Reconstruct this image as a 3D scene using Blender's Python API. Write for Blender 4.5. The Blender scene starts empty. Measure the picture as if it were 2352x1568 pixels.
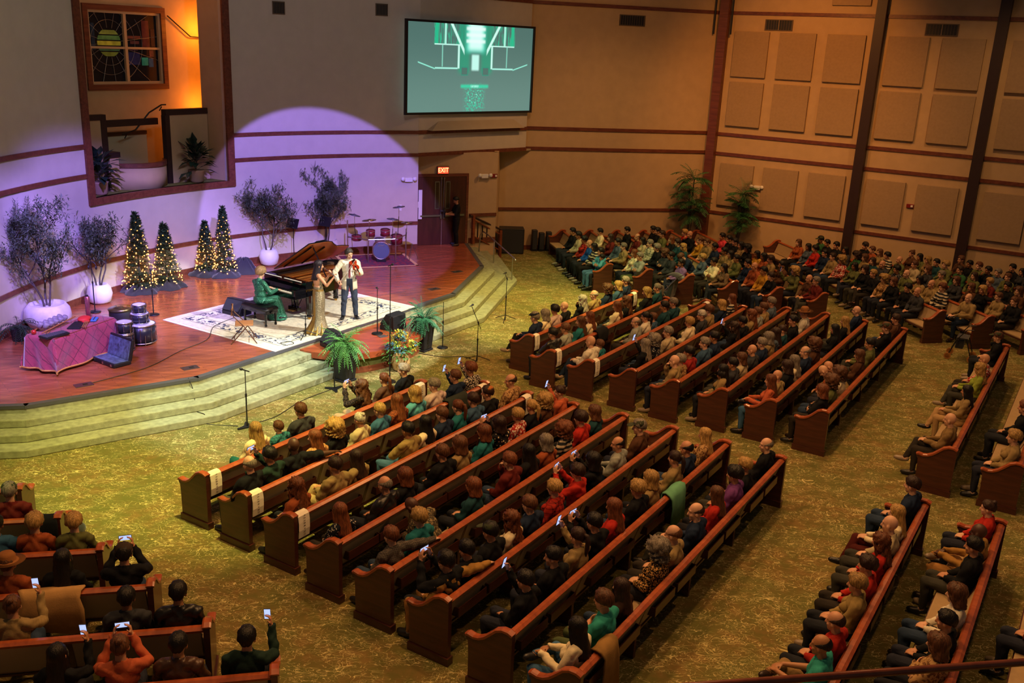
import bpy, bmesh, math, random
import numpy as np
from mathutils import Vector, Matrix, Euler, noise as mnoise

random.seed(7)
SC = bpy.context.scene
COL = SC.collection
R = math.radians
PI = math.pi

def srgb(h):
    h = h.lstrip('#')
    v = [int(h[i:i+2], 16)/255 for i in (0, 2, 4)]
    return tuple(c/12.92 if c <= .04045 else ((c+.055)/1.055)**2.4 for c in v) + (1.0,)

# ------------------------------------------------------------------ camera
cam_d = bpy.data.cameras.new('camera')
cam_d.sensor_width = 36.0
cam_d.lens = 2187.0*36.0/2352.0
cam_d.clip_start = .05
cam_d.clip_end = 200
cam = bpy.data.objects.new('camera', cam_d)
COL.objects.link(cam)
cam.matrix_world = Matrix.Translation((0, 0, 7.4)) @ Matrix.Rotation(R(90-17.3), 4, 'X') @ Matrix.Rotation(R(2.66), 4, 'Z')
SC.camera = cam

# ------------------------------------------------------------------ world, exposure
w = bpy.data.worlds.new('world'); SC.world = w; w.use_nodes = True
w.node_tree.nodes['Background'].inputs[0].default_value = (.80, .72, .66, 1)
w.node_tree.nodes['Background'].inputs[1].default_value = .045
vs = SC.view_settings
vs.view_transform = 'Standard'; vs.look = 'None'; vs.gamma = 1.0; vs.use_curve_mapping = False
vs.exposure = 0.12
try:
    SC.cycles.use_denoising = True; SC.cycles.use_adaptive_sampling = True; SC.cycles.adaptive_threshold = .03
    SC.cycles.max_bounces = 6; SC.cycles.diffuse_bounces = 3; SC.cycles.glossy_bounces = 3
    SC.cycles.sample_clamp_indirect = 4.0
except Exception:
    pass

# ------------------------------------------------------------------ lights of the hall (house lamps and stage spots hung from the ceiling)
def spot(name, loc, target, power, color, angle, blend=.3, radius=.15):
    d = bpy.data.lights.new(name, 'SPOT'); d.energy = power; d.color = color
    d.spot_size = R(angle); d.spot_blend = blend; d.shadow_soft_size = radius
    o = bpy.data.objects.new(name, d); COL.objects.link(o)
    o.location = loc
    o.rotation_euler = (Vector(target)-Vector(loc)).to_track_quat('-Z', 'Y').to_euler()
    return o

def point(name, loc, power, color, radius=.2):
    d = bpy.data.lights.new(name, 'POINT'); d.energy = power; d.color = color; d.shadow_soft_size = radius
    o = bpy.data.objects.new(name, d); COL.objects.link(o); o.location = loc
    return o

WARM = (1.0, .50, .18)
for i, (x, y, p) in enumerate([(-5, 9, 800), (1, 9.5, 850), (7, 11.5, 480), (-1, 14.5, 900), (3, 15.5, 700), (6, 20, 850), (9, 25, 700), (5, 30, 1000), (13, 28, 600)]):
    spot('house_downlight', (x, y, 11.5), (x, y, 0), p*1.4, WARM, 130, .7, .25)
# lavender wash on the curved stage wall
VIO = (.30, .20, 1.0)
spot('stage_wash_spot', (-2.0, 17.5, 9.8), (-6.0, 29.4, 1.35), 11500, VIO, 31, .08, .05)
spot('stage_wash_spot', (-5.5, 15.0, 9.8), (-10.4, 25.0, .2), 9500, VIO, 34, .5, .2)
spot('stage_wash_spot', (-7.0, 13.0, 9.8), (-11.4, 20.5, .4), 9500, VIO, 36, .5, .2)
spot('stage_wash_spot', (-4.5, 16.0, 9.8), (-9.0, 26.8, .4), 2600, (.72, .68, 1.0), 30, .8, .3)
# white key on the players
spot('stage_key_spot', (4.6, 19.2, 10.2), (-5.2, 22.9, .7), 9000, (1.0, .97, .90), 28, .12, .05)
spot('stage_key_spot', (-1.5, 9.0, 10.2), (-5.4, 22.4, .7), 5200, (.92, .97, 1.0), 25, .25, .08)
spot('stage_key_spot', (1.5, 12.0, 10.2), (-8.4, 19.6, .7), 2600, (1.0, .86, .84), 28, .4, .1)
spot('stage_key_spot', (3.0, 18.0, 10.2), (-2.6, 28.2, .6), 1700, (1.0, .52, .28), 32, .5, .1)
# gels over the carpet
YEL = (1.0, .86, .22)
GRN = (.55, 1.0, .40)
spot('gel_spot', (1.5, 22.0, 10.8), (.9, 26.3, 0), 6500, YEL, 38, .7, .1)
spot('gel_spot', (2.0, 24.0, 10.8), (3.0, 29.8, 0), 2300, (.8, 1.0, .35), 44, .8, .1)
spot('gel_spot', (-3.5, 13.0, 10.8), (-5.0, 15.9, 0), 5600, YEL, 46, .7, .1)
spot('gel_spot', (-5.0, 15.5, 10.8), (-4.6, 18.3, .3), 4300, (.62, .92, 1.0), 34, .5, .1)
spot('gel_spot', (-2.0, 20.5, 10.8), (-1.8, 24.6, .3), 2200, (.62, .95, .85), 26, .5, .1)
spot('gel_spot', (-7.0, 11.0, 10.8), (-8.8, 14.6, 0), 2200, (.75, 1.0, .30), 48, .8, .1)
spot('gel_spot', (0.5, 18.0, 10.8), (-.9, 22.0, .1), 1500, (1.0, .62, .15), 30, .6, .1)
spot('gel_spot', (-2.0, 17.5, 10.8), (-3.2, 20.6, .4), 800, (.5, 1.0, .45), 26, .6, .1)
# wall washers on the panelled wall, amber lamp inside the baptistry niche
spot('wall_washer', (7.0, 29.0, 10.8), (9.8, 35.4, 6.0), 1500, (1.0, .36, .07), 80, .9, .4)
spot('wall_washer', (1.0, 27.0, 10.8), (3.2, 36.2, 5.0), 600, (1.0, .45, .15), 80, .9, .4)
spot('wall_washer', (-3.0, 20.0, 10.8), (-6.4, 30.0, 7.6), 420, (.90, .86, .86), 80, .9, .4)
spot('wall_washer', (-4.0, 17.0, 10.8), (-10.9, 21.5, 6.6), 420, (.86, .88, .70), 70, .9, .4)

# ------------------------------------------------------------------ mesh helpers
class MB:
    """collects geometry for ONE mesh object"""
    def __init__(s): s.v = []; s.f = []; s.mi = []; s.m = 0
    def add(s, vs, fs):
        o = len(s.v); s.v += [tuple(p) for p in vs]
        for f in fs: s.f.append(tuple(i+o for i in f)); s.mi.append(s.m)
        return s
    def box(s, c, d, rz=0, M=None):
        x, y, z = d[0]/2, d[1]/2, d[2]/2
        ps = [Vector((a*x, b*y, e*z)) for e in (-1, 1) for a, b in ((-1, -1), (1, -1), (1, 1), (-1, 1))]
        T = Matrix.Translation(c) @ Matrix.Rotation(rz, 4, 'Z')
        if M is not None: T = Matrix.Translation(c) @ M
        return s.add([T @ p for p in ps], [(3, 2, 1, 0), (4, 5, 6, 7), (0, 1, 5, 4), (1, 2, 6, 5), (2, 3, 7, 6), (3, 0, 4, 7)])
    def prism(s, poly, z0, z1):
        n = len(poly)
        a = sum(poly[i][0]*poly[(i+1) % n][1]-poly[(i+1) % n][0]*poly[i][1] for i in range(n))
        if a < 0: poly = poly[::-1]
        vs = [(p[0], p[1], z0) for p in poly]+[(p[0], p[1], z1) for p in poly]
        fs = [tuple(range(n-1, -1, -1)), tuple(range(n, 2*n))]+[(i, (i+1) % n, n+(i+1) % n, n+i) for i in range(n)]
        return s.add(vs, fs)
    def extr(s, poly, M, t):
        """polygon in the local xy plane, extruded t along local z, through matrix M"""
        n = len(poly)
        a = sum(poly[i][0]*poly[(i+1) % n][1]-poly[(i+1) % n][0]*poly[i][1] for i in range(n))
        if a < 0: poly = poly[::-1]
        vs = [M @ Vector((p[0], p[1], 0)) for p in poly]+[M @ Vector((p[0], p[1], t)) for p in poly]
        fs = [tuple(range(n-1, -1, -1)), tuple(range(n, 2*n))]+[(i, (i+1) % n, n+(i+1) % n, n+i) for i in range(n)]
        return s.add(vs, fs)
    def lathe(s, prof, c=(0, 0, 0), n=24, M=None):
        vs = []; fs = []
        for r, z in prof:
            for k in range(n):
                a = 2*PI*k/n; vs.append(Vector((r*math.cos(a), r*math.sin(a), z)))
        T = Matrix.Translation(c) @ (M or Matrix())
        for j in range(len(prof)-1):
            for k in range(n): fs.append((j*n+k, j*n+(k+1) % n, (j+1)*n+(k+1) % n, (j+1)*n+k))
        if prof[0][0] > 1e-6: fs.append(tuple(range(n-1, -1, -1)))
        if prof[-1][0] > 1e-6: fs.append(tuple((len(prof)-1)*n+k for k in range(n)))
        return s.add([T @ v for v in vs], fs)
    def tube(s, pts, r, n=8, cap=True):
        pts = [Vector(p) for p in pts]
        rs = r if isinstance(r, (list, tuple)) else [r]*len(pts)
        vs = []; fs = []; up = None
        for i, p in enumerate(pts):
            t = (pts[min(i+1, len(pts)-1)]-pts[max(i-1, 0)])
            t = t.normalized() if t.length > 1e-9 else Vector((0, 0, 1))
            if up is None:
                up = Vector((0, 0, 1)) if abs(t.z) < .9 else Vector((1, 0, 0))
            x = t.cross(up)
            if x.length < 1e-5: x = t.cross(Vector((0, 1, 0)))
            x.normalize(); y = x.cross(t); up = y
            for k in range(n):
                a = 2*PI*k/n; vs.append(p+(x*math.cos(a)+y*math.sin(a))*rs[i])
        for j in range(len(pts)-1):
            for k in range(n): fs.append((j*n+(k+1) % n, j*n+k, (j+1)*n+k, (j+1)*n+(k+1) % n))
        if cap: fs += [tuple(range(n)), tuple((len(pts)-1)*n+k for k in range(n-1, -1, -1))]
        return s.add(vs, fs)
    def ell(s, c, r, M=None, n=12, m=8):
        prof = []
        T = Matrix.Translation(c) @ (M or Matrix()) @ Matrix.Diagonal((r[0], r[1], r[2], 1))
        vs = [Vector((0, 0, -1))]; fs = []
        for j in range(1, m):
            ph = -PI/2+PI*j/m
            for k in range(n):
                a = 2*PI*k/n; vs.append(Vector((math.cos(ph)*math.cos(a), math.cos(ph)*math.sin(a), math.sin(ph))))
        vs.append(Vector((0, 0, 1))); L = len(vs)-1
        for k in range(n): fs.append((0, 1+(k+1) % n, 1+k)); fs.append((L, L-n+k, L-n+(k+1) % n))
        for j in range(m-2):
            for k in range(n):
                a = 1+j*n; fs.append((a+k, a+(k+1) % n, a+n+(k+1) % n, a+n+k))
        return s.add([T @ v for v in vs], fs)
    def mesh(s, name, mats, smooth=False):
        me = bpy.data.meshes.new(name); me.from_pydata(s.v, [], s.f)
        for m in (mats if isinstance(mats, (list, tuple)) else [mats]): me.materials.append(m)
        if any(s.mi): me.polygons.foreach_set('material_index', s.mi)
        if smooth:
            me.polygons.foreach_set('use_smooth', [True]*len(me.polygons))
        me.update()
        return me
    def build(s, name, mats, parent=None, smooth=False, bevel=0):
        return link(name, s.mesh(name, mats, smooth), parent, bevel)

def link(name, me, parent=None, bevel=0):
    o = bpy.data.objects.new(name, me); COL.objects.link(o)
    if parent is not None: o.parent = parent
    if bevel:
        b = o.modifiers.new('bevel', 'BEVEL'); b.width = bevel; b.segments = 2; b.limit_method = 'ANGLE'; b.angle_limit = R(35)
    return o

def empty(name, loc, rz=0, label=None, cat=None, group=None):
    o = bpy.data.objects.new(name, None); COL.objects.link(o); o.empty_display_size = .1
    o.location = loc; o.rotation_euler = (0, 0, rz)
    if label: tag(o, label, cat, group)
    return o

def tag(o, label=None, cat=None, group=None, kind=None):
    if label: o['label'] = label
    if cat: o['category'] = cat
    if group: o['group'] = group
    if kind: o['kind'] = kind
    return o

def struct(o): o['kind'] = 'structure'; return o

def copy_tree(o, parent=None):
    c = o.copy(); COL.objects.link(c); c.parent = parent
    for ch in list(o.children): copy_tree(ch, c)
    return c

def U(a): return Vector((math.cos(R(a)), math.sin(R(a))))
def V3(p, z): return Vector((p[0], p[1], z))

# ------------------------------------------------------------------ materials
def nmat(name):
    m = bpy.data.materials.new(name); m.use_nodes = True
    return m, m.node_tree.nodes, m.node_tree.links, m.node_tree.nodes['Principled BSDF']

def mat(name, col, rough=.6, metal=0, var=0, vscale=8, bump=0, bscale=60, spec=None, emit=None, estr=0, objcol=False, sheen=0):
    m, N, L, P = nmat(name)
    c = srgb(col) if isinstance(col, str) else col
    P.inputs['Base Color'].default_value = c
    P.inputs['Roughness'].default_value = rough; P.inputs['Metallic'].default_value = metal
    if spec is not None: P.inputs['Specular IOR Level'].default_value = spec
    if sheen: P.inputs['Sheen Weight'].default_value = sheen
    tc = N.new('ShaderNodeTexCoord')
    src = None
    if objcol:
        oi = N.new('ShaderNodeObjectInfo'); src = oi.outputs['Color']
    if var:
        nz = N.new('ShaderNodeTexNoise'); nz.inputs['Scale'].default_value = vscale; nz.inputs['Detail'].default_value = 5
        L.new(tc.outputs['Object'], nz.inputs['Vector'])
        mr = N.new('ShaderNodeMapRange'); mr.inputs[1].default_value = .3; mr.inputs[2].default_value = .7
        mr.inputs[3].default_value = 1-var; mr.inputs[4].default_value = 1+var
        L.new(nz.outputs['Fac'], mr.inputs[0])
        mx = N.new('ShaderNodeMix'); mx.data_type = 'RGBA'; mx.blend_type = 'MULTIPLY'; mx.inputs[0].default_value = 1
        if src is not None: L.new(src, mx.inputs[6])
        else: mx.inputs[6].default_value = c
        L.new(mr.outputs[0], mx.inputs[7]); L.new(mx.outputs[2], P.inputs['Base Color'])
    elif src is not None: L.new(src, P.inputs['Base Color'])
    if bump:
        nb = N.new('ShaderNodeTexNoise'); nb.inputs['Scale'].default_value = bscale; nb.inputs['Detail'].default_value = 4
        L.new(tc.outputs['Object'], nb.inputs['Vector'])
        b = N.new('ShaderNodeBump'); b.inputs['Strength'].default_value = bump; b.inputs['Distance'].default_value = .02
        L.new(nb.outputs['Fac'], b.inputs['Height']); L.new(b.outputs[0], P.inputs['Normal'])
    if emit is not None:
        P.inputs['Emission Color'].default_value = srgb(emit) if isinstance(emit, str) else emit
        P.inputs['Emission Strength'].default_value = estr
    return m

def nd(N, t, **kw):
    n = N.new(t)
    for k, v in kw.items(): setattr(n, k, v)
    return n

def math_(N, L, op, a, b=None, clamp=False):
    n = N.new('ShaderNodeMath'); n.operation = op; n.use_clamp = clamp
    for i, v in enumerate((a, b)):
        if v is None: continue
        if isinstance(v, (int, float)): n.inputs[i].default_value = v
        else: L.new(v, n.inputs[i])
    return n.outputs[0]

def mixc(N, L, fac, a, b, blend='MIX'):
    n = N.new('ShaderNodeMix'); n.data_type = 'RGBA'; n.blend_type = blend
    for i, v in ((0, fac), (6, a), (7, b)):
        if isinstance(v, (int, float)): n.inputs[i].default_value = v
        elif isinstance(v, (tuple, list)): n.inputs[i].default_value = v
        else: L.new(v, n.inputs[i])
    return n.outputs[2]

def ramp(N, L, fac, a, b):
    n = N.new('ShaderNodeMapRange'); n.interpolation_type = 'SMOOTHSTEP'
    n.inputs[1].default_value = a; n.inputs[2].default_value = b
    L.new(fac, n.inputs[0]); return n.outputs[0]

def wood(name, c1, c2, rough=.35, scale=(1.5, 12, 12), ang=0, planks=None, coat=0):
    m, N, L, P = nmat(name)
    tc = N.new('ShaderNodeTexCoord'); mp = N.new('ShaderNodeMapping')
    mp.inputs['Rotation'].default_value = (0, 0, ang); mp.inputs['Scale'].default_value = scale
    L.new(tc.outputs['Object'], mp.inputs[0])
    nz = N.new('ShaderNodeTexNoise'); nz.inputs['Scale'].default_value = 1.0; nz.inputs['Detail'].default_value = 6; nz.inputs['Distortion'].default_value = .6
    L.new(mp.outputs[0], nz.inputs['Vector'])
    col = mixc(N, L, ramp(N, L, nz.outputs['Fac'], .3, .7), srgb(c1), srgb(c2))
    if planks:
        m2 = N.new('ShaderNodeMapping'); m2.inputs['Rotation'].default_value = (0, 0, ang)
        L.new(tc.outputs['Object'], m2.inputs[0])
        br = N.new('ShaderNodeTexBrick'); br.inputs['Scale'].default_value = 1.0
        br.inputs['Brick Width'].default_value = planks[0]; br.inputs['Row Height'].default_value = planks[1]
        br.inputs['Mortar Size'].default_value = .003; br.inputs['Color1'].default_value = (.82, .82, .82, 1); br.inputs['Color2'].default_value = (1.12, 1.12, 1.12, 1); br.inputs['Mortar'].default_value = (.55, .5, .5, 1)
        L.new(m2.outputs[0], br.inputs['Vector'])
        col = mixc(N, L, 1.0, col, br.outputs['Color'], 'MULTIPLY')
    L.new(col, P.inputs['Base Color']); P.inputs['Roughness'].default_value = rough
    if coat: P.inputs['Coat Weight'].default_value = coat; P.inputs['Coat Roughness'].default_value = .15
    return m

def carpet_mat():
    m, N, L, P = nmat('carpet_squiggle')
    tc = N.new('ShaderNodeTexCoord')
    big = nd(N, 'ShaderNodeTexNoise'); big.inputs['Scale'].default_value = .9; big.inputs['Detail'].default_value = 5
    L.new(tc.outputs['Object'], big.inputs['Vector'])
    mid = nd(N, 'ShaderNodeTexNoise'); mid.inputs['Scale'].default_value = 5; mid.inputs['Detail'].default_value = 6
    L.new(tc.outputs['Object'], mid.inputs['Vector'])
    c = mixc(N, L, ramp(N, L, mid.outputs['Fac'], .35, .65), srgb('#625c30'), srgb('#735f36'))
    c = mixc(N, L, math_(N, L, 'MULTIPLY', ramp(N, L, big.outputs['Fac'], .42, .62), .6), c, srgb('#5d6233'))
    tot = None
    for sc, ang, th, dist in ((3.6, 25, .010, 2.2), (4.4, 62, .011, 2.4), (5.4, 110, .012, 2.0), (4.0, 150, .010, 2.6)):
        mp = nd(N, 'ShaderNodeMapping'); mp.inputs['Rotation'].default_value = (0, 0, R(ang)); mp.inputs['Scale'].default_value = (.75, 1.3, 1); mp.inputs['Location'].default_value = (ang*.37, sc, 0)
        L.new(tc.outputs['Object'], mp.inputs[0])
        nz = nd(N, 'ShaderNodeTexNoise'); nz.inputs['Scale'].default_value = sc; nz.inputs['Detail'].default_value = 1.0; nz.inputs['Distortion'].default_value = dist
        L.new(mp.outputs[0], nz.inputs['Vector'])
        a = math_(N, L, 'ABSOLUTE', math_(N, L, 'SUBTRACT', nz.outputs['Fac'], .5))
        n = N.new('ShaderNodeMapRange'); n.interpolation_type = 'SMOOTHSTEP'
        n.inputs[1].default_value = th*.4; n.inputs[2].default_value = th*1.4; n.inputs[3].default_value = 1; n.inputs[4].default_value = 0
        L.new(a, n.inputs[0])
        msk = nd(N, 'ShaderNodeTexNoise'); msk.inputs['Scale'].default_value = sc*.6; L.new(mp.outputs[0], msk.inputs['Vector'])
        v = math_(N, L, 'MULTIPLY', n.outputs[0], ramp(N, L, msk.outputs['Fac'], .44, .6))
        tot = v if tot is None else math_(N, L, 'MAXIMUM', tot, v)
    c = mixc(N, L, math_(N, L, 'MULTIPLY', tot, .8), c, srgb('#d0c286'))
    L.new(c, P.inputs['Base Color']); P.inputs['Roughness'].default_value = .95; P.inputs['Specular IOR Level'].default_value = .1
    return m

M = {}
M['plaster'] = mat('plaster', '#b89c78', .9, var=.05, vscale=3, bump=.05, bscale=90, spec=.2)  # warm tan puts the orange lamplight of these walls into their colour
M['plaster_stage'] = mat('plaster_stage', '#c1b6a8', .9, var=.04, vscale=3, bump=.05, bscale=90, spec=.2)  # same cream paint as the other walls, left without the orange tint
M['plaster_soffit'] = mat('plaster_soffit', '#a8977f', .9, var=.04, vscale=3, spec=.2)
M['trim'] = wood('trim_wood', '#5a2c20', '#74402c', .4, (1, 14, 14))
M['beam'] = mat('beam_paint', '#2c1917', .5, var=.08, vscale=6)
M['panel'] = mat('acoustic_fabric', '#a1886a', .95, var=.06, vscale=14, bump=.2, bscale=160, spec=.05)
M['carpet'] = carpet_mat()
M['step'] = mat('step_carpet', '#8f9172', .95, var=.22, vscale=9, bump=.3, bscale=80, spec=.1)
M['stage'] = wood('stage_boards', '#84452d', '#9f5638', .24, (.7, 9, 9), R(-40), (1.8, .09), .15)
M['edge'] = mat('edge_trim', '#4a4a50', .45)
M['pulpit_wood'] = wood('pulpit_wood', '#8a4023', '#a9512e', .3, (1, 10, 10), R(-40), (1.6, .09), .1)
M['pulpit_face'] = wood('pulpit_face_wood', '#6b3520', '#834529', .4, (2, 2, 12))
M['drum_carpet'] = mat('green_carpet', '#6f7038', .95, var=.2, vscale=6, spec=.1)
M['pew'] = wood('pew_wood', '#40201a', '#522a20', .3, (2, 2, 16), coat=.2)
M['rail'] = wood('pew_rail_wood', '#8e4427', '#a5552f', .28, (14, 1.2, 14), coat=.25)
M['cushion'] = mat('cushion_fabric', '#a28a68', .95, var=.06, vscale=12, spec=.1)
M['pewback'] = mat('pew_back_laminate', '#a39880', .55, var=.04, vscale=3)
M['black'] = mat('black_plastic', '#17181c', .5)
M['blackgloss'] = mat('black_lacquer', '#0c0c10', .08, spec=.6)
M['blackmetal'] = mat('black_metal', '#1d1e22', .4, .4)
M['chrome'] = mat('chrome', '#c0c0c8', .3, 1)
M['steel'] = mat('brushed_steel', '#9a9a98', .35, 1)
M['brass'] = mat('brass', '#c79a4a', .25, 1)
M['white'] = mat('white_plastic', '#dcd9d2', .5)
M['paper'] = mat('paper', '#e6e1d2', .8)
M['ink'] = mat('ink', '#3b2a2a', .8)
M['redink'] = mat('red_ink', '#b04a3c', .8)
M['greycloth'] = mat('speaker_grille', '#2a2c30', .8, bump=.4, bscale=220)
M['potwhite'] = mat('pot_white', '#d9d4d6', .5, var=.03)
M['potstone'] = mat('pot_stone', '#c9c2bd', .7, var=.14, vscale=5, bump=.15, bscale=30)
M['soil'] = mat('soil', '#2a211b', .95)
M['bark'] = mat('bark', '#4f453f', .9, var=.2, vscale=20)
M['olive'] = mat('olive_leaf', '#4a5442', .65, var=.25, vscale=30)
M['fir'] = mat('fir_needles', '#35502c', .7, var=.3, vscale=30)
M['fern'] = mat('fern_leaf', '#2f6a48', .55, var=.35, vscale=6)
M['palm'] = mat('palm_leaf', '#2c5d33', .5, var=.3, vscale=6)
M['leafdark'] = mat('dark_leaf', '#20352a', .35, var=.3, vscale=6)
M['bulb'] = mat('bulb_glow', '#ffb060', .4, emit=(1.0, .30, .06, 1), estr=8)
M['cloth_black'] = mat('black_cloth', '#1b1d24', .85, sheen=.3)

# ------------------------------------------------------------------ the setting: floor, walls, trims
struct(MB().box((3, 18, -.05), (46, 60, .1)).build('floor', M['carpet']))

ARC_C = Vector((.976, 20.248)); ARC_R = 12.35
def arcp(a, r=ARC_R): return ARC_C + U(a)*r
HTOP = 11.6

def arc_strip(mb, a0, a1, z0, z1, r0, r1, n=None):
    n = n or max(2, int(abs(a1-a0)/2.2))
    for i in range(n):
        b0 = a0+(a1-a0)*i/n; b1 = a0+(a1-a0)*(i+1)/n
        p = [arcp(b0, r0), arcp(b1, r0), arcp(b1, r1), arcp(b0, r1)]
        mb.add([V3(q, z0) for q in p]+[V3(q, z1) for q in p], [(3, 2, 1, 0), (4, 5, 6, 7), (0, 1, 5, 4), (1, 2, 6, 5), (2, 3, 7, 6), (3, 0, 4, 7)])
    return mb

AL0, AL1 = 162.2, 140.5            # niche opening on the curved wall
NZ = 3.18
m = MB()
arc_strip(m, 110.6, AL1, 0, HTOP, ARC_R, ARC_R+.22)
arc_strip(m, AL1, AL0, 0, NZ, ARC_R, ARC_R+.22)
arc_strip(m, AL0, 215, 0, HTOP, ARC_R, ARC_R+.22)
struct(m.build('wall_stage', M['plaster_stage']))
ti = [0]
def trim(mb, mat_=None):
    ti[0] += 1
    return struct(mb.build('trim_%d' % ti[0], mat_ or M['trim']))
for z0, z1 in ((1.47, 1.58),):
    trim(arc_strip(MB(), 110.6, 214, z0, z1, ARC_R-.035, ARC_R))
for z0, z1 in ((3.73, 3.84), (4.46, 4.57)):
    trim(arc_strip(MB(), 110.6, AL1-.9, z0, z1, ARC_R-.04, ARC_R))
    trim(arc_strip(MB(), AL0+.9, 214, z0, z1, ARC_R-.04, ARC_R))
struct(arc_strip(MB(), 110.6, 214, .62, .80, ARC_R-.03, ARC_R).build('baseboard_stage', M['trim']))
# frame of the niche
trim(arc_strip(MB(), AL1-.9, AL0+.9, NZ-.15, NZ+.02, ARC_R-.06, ARC_R+.02))
trim(arc_strip(MB(), AL1-.9, AL1+.12, NZ+.02, HTOP, ARC_R-.06, ARC_R+.02, 2))
trim(arc_strip(MB(), AL0-.12, AL0+.9, NZ+.02, HTOP, ARC_R-.06, ARC_R+.02, 2))

# --- baptistry niche behind the opening
NPL, NPR = arcp(AL0), arcp(AL1)
NA = (NPR-NPL).normalized(); ND = U(151.35); NO = (NPL+NPR)/2
NM = Matrix(((NA.x, ND.x, 0, NO.x), (NA.y, ND.y, 0, NO.y), (0, 0, 1, 0), (0, 0, 0, 1)))   # local (along, depth, z)
def nb(mb, a0, a1, d0, d1, z0, z1):
    c = NM @ Vector(((a0+a1)/2, (d0+d1)/2, (z0+z1)/2))
    ps = [NM @ Vector((a, d, z)) for z in (z0, z1) for a, d in ((a0, d0), (a1, d0), (a1, d1), (a0, d1))]
    return mb.add(ps, [(3, 2, 1, 0), (4, 5, 6, 7), (0, 1, 5, 4), (1, 2, 6, 5), (2, 3, 7, 6), (3, 0, 4, 7)])
nf_ = [tuple(arcp(AL1+(AL0-AL1)*i/16, ARC_R+.05)) for i in range(17)]
nf_ += [tuple((NM @ Vector((-2.5, 2.1, 0)))[:2]), tuple((NM @ Vector((4.3, 2.1, 0)))[:2]), tuple((NM @ Vector((4.3, 1.0, 0)))[:2]), tuple((NM @ Vector((2.5, 1.0, 0)))[:2])]
struct(MB().prism(nf_, NZ-.12, NZ).build('floor_niche', M['drum_carpet']))
WA0, WA1, WZ0, WZ1 = -.55, 1.88, 5.86, 7.80
m = MB()
nb(m, -3.0, WA0, 2.0, 2.2, NZ, HTOP); nb(m, WA1, 4.3, 2.0, 2.2, NZ, HTOP); nb(m, WA0, WA1, 2.0, 2.2, NZ, WZ0); nb(m, WA0, WA1, 2.0, 2.2, WZ1, HTOP)
struct(m.build('wall_niche_back', M['plaster']))
struct(nb(MB(), 2.36, 2.5, .03, 1.0, NZ, HTOP).build('wall_niche_right', M['plaster']))
struct(nb(MB(), -2.5, -2.36, .03, 1.0, NZ, HTOP).build('wall_niche_left', M['plaster']))
struct(nb(MB(), 4.3, 4.45, .2, 2.2, NZ, HTOP).build('wall_niche_end', M['plaster']))
point('niche_lamp', NM @ Vector((3.15, 1.45, 7.4)), 85, (1.0, .27, .02), .12)
point('niche_lamp', NM @ Vector((3.05, 1.45, 5.2)), 60, (1.0, .27, .02), .12)
point('niche_lamp', NM @ Vector((.2, .6, 10.6)), 70, (1.0, .36, .08), .2)

# stained window in the niche
def window_glass():
    m, N, L, P = nmat('stained_glass')
    oi = N.new('ShaderNodeObjectInfo'); tc = N.new('ShaderNodeTexCoord')
    nz = nd(N, 'ShaderNodeTexNoise'); nz.inputs['Scale'].default_value = 6; L.new(tc.outputs['Object'], nz.inputs['Vector'])
    c = mixc(N, L, ramp(N, L, nz.outputs['Fac'], .3, .7), oi.outputs['Color'], mixc(N, L, .35, oi.outputs['Color'], (0, 0, 0, 1)))
    L.new(c, P.inputs['Base Color']); P.inputs['Roughness'].default_value = .12
    L.new(c, P.inputs['Emission Color']); P.inputs['Emission Strength'].default_value = .10
    return m
M['glass_stain'] = window_glass()
M['lead'] = mat('leading', '#8d8a80', .5, .6)
win = struct(empty('window_1', NM @ Vector(((WA0+WA1)/2, 2.02, WZ0))))
WM = Matrix(((NA.x, ND.x, 0, 0), (NA.y, ND.y, 0, 0), (0, 0, 1, 0), (0, 0, 0, 1)))
win.rotation_euler = (0, 0, math.atan2(NA.y, NA.x))     # local x along, y depth (ND is about perpendicular)
WW, WH = WA1-WA0, WZ1-WZ0
def wbox(mb, x0, x1, z0, z1, y0, y1): return mb.box(((x0+x1)/2, (y0+y1)/2, (z0+z1)/2), (x1-x0, y1-y0, z1-z0))
m = MB()
t = .15
wbox(m, -WW/2-t, WW/2+t, WH, WH+t, -.08, 0); wbox(m, -WW/2-t, WW/2+t, -t, 0, -.08, 0); wbox(m, -WW/2-t, -WW/2, 0, WH, -.08, 0); wbox(m, WW/2, WW/2+t, 0, WH, -.08, 0)
m.build('window_frame', M['trim'], win)
m = MB(); s_ = .07
wbox(m, -WW/2, WW/2, WH-s_, WH, -.02, .06); wbox(m, -WW/2, WW/2, 0, s_, -.02, .06); wbox(m, -WW/2, -WW/2+s_, s_, WH-s_, -.02, .06); wbox(m, WW/2-s_, WW/2, s_, WH-s_, -.02, .06)
M['sash'] = mat('sash_paint', '#b49a76', .6)
m.build('sash', M['sash'], win)
wbox(MB(), -.045, .045, s_, WH-s_, -.02, .06).build('mullion', M['sash'], win)
wbox(MB(), -WW/2+s_, WW/2-s_, WH*.5-.03, WH*.5+.03, -.015, .05).build('muntin', M['sash'], win)
wbox(MB(), -WW/2+s_, WW/2-s_, s_, WH-s_, .07, .08).build('pane', M['glass_stain'], win).color = srgb('#0a0f16')
rng = random.Random(3)
def shard(pts, col, y=.055):
    q = MB(); n = len(pts)
    q.add([(x, y, z) for x, z in pts]+[(x, y+.012, z) for x, z in pts], [tuple(range(n)), tuple(range(2*n-1, n-1, -1))]+[(i, i+n, (i+1) % n+n, (i+1) % n) for i in range(n)])
    q.build('pane', M['glass_stain'], win).color = srgb(col)
cx, cz, rr = -.50, 1.10, .38
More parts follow.
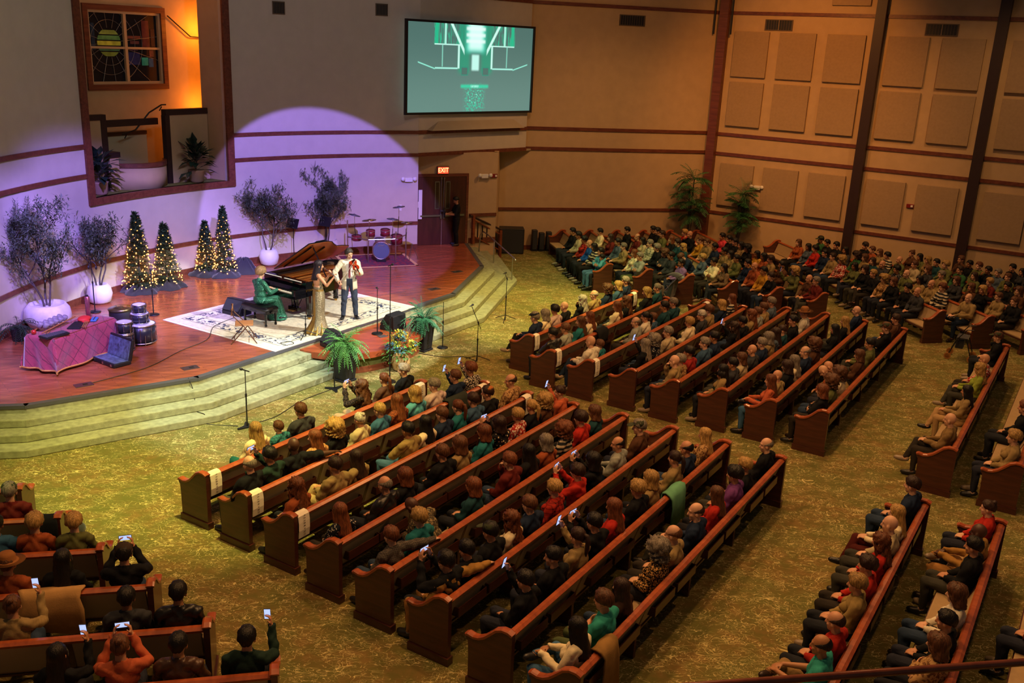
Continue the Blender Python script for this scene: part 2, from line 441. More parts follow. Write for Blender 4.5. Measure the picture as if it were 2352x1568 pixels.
for i, col in enumerate(('#7d8434', '#4f7048', '#c2b53c', '#5f8748', '#8b9440')):      # banded sun
    z0 = -rr+.02+i*(2*rr-.04)/5; z1 = z0+(2*rr-.04)/5-.03
    pts = []
    for k in range(7):
        z = z0+(z1-z0)*k/6; pts.append((cx+math.sqrt(max(0, rr*rr-z*z)), cz+z))
    for k in range(7):
        z = z1+(z0-z1)*k/6; pts.append((cx-math.sqrt(max(0, rr*rr-z*z)), cz+z))
    shard([(x, z) for x, z in pts], col)
for (x0, x1, z0, z1, col) in ((.62, .86, .95, 1.72, '#5a2b26'), (.92, 1.06, 1.02, 1.5, '#452622'), (.12, .56, 1.22, 1.30, '#6b3a2a'), (.2, .5, 1.08, 1.16, '#5c3430'), (.56, .78, .50, .72, '#2f8a78'), (.80, .96, .46, .70, '#1f4f6a'), (.12, .50, .52, .86, '#232650'), (.84, .98, .74, .92, '#7a4030'), (.16, .44, .90, 1.0, '#4b2a3a'), (-1.06, -.95, .9, 1.6, '#1d2c3a')):
    shard([(x0, z0), (x1, z0), (x1, z1), (x0, z1)], col)
m = MB()
for k in range(16):                                                                     # leading rays around the sun
    a = 2*PI*k/16+.12
    p0 = Vector((cx+rr*1.02*math.cos(a), .05, cz+rr*1.02*math.sin(a))); dd = Vector((math.cos(a), 0, math.sin(a)))
    tmax = 3
    for (lim, comp) in ((WW/2-s_, 0), (-WW/2+s_, 0)):
        if abs(dd.x) > 1e-4 and (lim-p0.x)/dd.x > 0: tmax = min(tmax, (lim-p0.x)/dd.x)
    for lim in (WH-s_, s_):
        if abs(dd.z) > 1e-4 and (lim-p0.z)/dd.z > 0: tmax = min(tmax, (lim-p0.z)/dd.z)
    m.tube([p0, p0+dd*tmax], .006, 5)
for rad in (.6, .85, 1.1):
    pts = [Vector((cx+rad*math.cos(2*PI*k/40), .05, cz+rad*math.sin(2*PI*k/40))) for k in range(41)]
    run = []
    for p in pts:
        if -WW/2+s_ < p.x < WW/2-s_ and s_ < p.z < WH-s_: run.append(p)
        else:
            if len(run) > 1: m.tube(run, .005, 4)
            run = []
    if len(run) > 1: m.tube(run, .005, 4)
m.build('leading', M['lead'], win)

# half walls, tank and rails of the baptistry
def niche_thing(name, label, cat, a, d, z=NZ):
    o = empty(name, NM @ Vector((a, d, z)), 0, label, cat)
    o.matrix_world = NM @ Matrix.Translation((a, d, z))
    return o
def lb(mb, x0, x1, y0, y1, z0, z1): return mb.box(((x0+x1)/2, (y0+y1)/2, (z0+z1)/2), (x1-x0, y1-y0, z1-z0))
h = niche_thing('half_wall', 'white half wall with dark wood cap beside the larger niche plant', 'half wall', 1.6, .85)
lb(MB(), -.66, .74, -.06, .06, 0, 1.9).build('wall_body', M['plaster'], h)
lb(MB(), -.80, .74, -.09, .09, 1.9, 2.06).build('cap', M['beam'], h); lb(MB(), -.82, -.66, -.08, .08, 0, 1.9).build('end_trim', M['beam'], h)
h = niche_thing('half_wall', 'short white half wall with dark wood cap at the window side of niche', 'half wall', -1.75, .85)
lb(MB(), -.6, .42, -.06, .06, 0, 1.86).build('wall_body', M['plaster'], h)
lb(MB(), -.6, .58, -.09, .09, 1.86, 2.0).build('cap', M['beam'], h); lb(MB(), .42, .6, -.08, .08, 0, 1.86).build('end_trim', M['beam'], h)
tank = niche_thing('baptistry_tank', 'white curved baptistry tank with brown wood rim in wall niche', 'baptistry', 0, .72)
def bow(mb, x0, x1, z0, z1, t0, t1, dep):
    n = 16; vs = []
    for i in range(n+1):
        f = i/n; x = x0+(x1-x0)*f; b = dep*math.sin(PI*f)**.75
        for tt, z in ((t0, z0), (t1, z0), (t1, z1), (t0, z1)): vs.append((x, .25-b+tt, z))
    fs = []
    for i in range(n):
        a = i*4
        for k in range(4): fs.append((a+k, a+4+k, a+4+(k+1) % 4, a+(k+1) % 4))
    fs += [(0, 1, 2, 3), tuple(n*4+k for k in (3, 2, 1, 0))]
    return mb.add(vs, fs)
bow(MB(), -1.0, .86, 0, .58, 0, .08, .62).build('front_panel', M['plaster'], tank, True)
bow(MB(), -1.0, .86, .58, .70, -.03, .1, .62).build('rim', M['trim'], tank)
lb(MB(), -1.2, -.92, -.02, .3, 0, .88).build('side_block', M['plaster'], tank)
lb(MB(), -1.24, -.88, -.05, .33, .88, 1.02).build('side_cap', M['beam'], tank)
lb(MB(), -1.2, .86, .95, 1.05, 0, 1.32).build('back_panel', mat('tank_liner', '#b5b3a0', .35), tank)
lb(MB(), -1.2, .86, .92, 1.08, 1.32, 1.42).build('back_rim', M['beam'], tank)
hr = niche_thing('rear_rail', 'dark wood rail running across the back of the niche', 'rail', -.1, 1.25)
lb(MB(), -1.2, 1.0, -.05, .05, 1.62, 1.80).build('rail_board', M['beam'], hr)
MB().tube([(-.2, .0, 1.4), (.25, .0, 1.5), (.75, .0, 1.95), (1.2, 0, 2.15), (1.35, 0, 2.15)], .022, 6).build('handrail', M['blackmetal'], hr)
for x, z in ((-.05, 1.4), (1.2, 2.1)): MB().tube([(x, .0, z), (x, .1, z-.12)], .015, 6).build('bracket', M['blackmetal'], hr)
g = niche_thing('wall_handrail', 'thin dark handrail on the orange niche wall beside the window', 'handrail', 2.6, 1.93, 7.2)
MB().tube([(-.5, 0, .55), (.3, -.02, 0), (.75, -.02, -.02)], .018, 6).build('handrail_bar', M['blackmetal'], g)

# --- soffit block and screen wall, door wall, back wall, side wall
D1, D2 = Vector((-3.38, 31.80)), Vector((.17, 35.28))
DW1, DW2 = Vector((-3.75, 32.28)), Vector((-.78, 33.7))
B1, B2 = Vector((-.74, 35.32)), Vector((7.3, 37.28))
R1, R2 = Vector((7.43, 37.03)), Vector((20.0, 28.9))
def vwall(mb, a, b, z0, z1, t=.2, off=0.0, side=1):
    """upright slab from a to b; thickness t away from the room (side=1: to the left of a->b)"""
    u = (b-a).normalized(); n = Vector((-u.y, u.x))*side
    p = [a-n*off, b-n*off, b+n*t, a+n*t]
    if side < 0: p = p[::-1]
    return mb.add([V3(q, z0) for q in p]+[V3(q, z1) for q in p], [(3, 2, 1, 0), (4, 5, 6, 7), (0, 1, 5, 4), (1, 2, 6, 5), (2, 3, 7, 6), (3, 0, 4, 7)])
def along(a, b, s, off=0.0):
    u = (b-a).normalized(); n = Vector((-u.y, u.x))
    return a+u*s-n*off
struct(vwall(MB(), D1, D2, 3.78, HTOP).build('wall_screen', M['plaster_stage']))
struct(MB().prism([D1, D2, (.4, 35.6), (-1.2, 36.3), (-4.2, 32.6)], 3.72, 3.78).build('ceiling_soffit', M['plaster_soffit']))
struct(vwall(MB(), DW1, DW2, 0, 3.78).build('wall_door', M['plaster']))
struct(vwall(MB(), DW2, Vector((-.74, 35.5)), 0, 3.78, .15).build('wall_return', M['plaster']))
struct(vwall(MB(), B1, B2, 0, HTOP).build('wall_back', M['plaster']))
struct(vwall(MB(), R1, R2, 0, HTOP).build('wall_right', M['plaster']))
for z0, z1 in ((3.73, 3.85), (4.46, 4.58), (8.80, 8.92)):
    trim(vwall(MB(), D1, D2, z0, z1, 0, .04)); trim(vwall(MB(), along(B1, B2, .8), B2, z0, z1, 0, .04)); trim(vwall(MB(), R1, R2, z0, z1, 0, .04))
trim(arc_strip(MB(), 110.6, AL1-.9, 8.80, 8.92, ARC_R-.04, ARC_R))
trim(vwall(MB(), B1, B2, 1.49, 1.60, 0, .04)); trim(vwall(MB(), R1, R2, 1.49, 1.60, 0, .04))
trim(vwall(MB(), along(DW1, DW2, 2.25), DW2, 1.56, 1.67, 0, .04))
struct(vwall(MB(), B1, B2, 0, .17, 0, .03).build('baseboard_back', M['trim']))
struct(vwall(MB(), R1, R2, 0, .17, 0, .03).build('baseboard_right', M['trim']))
struct(vwall(MB(), along(DW1, DW2, 2.25), DW2, .62, .80, 0, .03).build('baseboard_door', M['trim']))
# sloped ledge below the screen
u = (D2-D1).normalized(); n_ = Vector((u.y, -u.x))
a, b = D1+u*.35, D1+u*4.6
struct(MB().add([V3(a, 4.58), V3(b, 4.58), V3(b+n_*.28, 4.58), V3(a+n_*.28, 4.58), V3(a+u*.5, 4.86), V3(b-u*.3, 4.86)],
    [(3, 2, 1, 0), (3, 0, 4), (0, 1, 5, 4), (1, 2, 5), (2, 3, 4, 5)]).build('trim_ledge', M['plaster_soffit']))

# columns (dark steel) on the side wall, each standing alone
for k, s0 in enumerate((-.3, 5.24, 9.0)):
    p = along(R1, R2, s0+.17, .12); an = math.atan2((R2-R1).y, (R2-R1).x)
    o = struct(MB().box((0, 0, HTOP/2), (.33, .3, HTOP), 0).build('column_%d' % (k+1), M['beam'] if k else M['trim']))
    o.location = (p.x, p.y, 0); o.rotation_euler = (0, 0, an)
for sgn in (-1, 1):
    p = along(R1, R2, -.13+sgn*.33, .26)
    b = MB().tube([(0, 0, 0), (0, 0, 2.4)], .035, 8).build('pipe_body', M['blackmetal'])
    b.name = 'roof_drain_pipe'; b.location = (p.x, p.y, 8.1)
    tag(b, 'black pipe running up the %s side of the corner column' % ('screen' if sgn < 0 else 'panelled'), 'pipe')

# acoustic panels: each one hangs on the wall by itself
wa = math.atan2((R2-R1).y, (R2-R1).x)
pan_me = MB().box((.655, -.05, -.8), (1.31, .1, 1.6)).mesh('acoustic_panel', M['panel'])
ords = ['first', 'second', 'third', 'fourth', 'fifth', 'sixth', 'seventh', 'eighth', 'ninth', 'tenth', 'eleventh', 'twelfth', 'thirteenth', 'fourteenth']
for rn, top in (('top', 8.23), ('middle', 6.45), ('lower', 3.46)):
    for j, s0 in enumerate((.3, 1.99, 3.69, 5.74, 7.45, 9.55, 11.2)):
        if j == 6: continue
        o = link('acoustic_panel', pan_me, None, .012)
        p = along(R1, R2, s0); o.location = (p.x, p.y, top); o.rotation_euler = (0, 0, wa)
        tag(o, 'beige acoustic panel, %s row, %s from the corner column' % (rn, ords[j]), 'acoustic panel', 'acoustic panels on the side wall')
o = link('acoustic_panel', pan_me, None, .012); p = along(R1, R2, 3.69); o.location = (p.x, p.y, 10.78); o.rotation_euler = (0, 0, wa)
tag(o, 'beige acoustic panel above the top trim, partly out of view', 'acoustic panel', 'acoustic panels on the side wall')

def grille(name, loc, rz, wdt, hgt, label, slats=9, vertical=True):
    g = empty(name, loc, rz, label, 'vent', 'air vents high on the walls')
    MB().box((0, -.008, 0), (wdt-.06, .016, hgt-.06)).build('backing', M['black'], g)
    f = MB(); t = .03
    for x in (-wdt/2+t/2, wdt/2-t/2): f.box((x, -.015, 0), (t, .03, hgt))
    for z in (-hgt/2+t/2, hgt/2-t/2): f.box((0, -.015, z), (wdt-2*t, .03, t))
    f.build('frame', M['vent'], g)
    me = None
    for i in range(slats):
        if me is None:
            me = MB().box((0, 0, 0), (.012, .02, hgt-.06) if vertical else (wdt-.06, .02, .012)).mesh('slat', M['vent'])
        o = link('slat', me, g)
        o.location = ((-wdt/2+(i+.5)*wdt/slats, -.014, 0) if vertical else (0, -.014, -hgt/2+(i+.5)*hgt/slats))
    return g
M['vent'] = mat('vent_paint', '#5c4a38', .6)
for s0, lab in ((1.89, 'dark wall vent above the first column of acoustic panels'), (7.36, 'dark wall vent above the panels between the two black columns')):
    p = along(R1, R2, s0); g = grille('wall_vent', (p.x, p.y, 8.48), wa, 1.02, .38, lab, 11)
    MB().box((0, -.02, 0), (.02, .03, .34)).build('divider', M['panel'], g)
ba = math.atan2((B2-B1).y, (B2-B1).x)
p = along(B1, B2, 4.68); grille('wall_vent', (p.x, p.y, 8.42), ba, .98, .38, 'brown wall vent between the screen and the corner column', 11)
for an, z, lab in ((132.0, 8.12, 'brown wall vent high beside the niche opening'), (116.5, 8.25, 'brown wall vent high beside the projection screen')):
    q = arcp(an, ARC_R-.001); grille('wall_vent', (q.x, q.y, z), R(an-90), .40, .36, lab, 8)

# small fixtures
def fixture(name, loc, rz, label, cat): return empty(name, loc, rz, label, cat)
def emergency_light(loc, rz, label):
    g = fixture('emergency_light', loc, rz, label, 'light')
    MB().box((0, -.05, 0), (.26, .1, .14)).build('housing', M['white'], g, False, .01)
    for x in (-.2, .2): MB().lathe([(.03, 0), (.065, .05), (.068, .09), (.0, .092)], (x, -.05, .02), 12, Matrix.Rotation(R(80), 4, 'X')).build('lamp_head', M['white'], g, True)
    return g
q = arcp(112.2, ARC_R); emergency_light((q.x, q.y, 2.98), R(112.2-90), 'white twin-head emergency light on the lavender wall')
p = along(DW1, DW2, 2.78); dwa = math.atan2((DW2-DW1).y, (DW2-DW1).x)
emergency_light((p.x, p.y, 2.98), dwa, 'beige emergency light to the side of the exit sign')
p = along(R1, R2, 1.82); emergency_light((p.x, p.y, 2.68), wa, 'small emergency light between lower acoustic panels near the palm')
M['alarm'] = mat('alarm_red', '#7d1f1a', .4)
def alarm(loc, rz, label):
    g = fixture('fire_alarm', loc, rz, label, 'alarm')
    MB().box((0, -.025, 0), (.24, .05, .13)).build('housing', M['alarm'], g, False, .006)
    MB().box((.06, -.06, 0), (.07, .03, .07)).build('strobe', M['white'], g, False, .006)
p = along(DW1, DW2, 3.15); alarm((p.x, p.y, 2.98), dwa, 'red fire alarm strobe near the outer corner of door wall')
p = along(R1, R2, 7.3); alarm((p.x, p.y, 2.68), wa, 'red fire alarm strobe between lower acoustic panels')
q = arcp(113.4, ARC_R); g = fixture('light_switch', (q.x, q.y, 2.05), R(113.4-90), 'white switch plate on the lavender wall by the doors', 'switch')
MB().box((0, -.008, 0), (.09, .016, .2)).build('plate', M['white'], g); MB().box((0, -.022, 0), (.03, .02, .06)).build('toggle', M['white'], g)

# --- double door, exit sign
M['door'] = wood('door_wood', '#3c1d17', '#4d281d', .35, (8, 8, 1.2))
dr = struct(empty('door_1', V3(along(DW1, DW2, .25), .62), dwa))
lb(MB(), 0, 1.86, -.05, 0, 2.36, 2.46).build('frame_head', M['trim'], dr)
for x in (-.0, 1.86): lb(MB(), x-.0, x+.08, -.05, 0, 0, 2.46).build('frame_jamb', M['trim'], dr)
for i, x in enumerate((.08, .985)):
    lf = lb(MB(), x, x+.88, -.04, -.005, .01, 2.35).build('door_leaf', M['door'], dr)
    wx = x+.62 if i == 0 else x+.10
    lb(MB(), wx, wx+.17, -.05, -.035, 1.25, 2.2).build('vision_frame', M['brass'] if False else M['steel'], lf)
    lb(MB(), wx+.025, wx+.145, -.056, -.045, 1.28, 2.17).build('pane', mat('door_glass', '#3a3020', .1), lf)
    lb(MB(), x+.08, x+.8, -.10, -.05, 1.0, 1.06).build('push_bar', M['steel'], lf)
    rx = x+.84 if i == 0 else x+.04
    MB().tube([(rx, -.06, 1.0), (rx, -.06, 2.33)], .012, 6).build('latch_rod', M['steel'], lf)
    lb(MB(), rx-.03, rx+.03, -.09, -.04, .92, 1.08).build('latch_case', M['steel'], lf)
    lb(MB(), rx-.025, rx+.025, -.08, -.04, 2.27, 2.34).build('latch_head', M['steel'], lf)
p = along(DW1, DW2, 1.22)
ex = empty('exit_sign', V3(p, 3.2), dwa, 'lit red EXIT sign above the double doors', 'sign')
MB().box((0, -.04, 0), (.42, .08, .27)).build('housing', mat('exit_housing', '#5a1712', .4), ex, False, .008)
M['exit_face'] = mat('exit_face', '#d8401f', .4, emit=(1.0, .10, .04, 1), estr=.9)
M['exit_text'] = mat('exit_text', '#ff8060', .4, emit=(1.0, .25, .10, 1), estr=4.5)
MB().box((0, -.085, 0), (.38, .01, .22)).build('face', M['exit_face'], ex)
def text_part(o):
    o['kind'] = 'stuff'; return o
def text_mesh(s, size, depth, matl, name='lettering', spacing=1.0):
    c = bpy.data.curves.new('txt', 'FONT'); c.body = s; c.size = size; c.extrude = depth; c.align_x = 'CENTER'; c.align_y = 'CENTER'; c.space_character = spacing
    o = bpy.data.objects.new('txt', c); COL.objects.link(o)
    bpy.context.view_layer.update()
    me = bpy.data.meshes.new_from_object(o.evaluated_get(bpy.context.evaluated_depsgraph_get()))
    bpy.data.objects.remove(o); me.name = name
    me.materials.clear(); me.materials.append(matl)
    return me
tx = text_part(link('lettering', text_mesh('EXIT', .22, .004, M['exit_text']), ex)); tx.rotation_euler = (PI/2, 0, 0); tx.location = (0, -.095, 0); tx.scale = (.85, 1, 1)

# large white letter H lying flat on the door face, half hidden by the wall end
q = along(DW1, DW2, .34, .085)
g = empty('letter_board', V3(q, 1.55), dwa, 'tall white letter H fixed on the dark door', 'letter')
for x in (-.36, .0): lb(MB(), x, x+.13, -.012, .012, 0, 1.0).build('upright', M['white'], g)
lb(MB(), -.23, .0, -.012, .012, .40, .60).build('cross_piece', M['white'], g)

# ------------------------------------------------------------------ projection screen
def screen_mat():
    m, N, L, P = nmat('screen_picture')
    tc = N.new('ShaderNodeTexCoord'); at = N.new('ShaderNodeSeparateXYZ'); L.new(tc.outputs['Object'], at.inputs[0])
    x, y = at.outputs[0], at.outputs[2]          # x -2.8..2.8, z 0..2.8
    ax = math_(N, L, 'ABSOLUTE', math_(N, L, 'SUBTRACT', x, .12))
    col = mixc(N, L, ramp(N, L, y, -1.42, 1.42), srgb('#64887f'), srgb('#4d6f68'))
    def over(mask, c, k=1.0):
        nonlocal col
        col = mixc(N, L, math_(N, L, 'MULTIPLY', mask, k, True), col, srgb(c))
    def band(v, a, b, s=.03):
        return math_(N, L, 'MULTIPLY', ramp(N, L, v, a-s, a+s), math_(N, L, 'SUBTRACT', 1.0, ramp(N, L, v, b-s, b+s)))
    def rect(a, b, c, d, s=.02): return math_(N, L, 'MULTIPLY', band(ax, a, b, s), band(y, c, d, s))
    nz = nd(N, 'ShaderNodeTexNoise'); nz.inputs['Scale'].default_value = 5
    mp = nd(N, 'ShaderNodeMapping'); mp.inputs['Scale'].default_value = (5, 1, .35); L.new(tc.outputs['Object'], mp.inputs[0]); L.new(mp.outputs[0], nz.inputs['Vector'])
    streak = math_(N, L, 'GREATER_THAN', nz.outputs['Fac'], .55)
    over(math_(N, L, 'MULTIPLY', streak, rect(.55, 1.8, .75, 1.45)), '#2fb98e', .9)
    over(rect(.25, .75, -.15, 1.45, .12), '#1f9c78', .75)
    over(rect(1.62, 1.76, .75, 1.45), '#27b98a'); over(rect(1.28, 1.36, .75, 1.45), '#a8f4dc')
    over(rect(.66, 1.78, .73, .77, .01), '#bff6e6'); over(rect(.70, .78, 0, .76), '#c4f8ea'); over(rect(1.42, 1.46, .05, .74), '#86d7c0')
    over(rect(.78, 1.75, -.02, .03, .01), '#a6f0dc')
    v = math_(N, L, 'ADD', y, math_(N, L, 'MULTIPLY', ax, -.28))
    over(math_(N, L, 'MULTIPLY', band(v, -.53, -.49, .012), band(ax, 1.75, 2.45)), '#8fe8d0')
    v2 = math_(N, L, 'ADD', y, math_(N, L, 'MULTIPLY', ax, -1.55))
    over(math_(N, L, 'MULTIPLY', band(v2, -.33, -.15, .03), band(ax, .5, 1.15)), '#c9faec')
    over(rect(-1, .40, .55, 1.45, .14), '#5fe6c8'); over(rect(-1, .30, .62, 1.45, .12), '#d6fff6'); over(rect(-1, .16, -.05, .45, .05), '#bff8ea')
    for c in (1.28, 1.08, .88): over(rect(-1, .42, c-.05, c+.05, .04), '#eafff9', .8)
    over(rect(.32, .62, -.22, .06, .012), '#2c8f78', .9); over(rect(.35, .60, -.19, .03, .012), '#4f7068')
    over(rect(-1, .62, -.62, -.52, .05), '#37d0a4'); over(rect(-1, .18, -.6, -.54, .04), '#a6f8e2')
    n2 = nd(N, 'ShaderNodeTexNoise'); n2.inputs['Scale'].default_value = 16; n2.inputs['Detail'].default_value = 4; L.new(tc.outputs['Object'], n2.inputs['Vector'])
    sp = ramp(N, L, n2.outputs['Fac'], .42, .68)
    over(math_(N, L, 'MULTIPLY', sp, rect(-1, .42, -1.4, -.55, .16)), '#33cfa6'); over(math_(N, L, 'MULTIPLY', ramp(N, L, n2.outputs['Fac'], .6, .72), rect(-1, .3, -1.1, -.65, .14)), '#c8fff0')
    L.new(col, P.inputs['Emission Color']); P.inputs['Emission Strength'].default_value = .95
    P.inputs['Base Color'].default_value = (.02, .02, .02, 1); P.inputs['Roughness'].default_value = .6
    return m
da = math.atan2((D2-D1).y, (D2-D1).x)
p = along(D1, D2, 2.2, .07)
sc_ = empty('projection_screen', V3(p, 6.56), da, 'projection screen glowing green on the upper wall', 'screen')
MB().box((0, 0, 0), (5.56, .02, 2.8)).build('picture', screen_mat(), sc_)
m = MB(); t = .07
for x in (-2.78-t/2, 2.78+t/2): m.box((x, -.02, 0), (t, .1, 2.8+2*t))
for z in (-1.4-t/2, 1.4+t/2): m.box((0, -.02, z), (5.56, .1, t))
m.build('frame', M['black'], sc_)

# ------------------------------------------------------------------ stage, steps, pulpit platform
SZ = .62
TOPL = [(-14.2, 15.17), (-8.95, 16.38), (-6.38, 18.28), (-1.68, 26.05), (-1.03, 29.72), (-1.75, 33.25)]
BOTL = [(-14.0, 14.17), (-8.52, 15.43), (-5.72, 17.50), (-.80, 25.42), (.07, 30.0), (-.66, 33.75)]
BACKL = [(-2.2, 33.2), (-3.9, 32.4)]+[tuple(arcp(a, ARC_R+.1)) for a in range(112, 200, 8)]+[(-12.0, 16.0), (-14.2, 15.6)]
def lerpl(t): return [tuple(Vector(a).lerp(Vector(b), t)) for a, b in zip(TOPL, BOTL)]
struct(MB().prism(lerpl(0)+BACKL, .47, SZ).build('floor_stage', M['stage']))
for i, t in enumerate((1.0, .667, .333)):
    o = struct(MB().prism(lerpl(t)+BACKL, .155*i, .155*(i+1)).build('step_%d' % (i+1), M['step'], None, False, .02))
struct(MB().prism(lerpl(.004)+BACKL, .465, .585).build('step_4', M['step']))
m = MB(); top = lerpl(0)
for a, b in zip(top, top[1:]):
    a, b = Vector(a), Vector(b); u = (b-a).normalized(); n = Vector((u.y, -u.x))
    m.add([V3(a-n*.11-u*.03, SZ+.004), V3(b-n*.11+u*.03, SZ+.004), V3(b+n*.02+u*.02, SZ+.004), V3(a+n*.02-u*.02, SZ+.004),
           V3(a-n*.11-u*.03, .56), V3(b-n*.11+u*.03, .56), V3(b+n*.02+u*.02, .56), V3(a+n*.02-u*.02, .56)],
          [(3, 2, 1, 0)[::-1], (4, 5, 6, 7)[::-1], (3, 2, 6, 7)[::-1], (0, 3, 7, 4), (2, 1, 5, 6)])
struct(m.build('trim_stage_edge', M['edge']))
# pulpit platform bulging from the front of the stage
PS, PN = Vector((.53, .848)), Vector((.848, -.53)); P0 = Vector((-4.96, 20.95))
def pp(s, n): return P0+PS*s+PN*n
def bulge(k, n0=-.2):
    pts = [pp(1.75-1.85*k, n0)]
    for i in range(25):
        a = PI-PI*i/24
        pts.append(pp(1.75+1.85*k*math.copysign(abs(math.cos(a))**.8, math.cos(a)), 1.68*k*abs(math.sin(a))**.8))
    pts.append(pp(1.75+1.85*k, n0)); return [tuple(p) for p in pts]
pul = empty('pulpit_platform', V3(pp(1.75, .3), 0), 0, 'curved wooden pulpit platform bulging from the stage front', 'platform')
off = Vector((pul.location.x, pul.location.y, 0))
def loc_poly(poly): return [(x-off.x, y-off.y) for x, y in poly]
MB().prism(loc_poly(bulge(1.0)), .36, .505).build('deck', M['pulpit_wood'], pul)
MB().prism(loc_poly(bulge(.93)), .14, .36).build('carpet_drum', M['drum_carpet'], pul)
MB().prism(loc_poly(bulge(.95)), 0, .14).build('base', M['pulpit_face'], pul)

# floor boxes let into the stage
for (x, y, lab) in ((-8.4, 17.56, 'steel floor box by the patterned table'), (-6.73, 18.84, 'steel floor box below the folding chair'), (-2.3, 26.45, 'steel floor box near the stage edge, closest to ferns'), (-1.8, 28.74, 'steel floor box near the stage edge, closest to railing')):
    g = empty('floor_box', (x, y, SZ), R(40), lab, 'floor box')
    MB().box((0, 0, .006), (.34, .22, .012)).build('plate', M['steel'], g); MB().box((.03, 0, .015), (.09, .05, .01)).build('outlet', M['black'], g)
g = empty('floor_box', tuple(pp(1.9, .95))+(.505,), R(40), 'small floor box in the pulpit platform deck', 'floor box')
MB().box((0, 0, .006), (.2, .16, .012)).build('plate', M['edge'], g)

# stair railing by the doors, and the chrome handrail
rl = empty('stair_railing', (-1.35, 33.0, 0), 0, 'dark wood stair railing with square balusters by the doors', 'railing')
a, b = Vector((-.2, .15, .62)), Vector((.75, .95, 0))
for p, hgt in ((a, 1.02), (b, 1.0)): MB().box(p+Vector((0, 0, hgt/2)), (.1, .1, hgt), R(40)).build('newel', M['pulpit_face'], rl)
ta, tb = a+Vector((-.12, -.1, 1.02)), b+Vector((.05, .04, 1.0))
MB().tube([ta, tb], .035, 8).build('handrail', M['beam'], rl)
MB().tube([a+Vector((0, 0, .86)), b+Vector((0, 0, .84))], .03, 6).build('rail_bar', M['pulpit_face'], rl)
MB().tube([a+Vector((0, 0, .28)), b+Vector((0, 0, .26))], .03, 6).build('rail_bar', M['pulpit_face'], rl)
for i in range(1, 6):
    p = a.lerp(b, i/6); MB().box(p+Vector((0, 0, .56)), (.03, .03, .58), R(40)).build('baluster', M['blackmetal'], rl)
ch = empty('chrome_handrail', (-1.05, 31.0, 0), 0, 'curved chrome handrail rising along the corner steps', 'handrail')
MB().tube([(-.25, 1.6, .47), (-.22, 1.6, 1.05), (-.12, 1.5, 1.2), (.05, 1.2, 1.16), (1.0, -1.2, .9), (1.05, -1.35, .86)], .022, 8).build('rail_tube', M['chrome'], ch, True)
for p in ((.95, -1.05, .90), (.3, .6, 1.1)): MB().tube([p, (p[0], p[1], 0.0 if p[1] < 0 else .16)], .02, 8).build('post', M['chrome'], ch)

# subwoofer cabinet and slim speakers on the floor by the back wall
g = empty('speaker_cabinet', (-.2, 34.95, 0), R(5), 'large black speaker cabinet at the foot of the stairs', 'speaker')
MB().box((0, 0, .47), (.9, .6, .92)).build('cabinet', M['black'], g, False, .015); MB().box((0, -.305, .47), (.82, .02, .84)).build('grille', M['greycloth'], g)
for x in (-.38, .38): MB().box((x, 0, .005), (.06, .5, .01)).build('foot', M['black'], g)
for i, (x, y, hgt, lab) in enumerate(((.66, 35.42, .80, 'tallest slim black column speaker by the back wall'), (.93, 35.47, .70, 'second slim black column speaker by the back wall'), (1.2, 35.55, .73, 'third slim black column speaker by the back wall'), (1.46, 35.62, .44, 'short black speaker ending the row by the back wall'))):
    g = empty('column_speaker', (x, y, 0), R(13), lab, 'speaker', 'slim speakers by the back wall')
    MB().box((0, 0, .02), (.24, .26, .04)).build('base', M['black'], g); MB().box((0, 0, .04+(hgt-.04)/2), (.2, .22, hgt-.04)).build('cabinet', M['black'], g, False, .02)
    MB().box((0, -.113, .04+(hgt-.04)/2), (.16, .01, hgt-.12)).build('grille', M['greycloth'], g)

# ------------------------------------------------------------------ rugs
def rug_mat():
    m, N, L, P = nmat('rug_cream')
    tc = N.new('ShaderNodeTexCoord'); sp = N.new('ShaderNodeSeparateXYZ'); L.new(tc.outputs['Object'], sp.inputs[0])
    HX, HY = 2.45, 1.92
    ex_ = math_(N, L, 'SUBTRACT', HX, math_(N, L, 'ABSOLUTE', sp.outputs[0])); ey = math_(N, L, 'SUBTRACT', HY, math_(N, L, 'ABSOLUTE', sp.outputs[1]))
    d = math_(N, L, 'MINIMUM', ex_, ey)
    vor = nd(N, 'ShaderNodeTexVoronoi'); vor.inputs['Scale'].default_value = 5.5; L.new(tc.outputs['Object'], vor.inputs['Vector'])
    nz = nd(N, 'ShaderNodeTexNoise'); nz.inputs['Scale'].default_value = 7; nz.inputs['Detail'].default_value = 5; nz.inputs['Distortion'].default_value = 1.5; L.new(tc.outputs['Object'], nz.inputs['Vector'])
    vine = math_(N, L, 'MULTIPLY', ramp(N, L, nz.outputs['Fac'], .50, .56), 1.0)
    def band(a, b): return math_(N, L, 'MULTIPLY', ramp(N, L, d, a-.01, a+.01), math_(N, L, 'SUBTRACT', 1.0, ramp(N, L, d, b-.01, b+.01)))
    c = mixc(N, L, ramp(N, L, nz.outputs['Fac'], .35, .7), srgb('#d9d3bd'), srgb('#c3bda8'))
    c = mixc(N, L, math_(N, L, 'MULTIPLY', band(.30, .62), vine), c, srgb('#39405a'))
    c = mixc(N, L, band(.25, .28), c, srgb('#8a8672')); c = mixc(N, L, band(.64, .67), c, srgb('#8a8672'))
    fld = ramp(N, L, d, .7, .72)
    c = mixc(N, L, math_(N, L, 'MULTIPLY', math_(N, L, 'MULTIPLY', fld, ramp(N, L, vor.outputs['Distance'], .32, .2)), .35), c, srgb('#8d93a0'))
    L.new(c, P.inputs['Base Color']); P.inputs['Roughness'].default_value = .95; P.inputs['Specular IOR Level'].default_value = .1
    return m
rc = Vector((-5.22, 20.20))+U(58)*2.47+U(148)*1.94
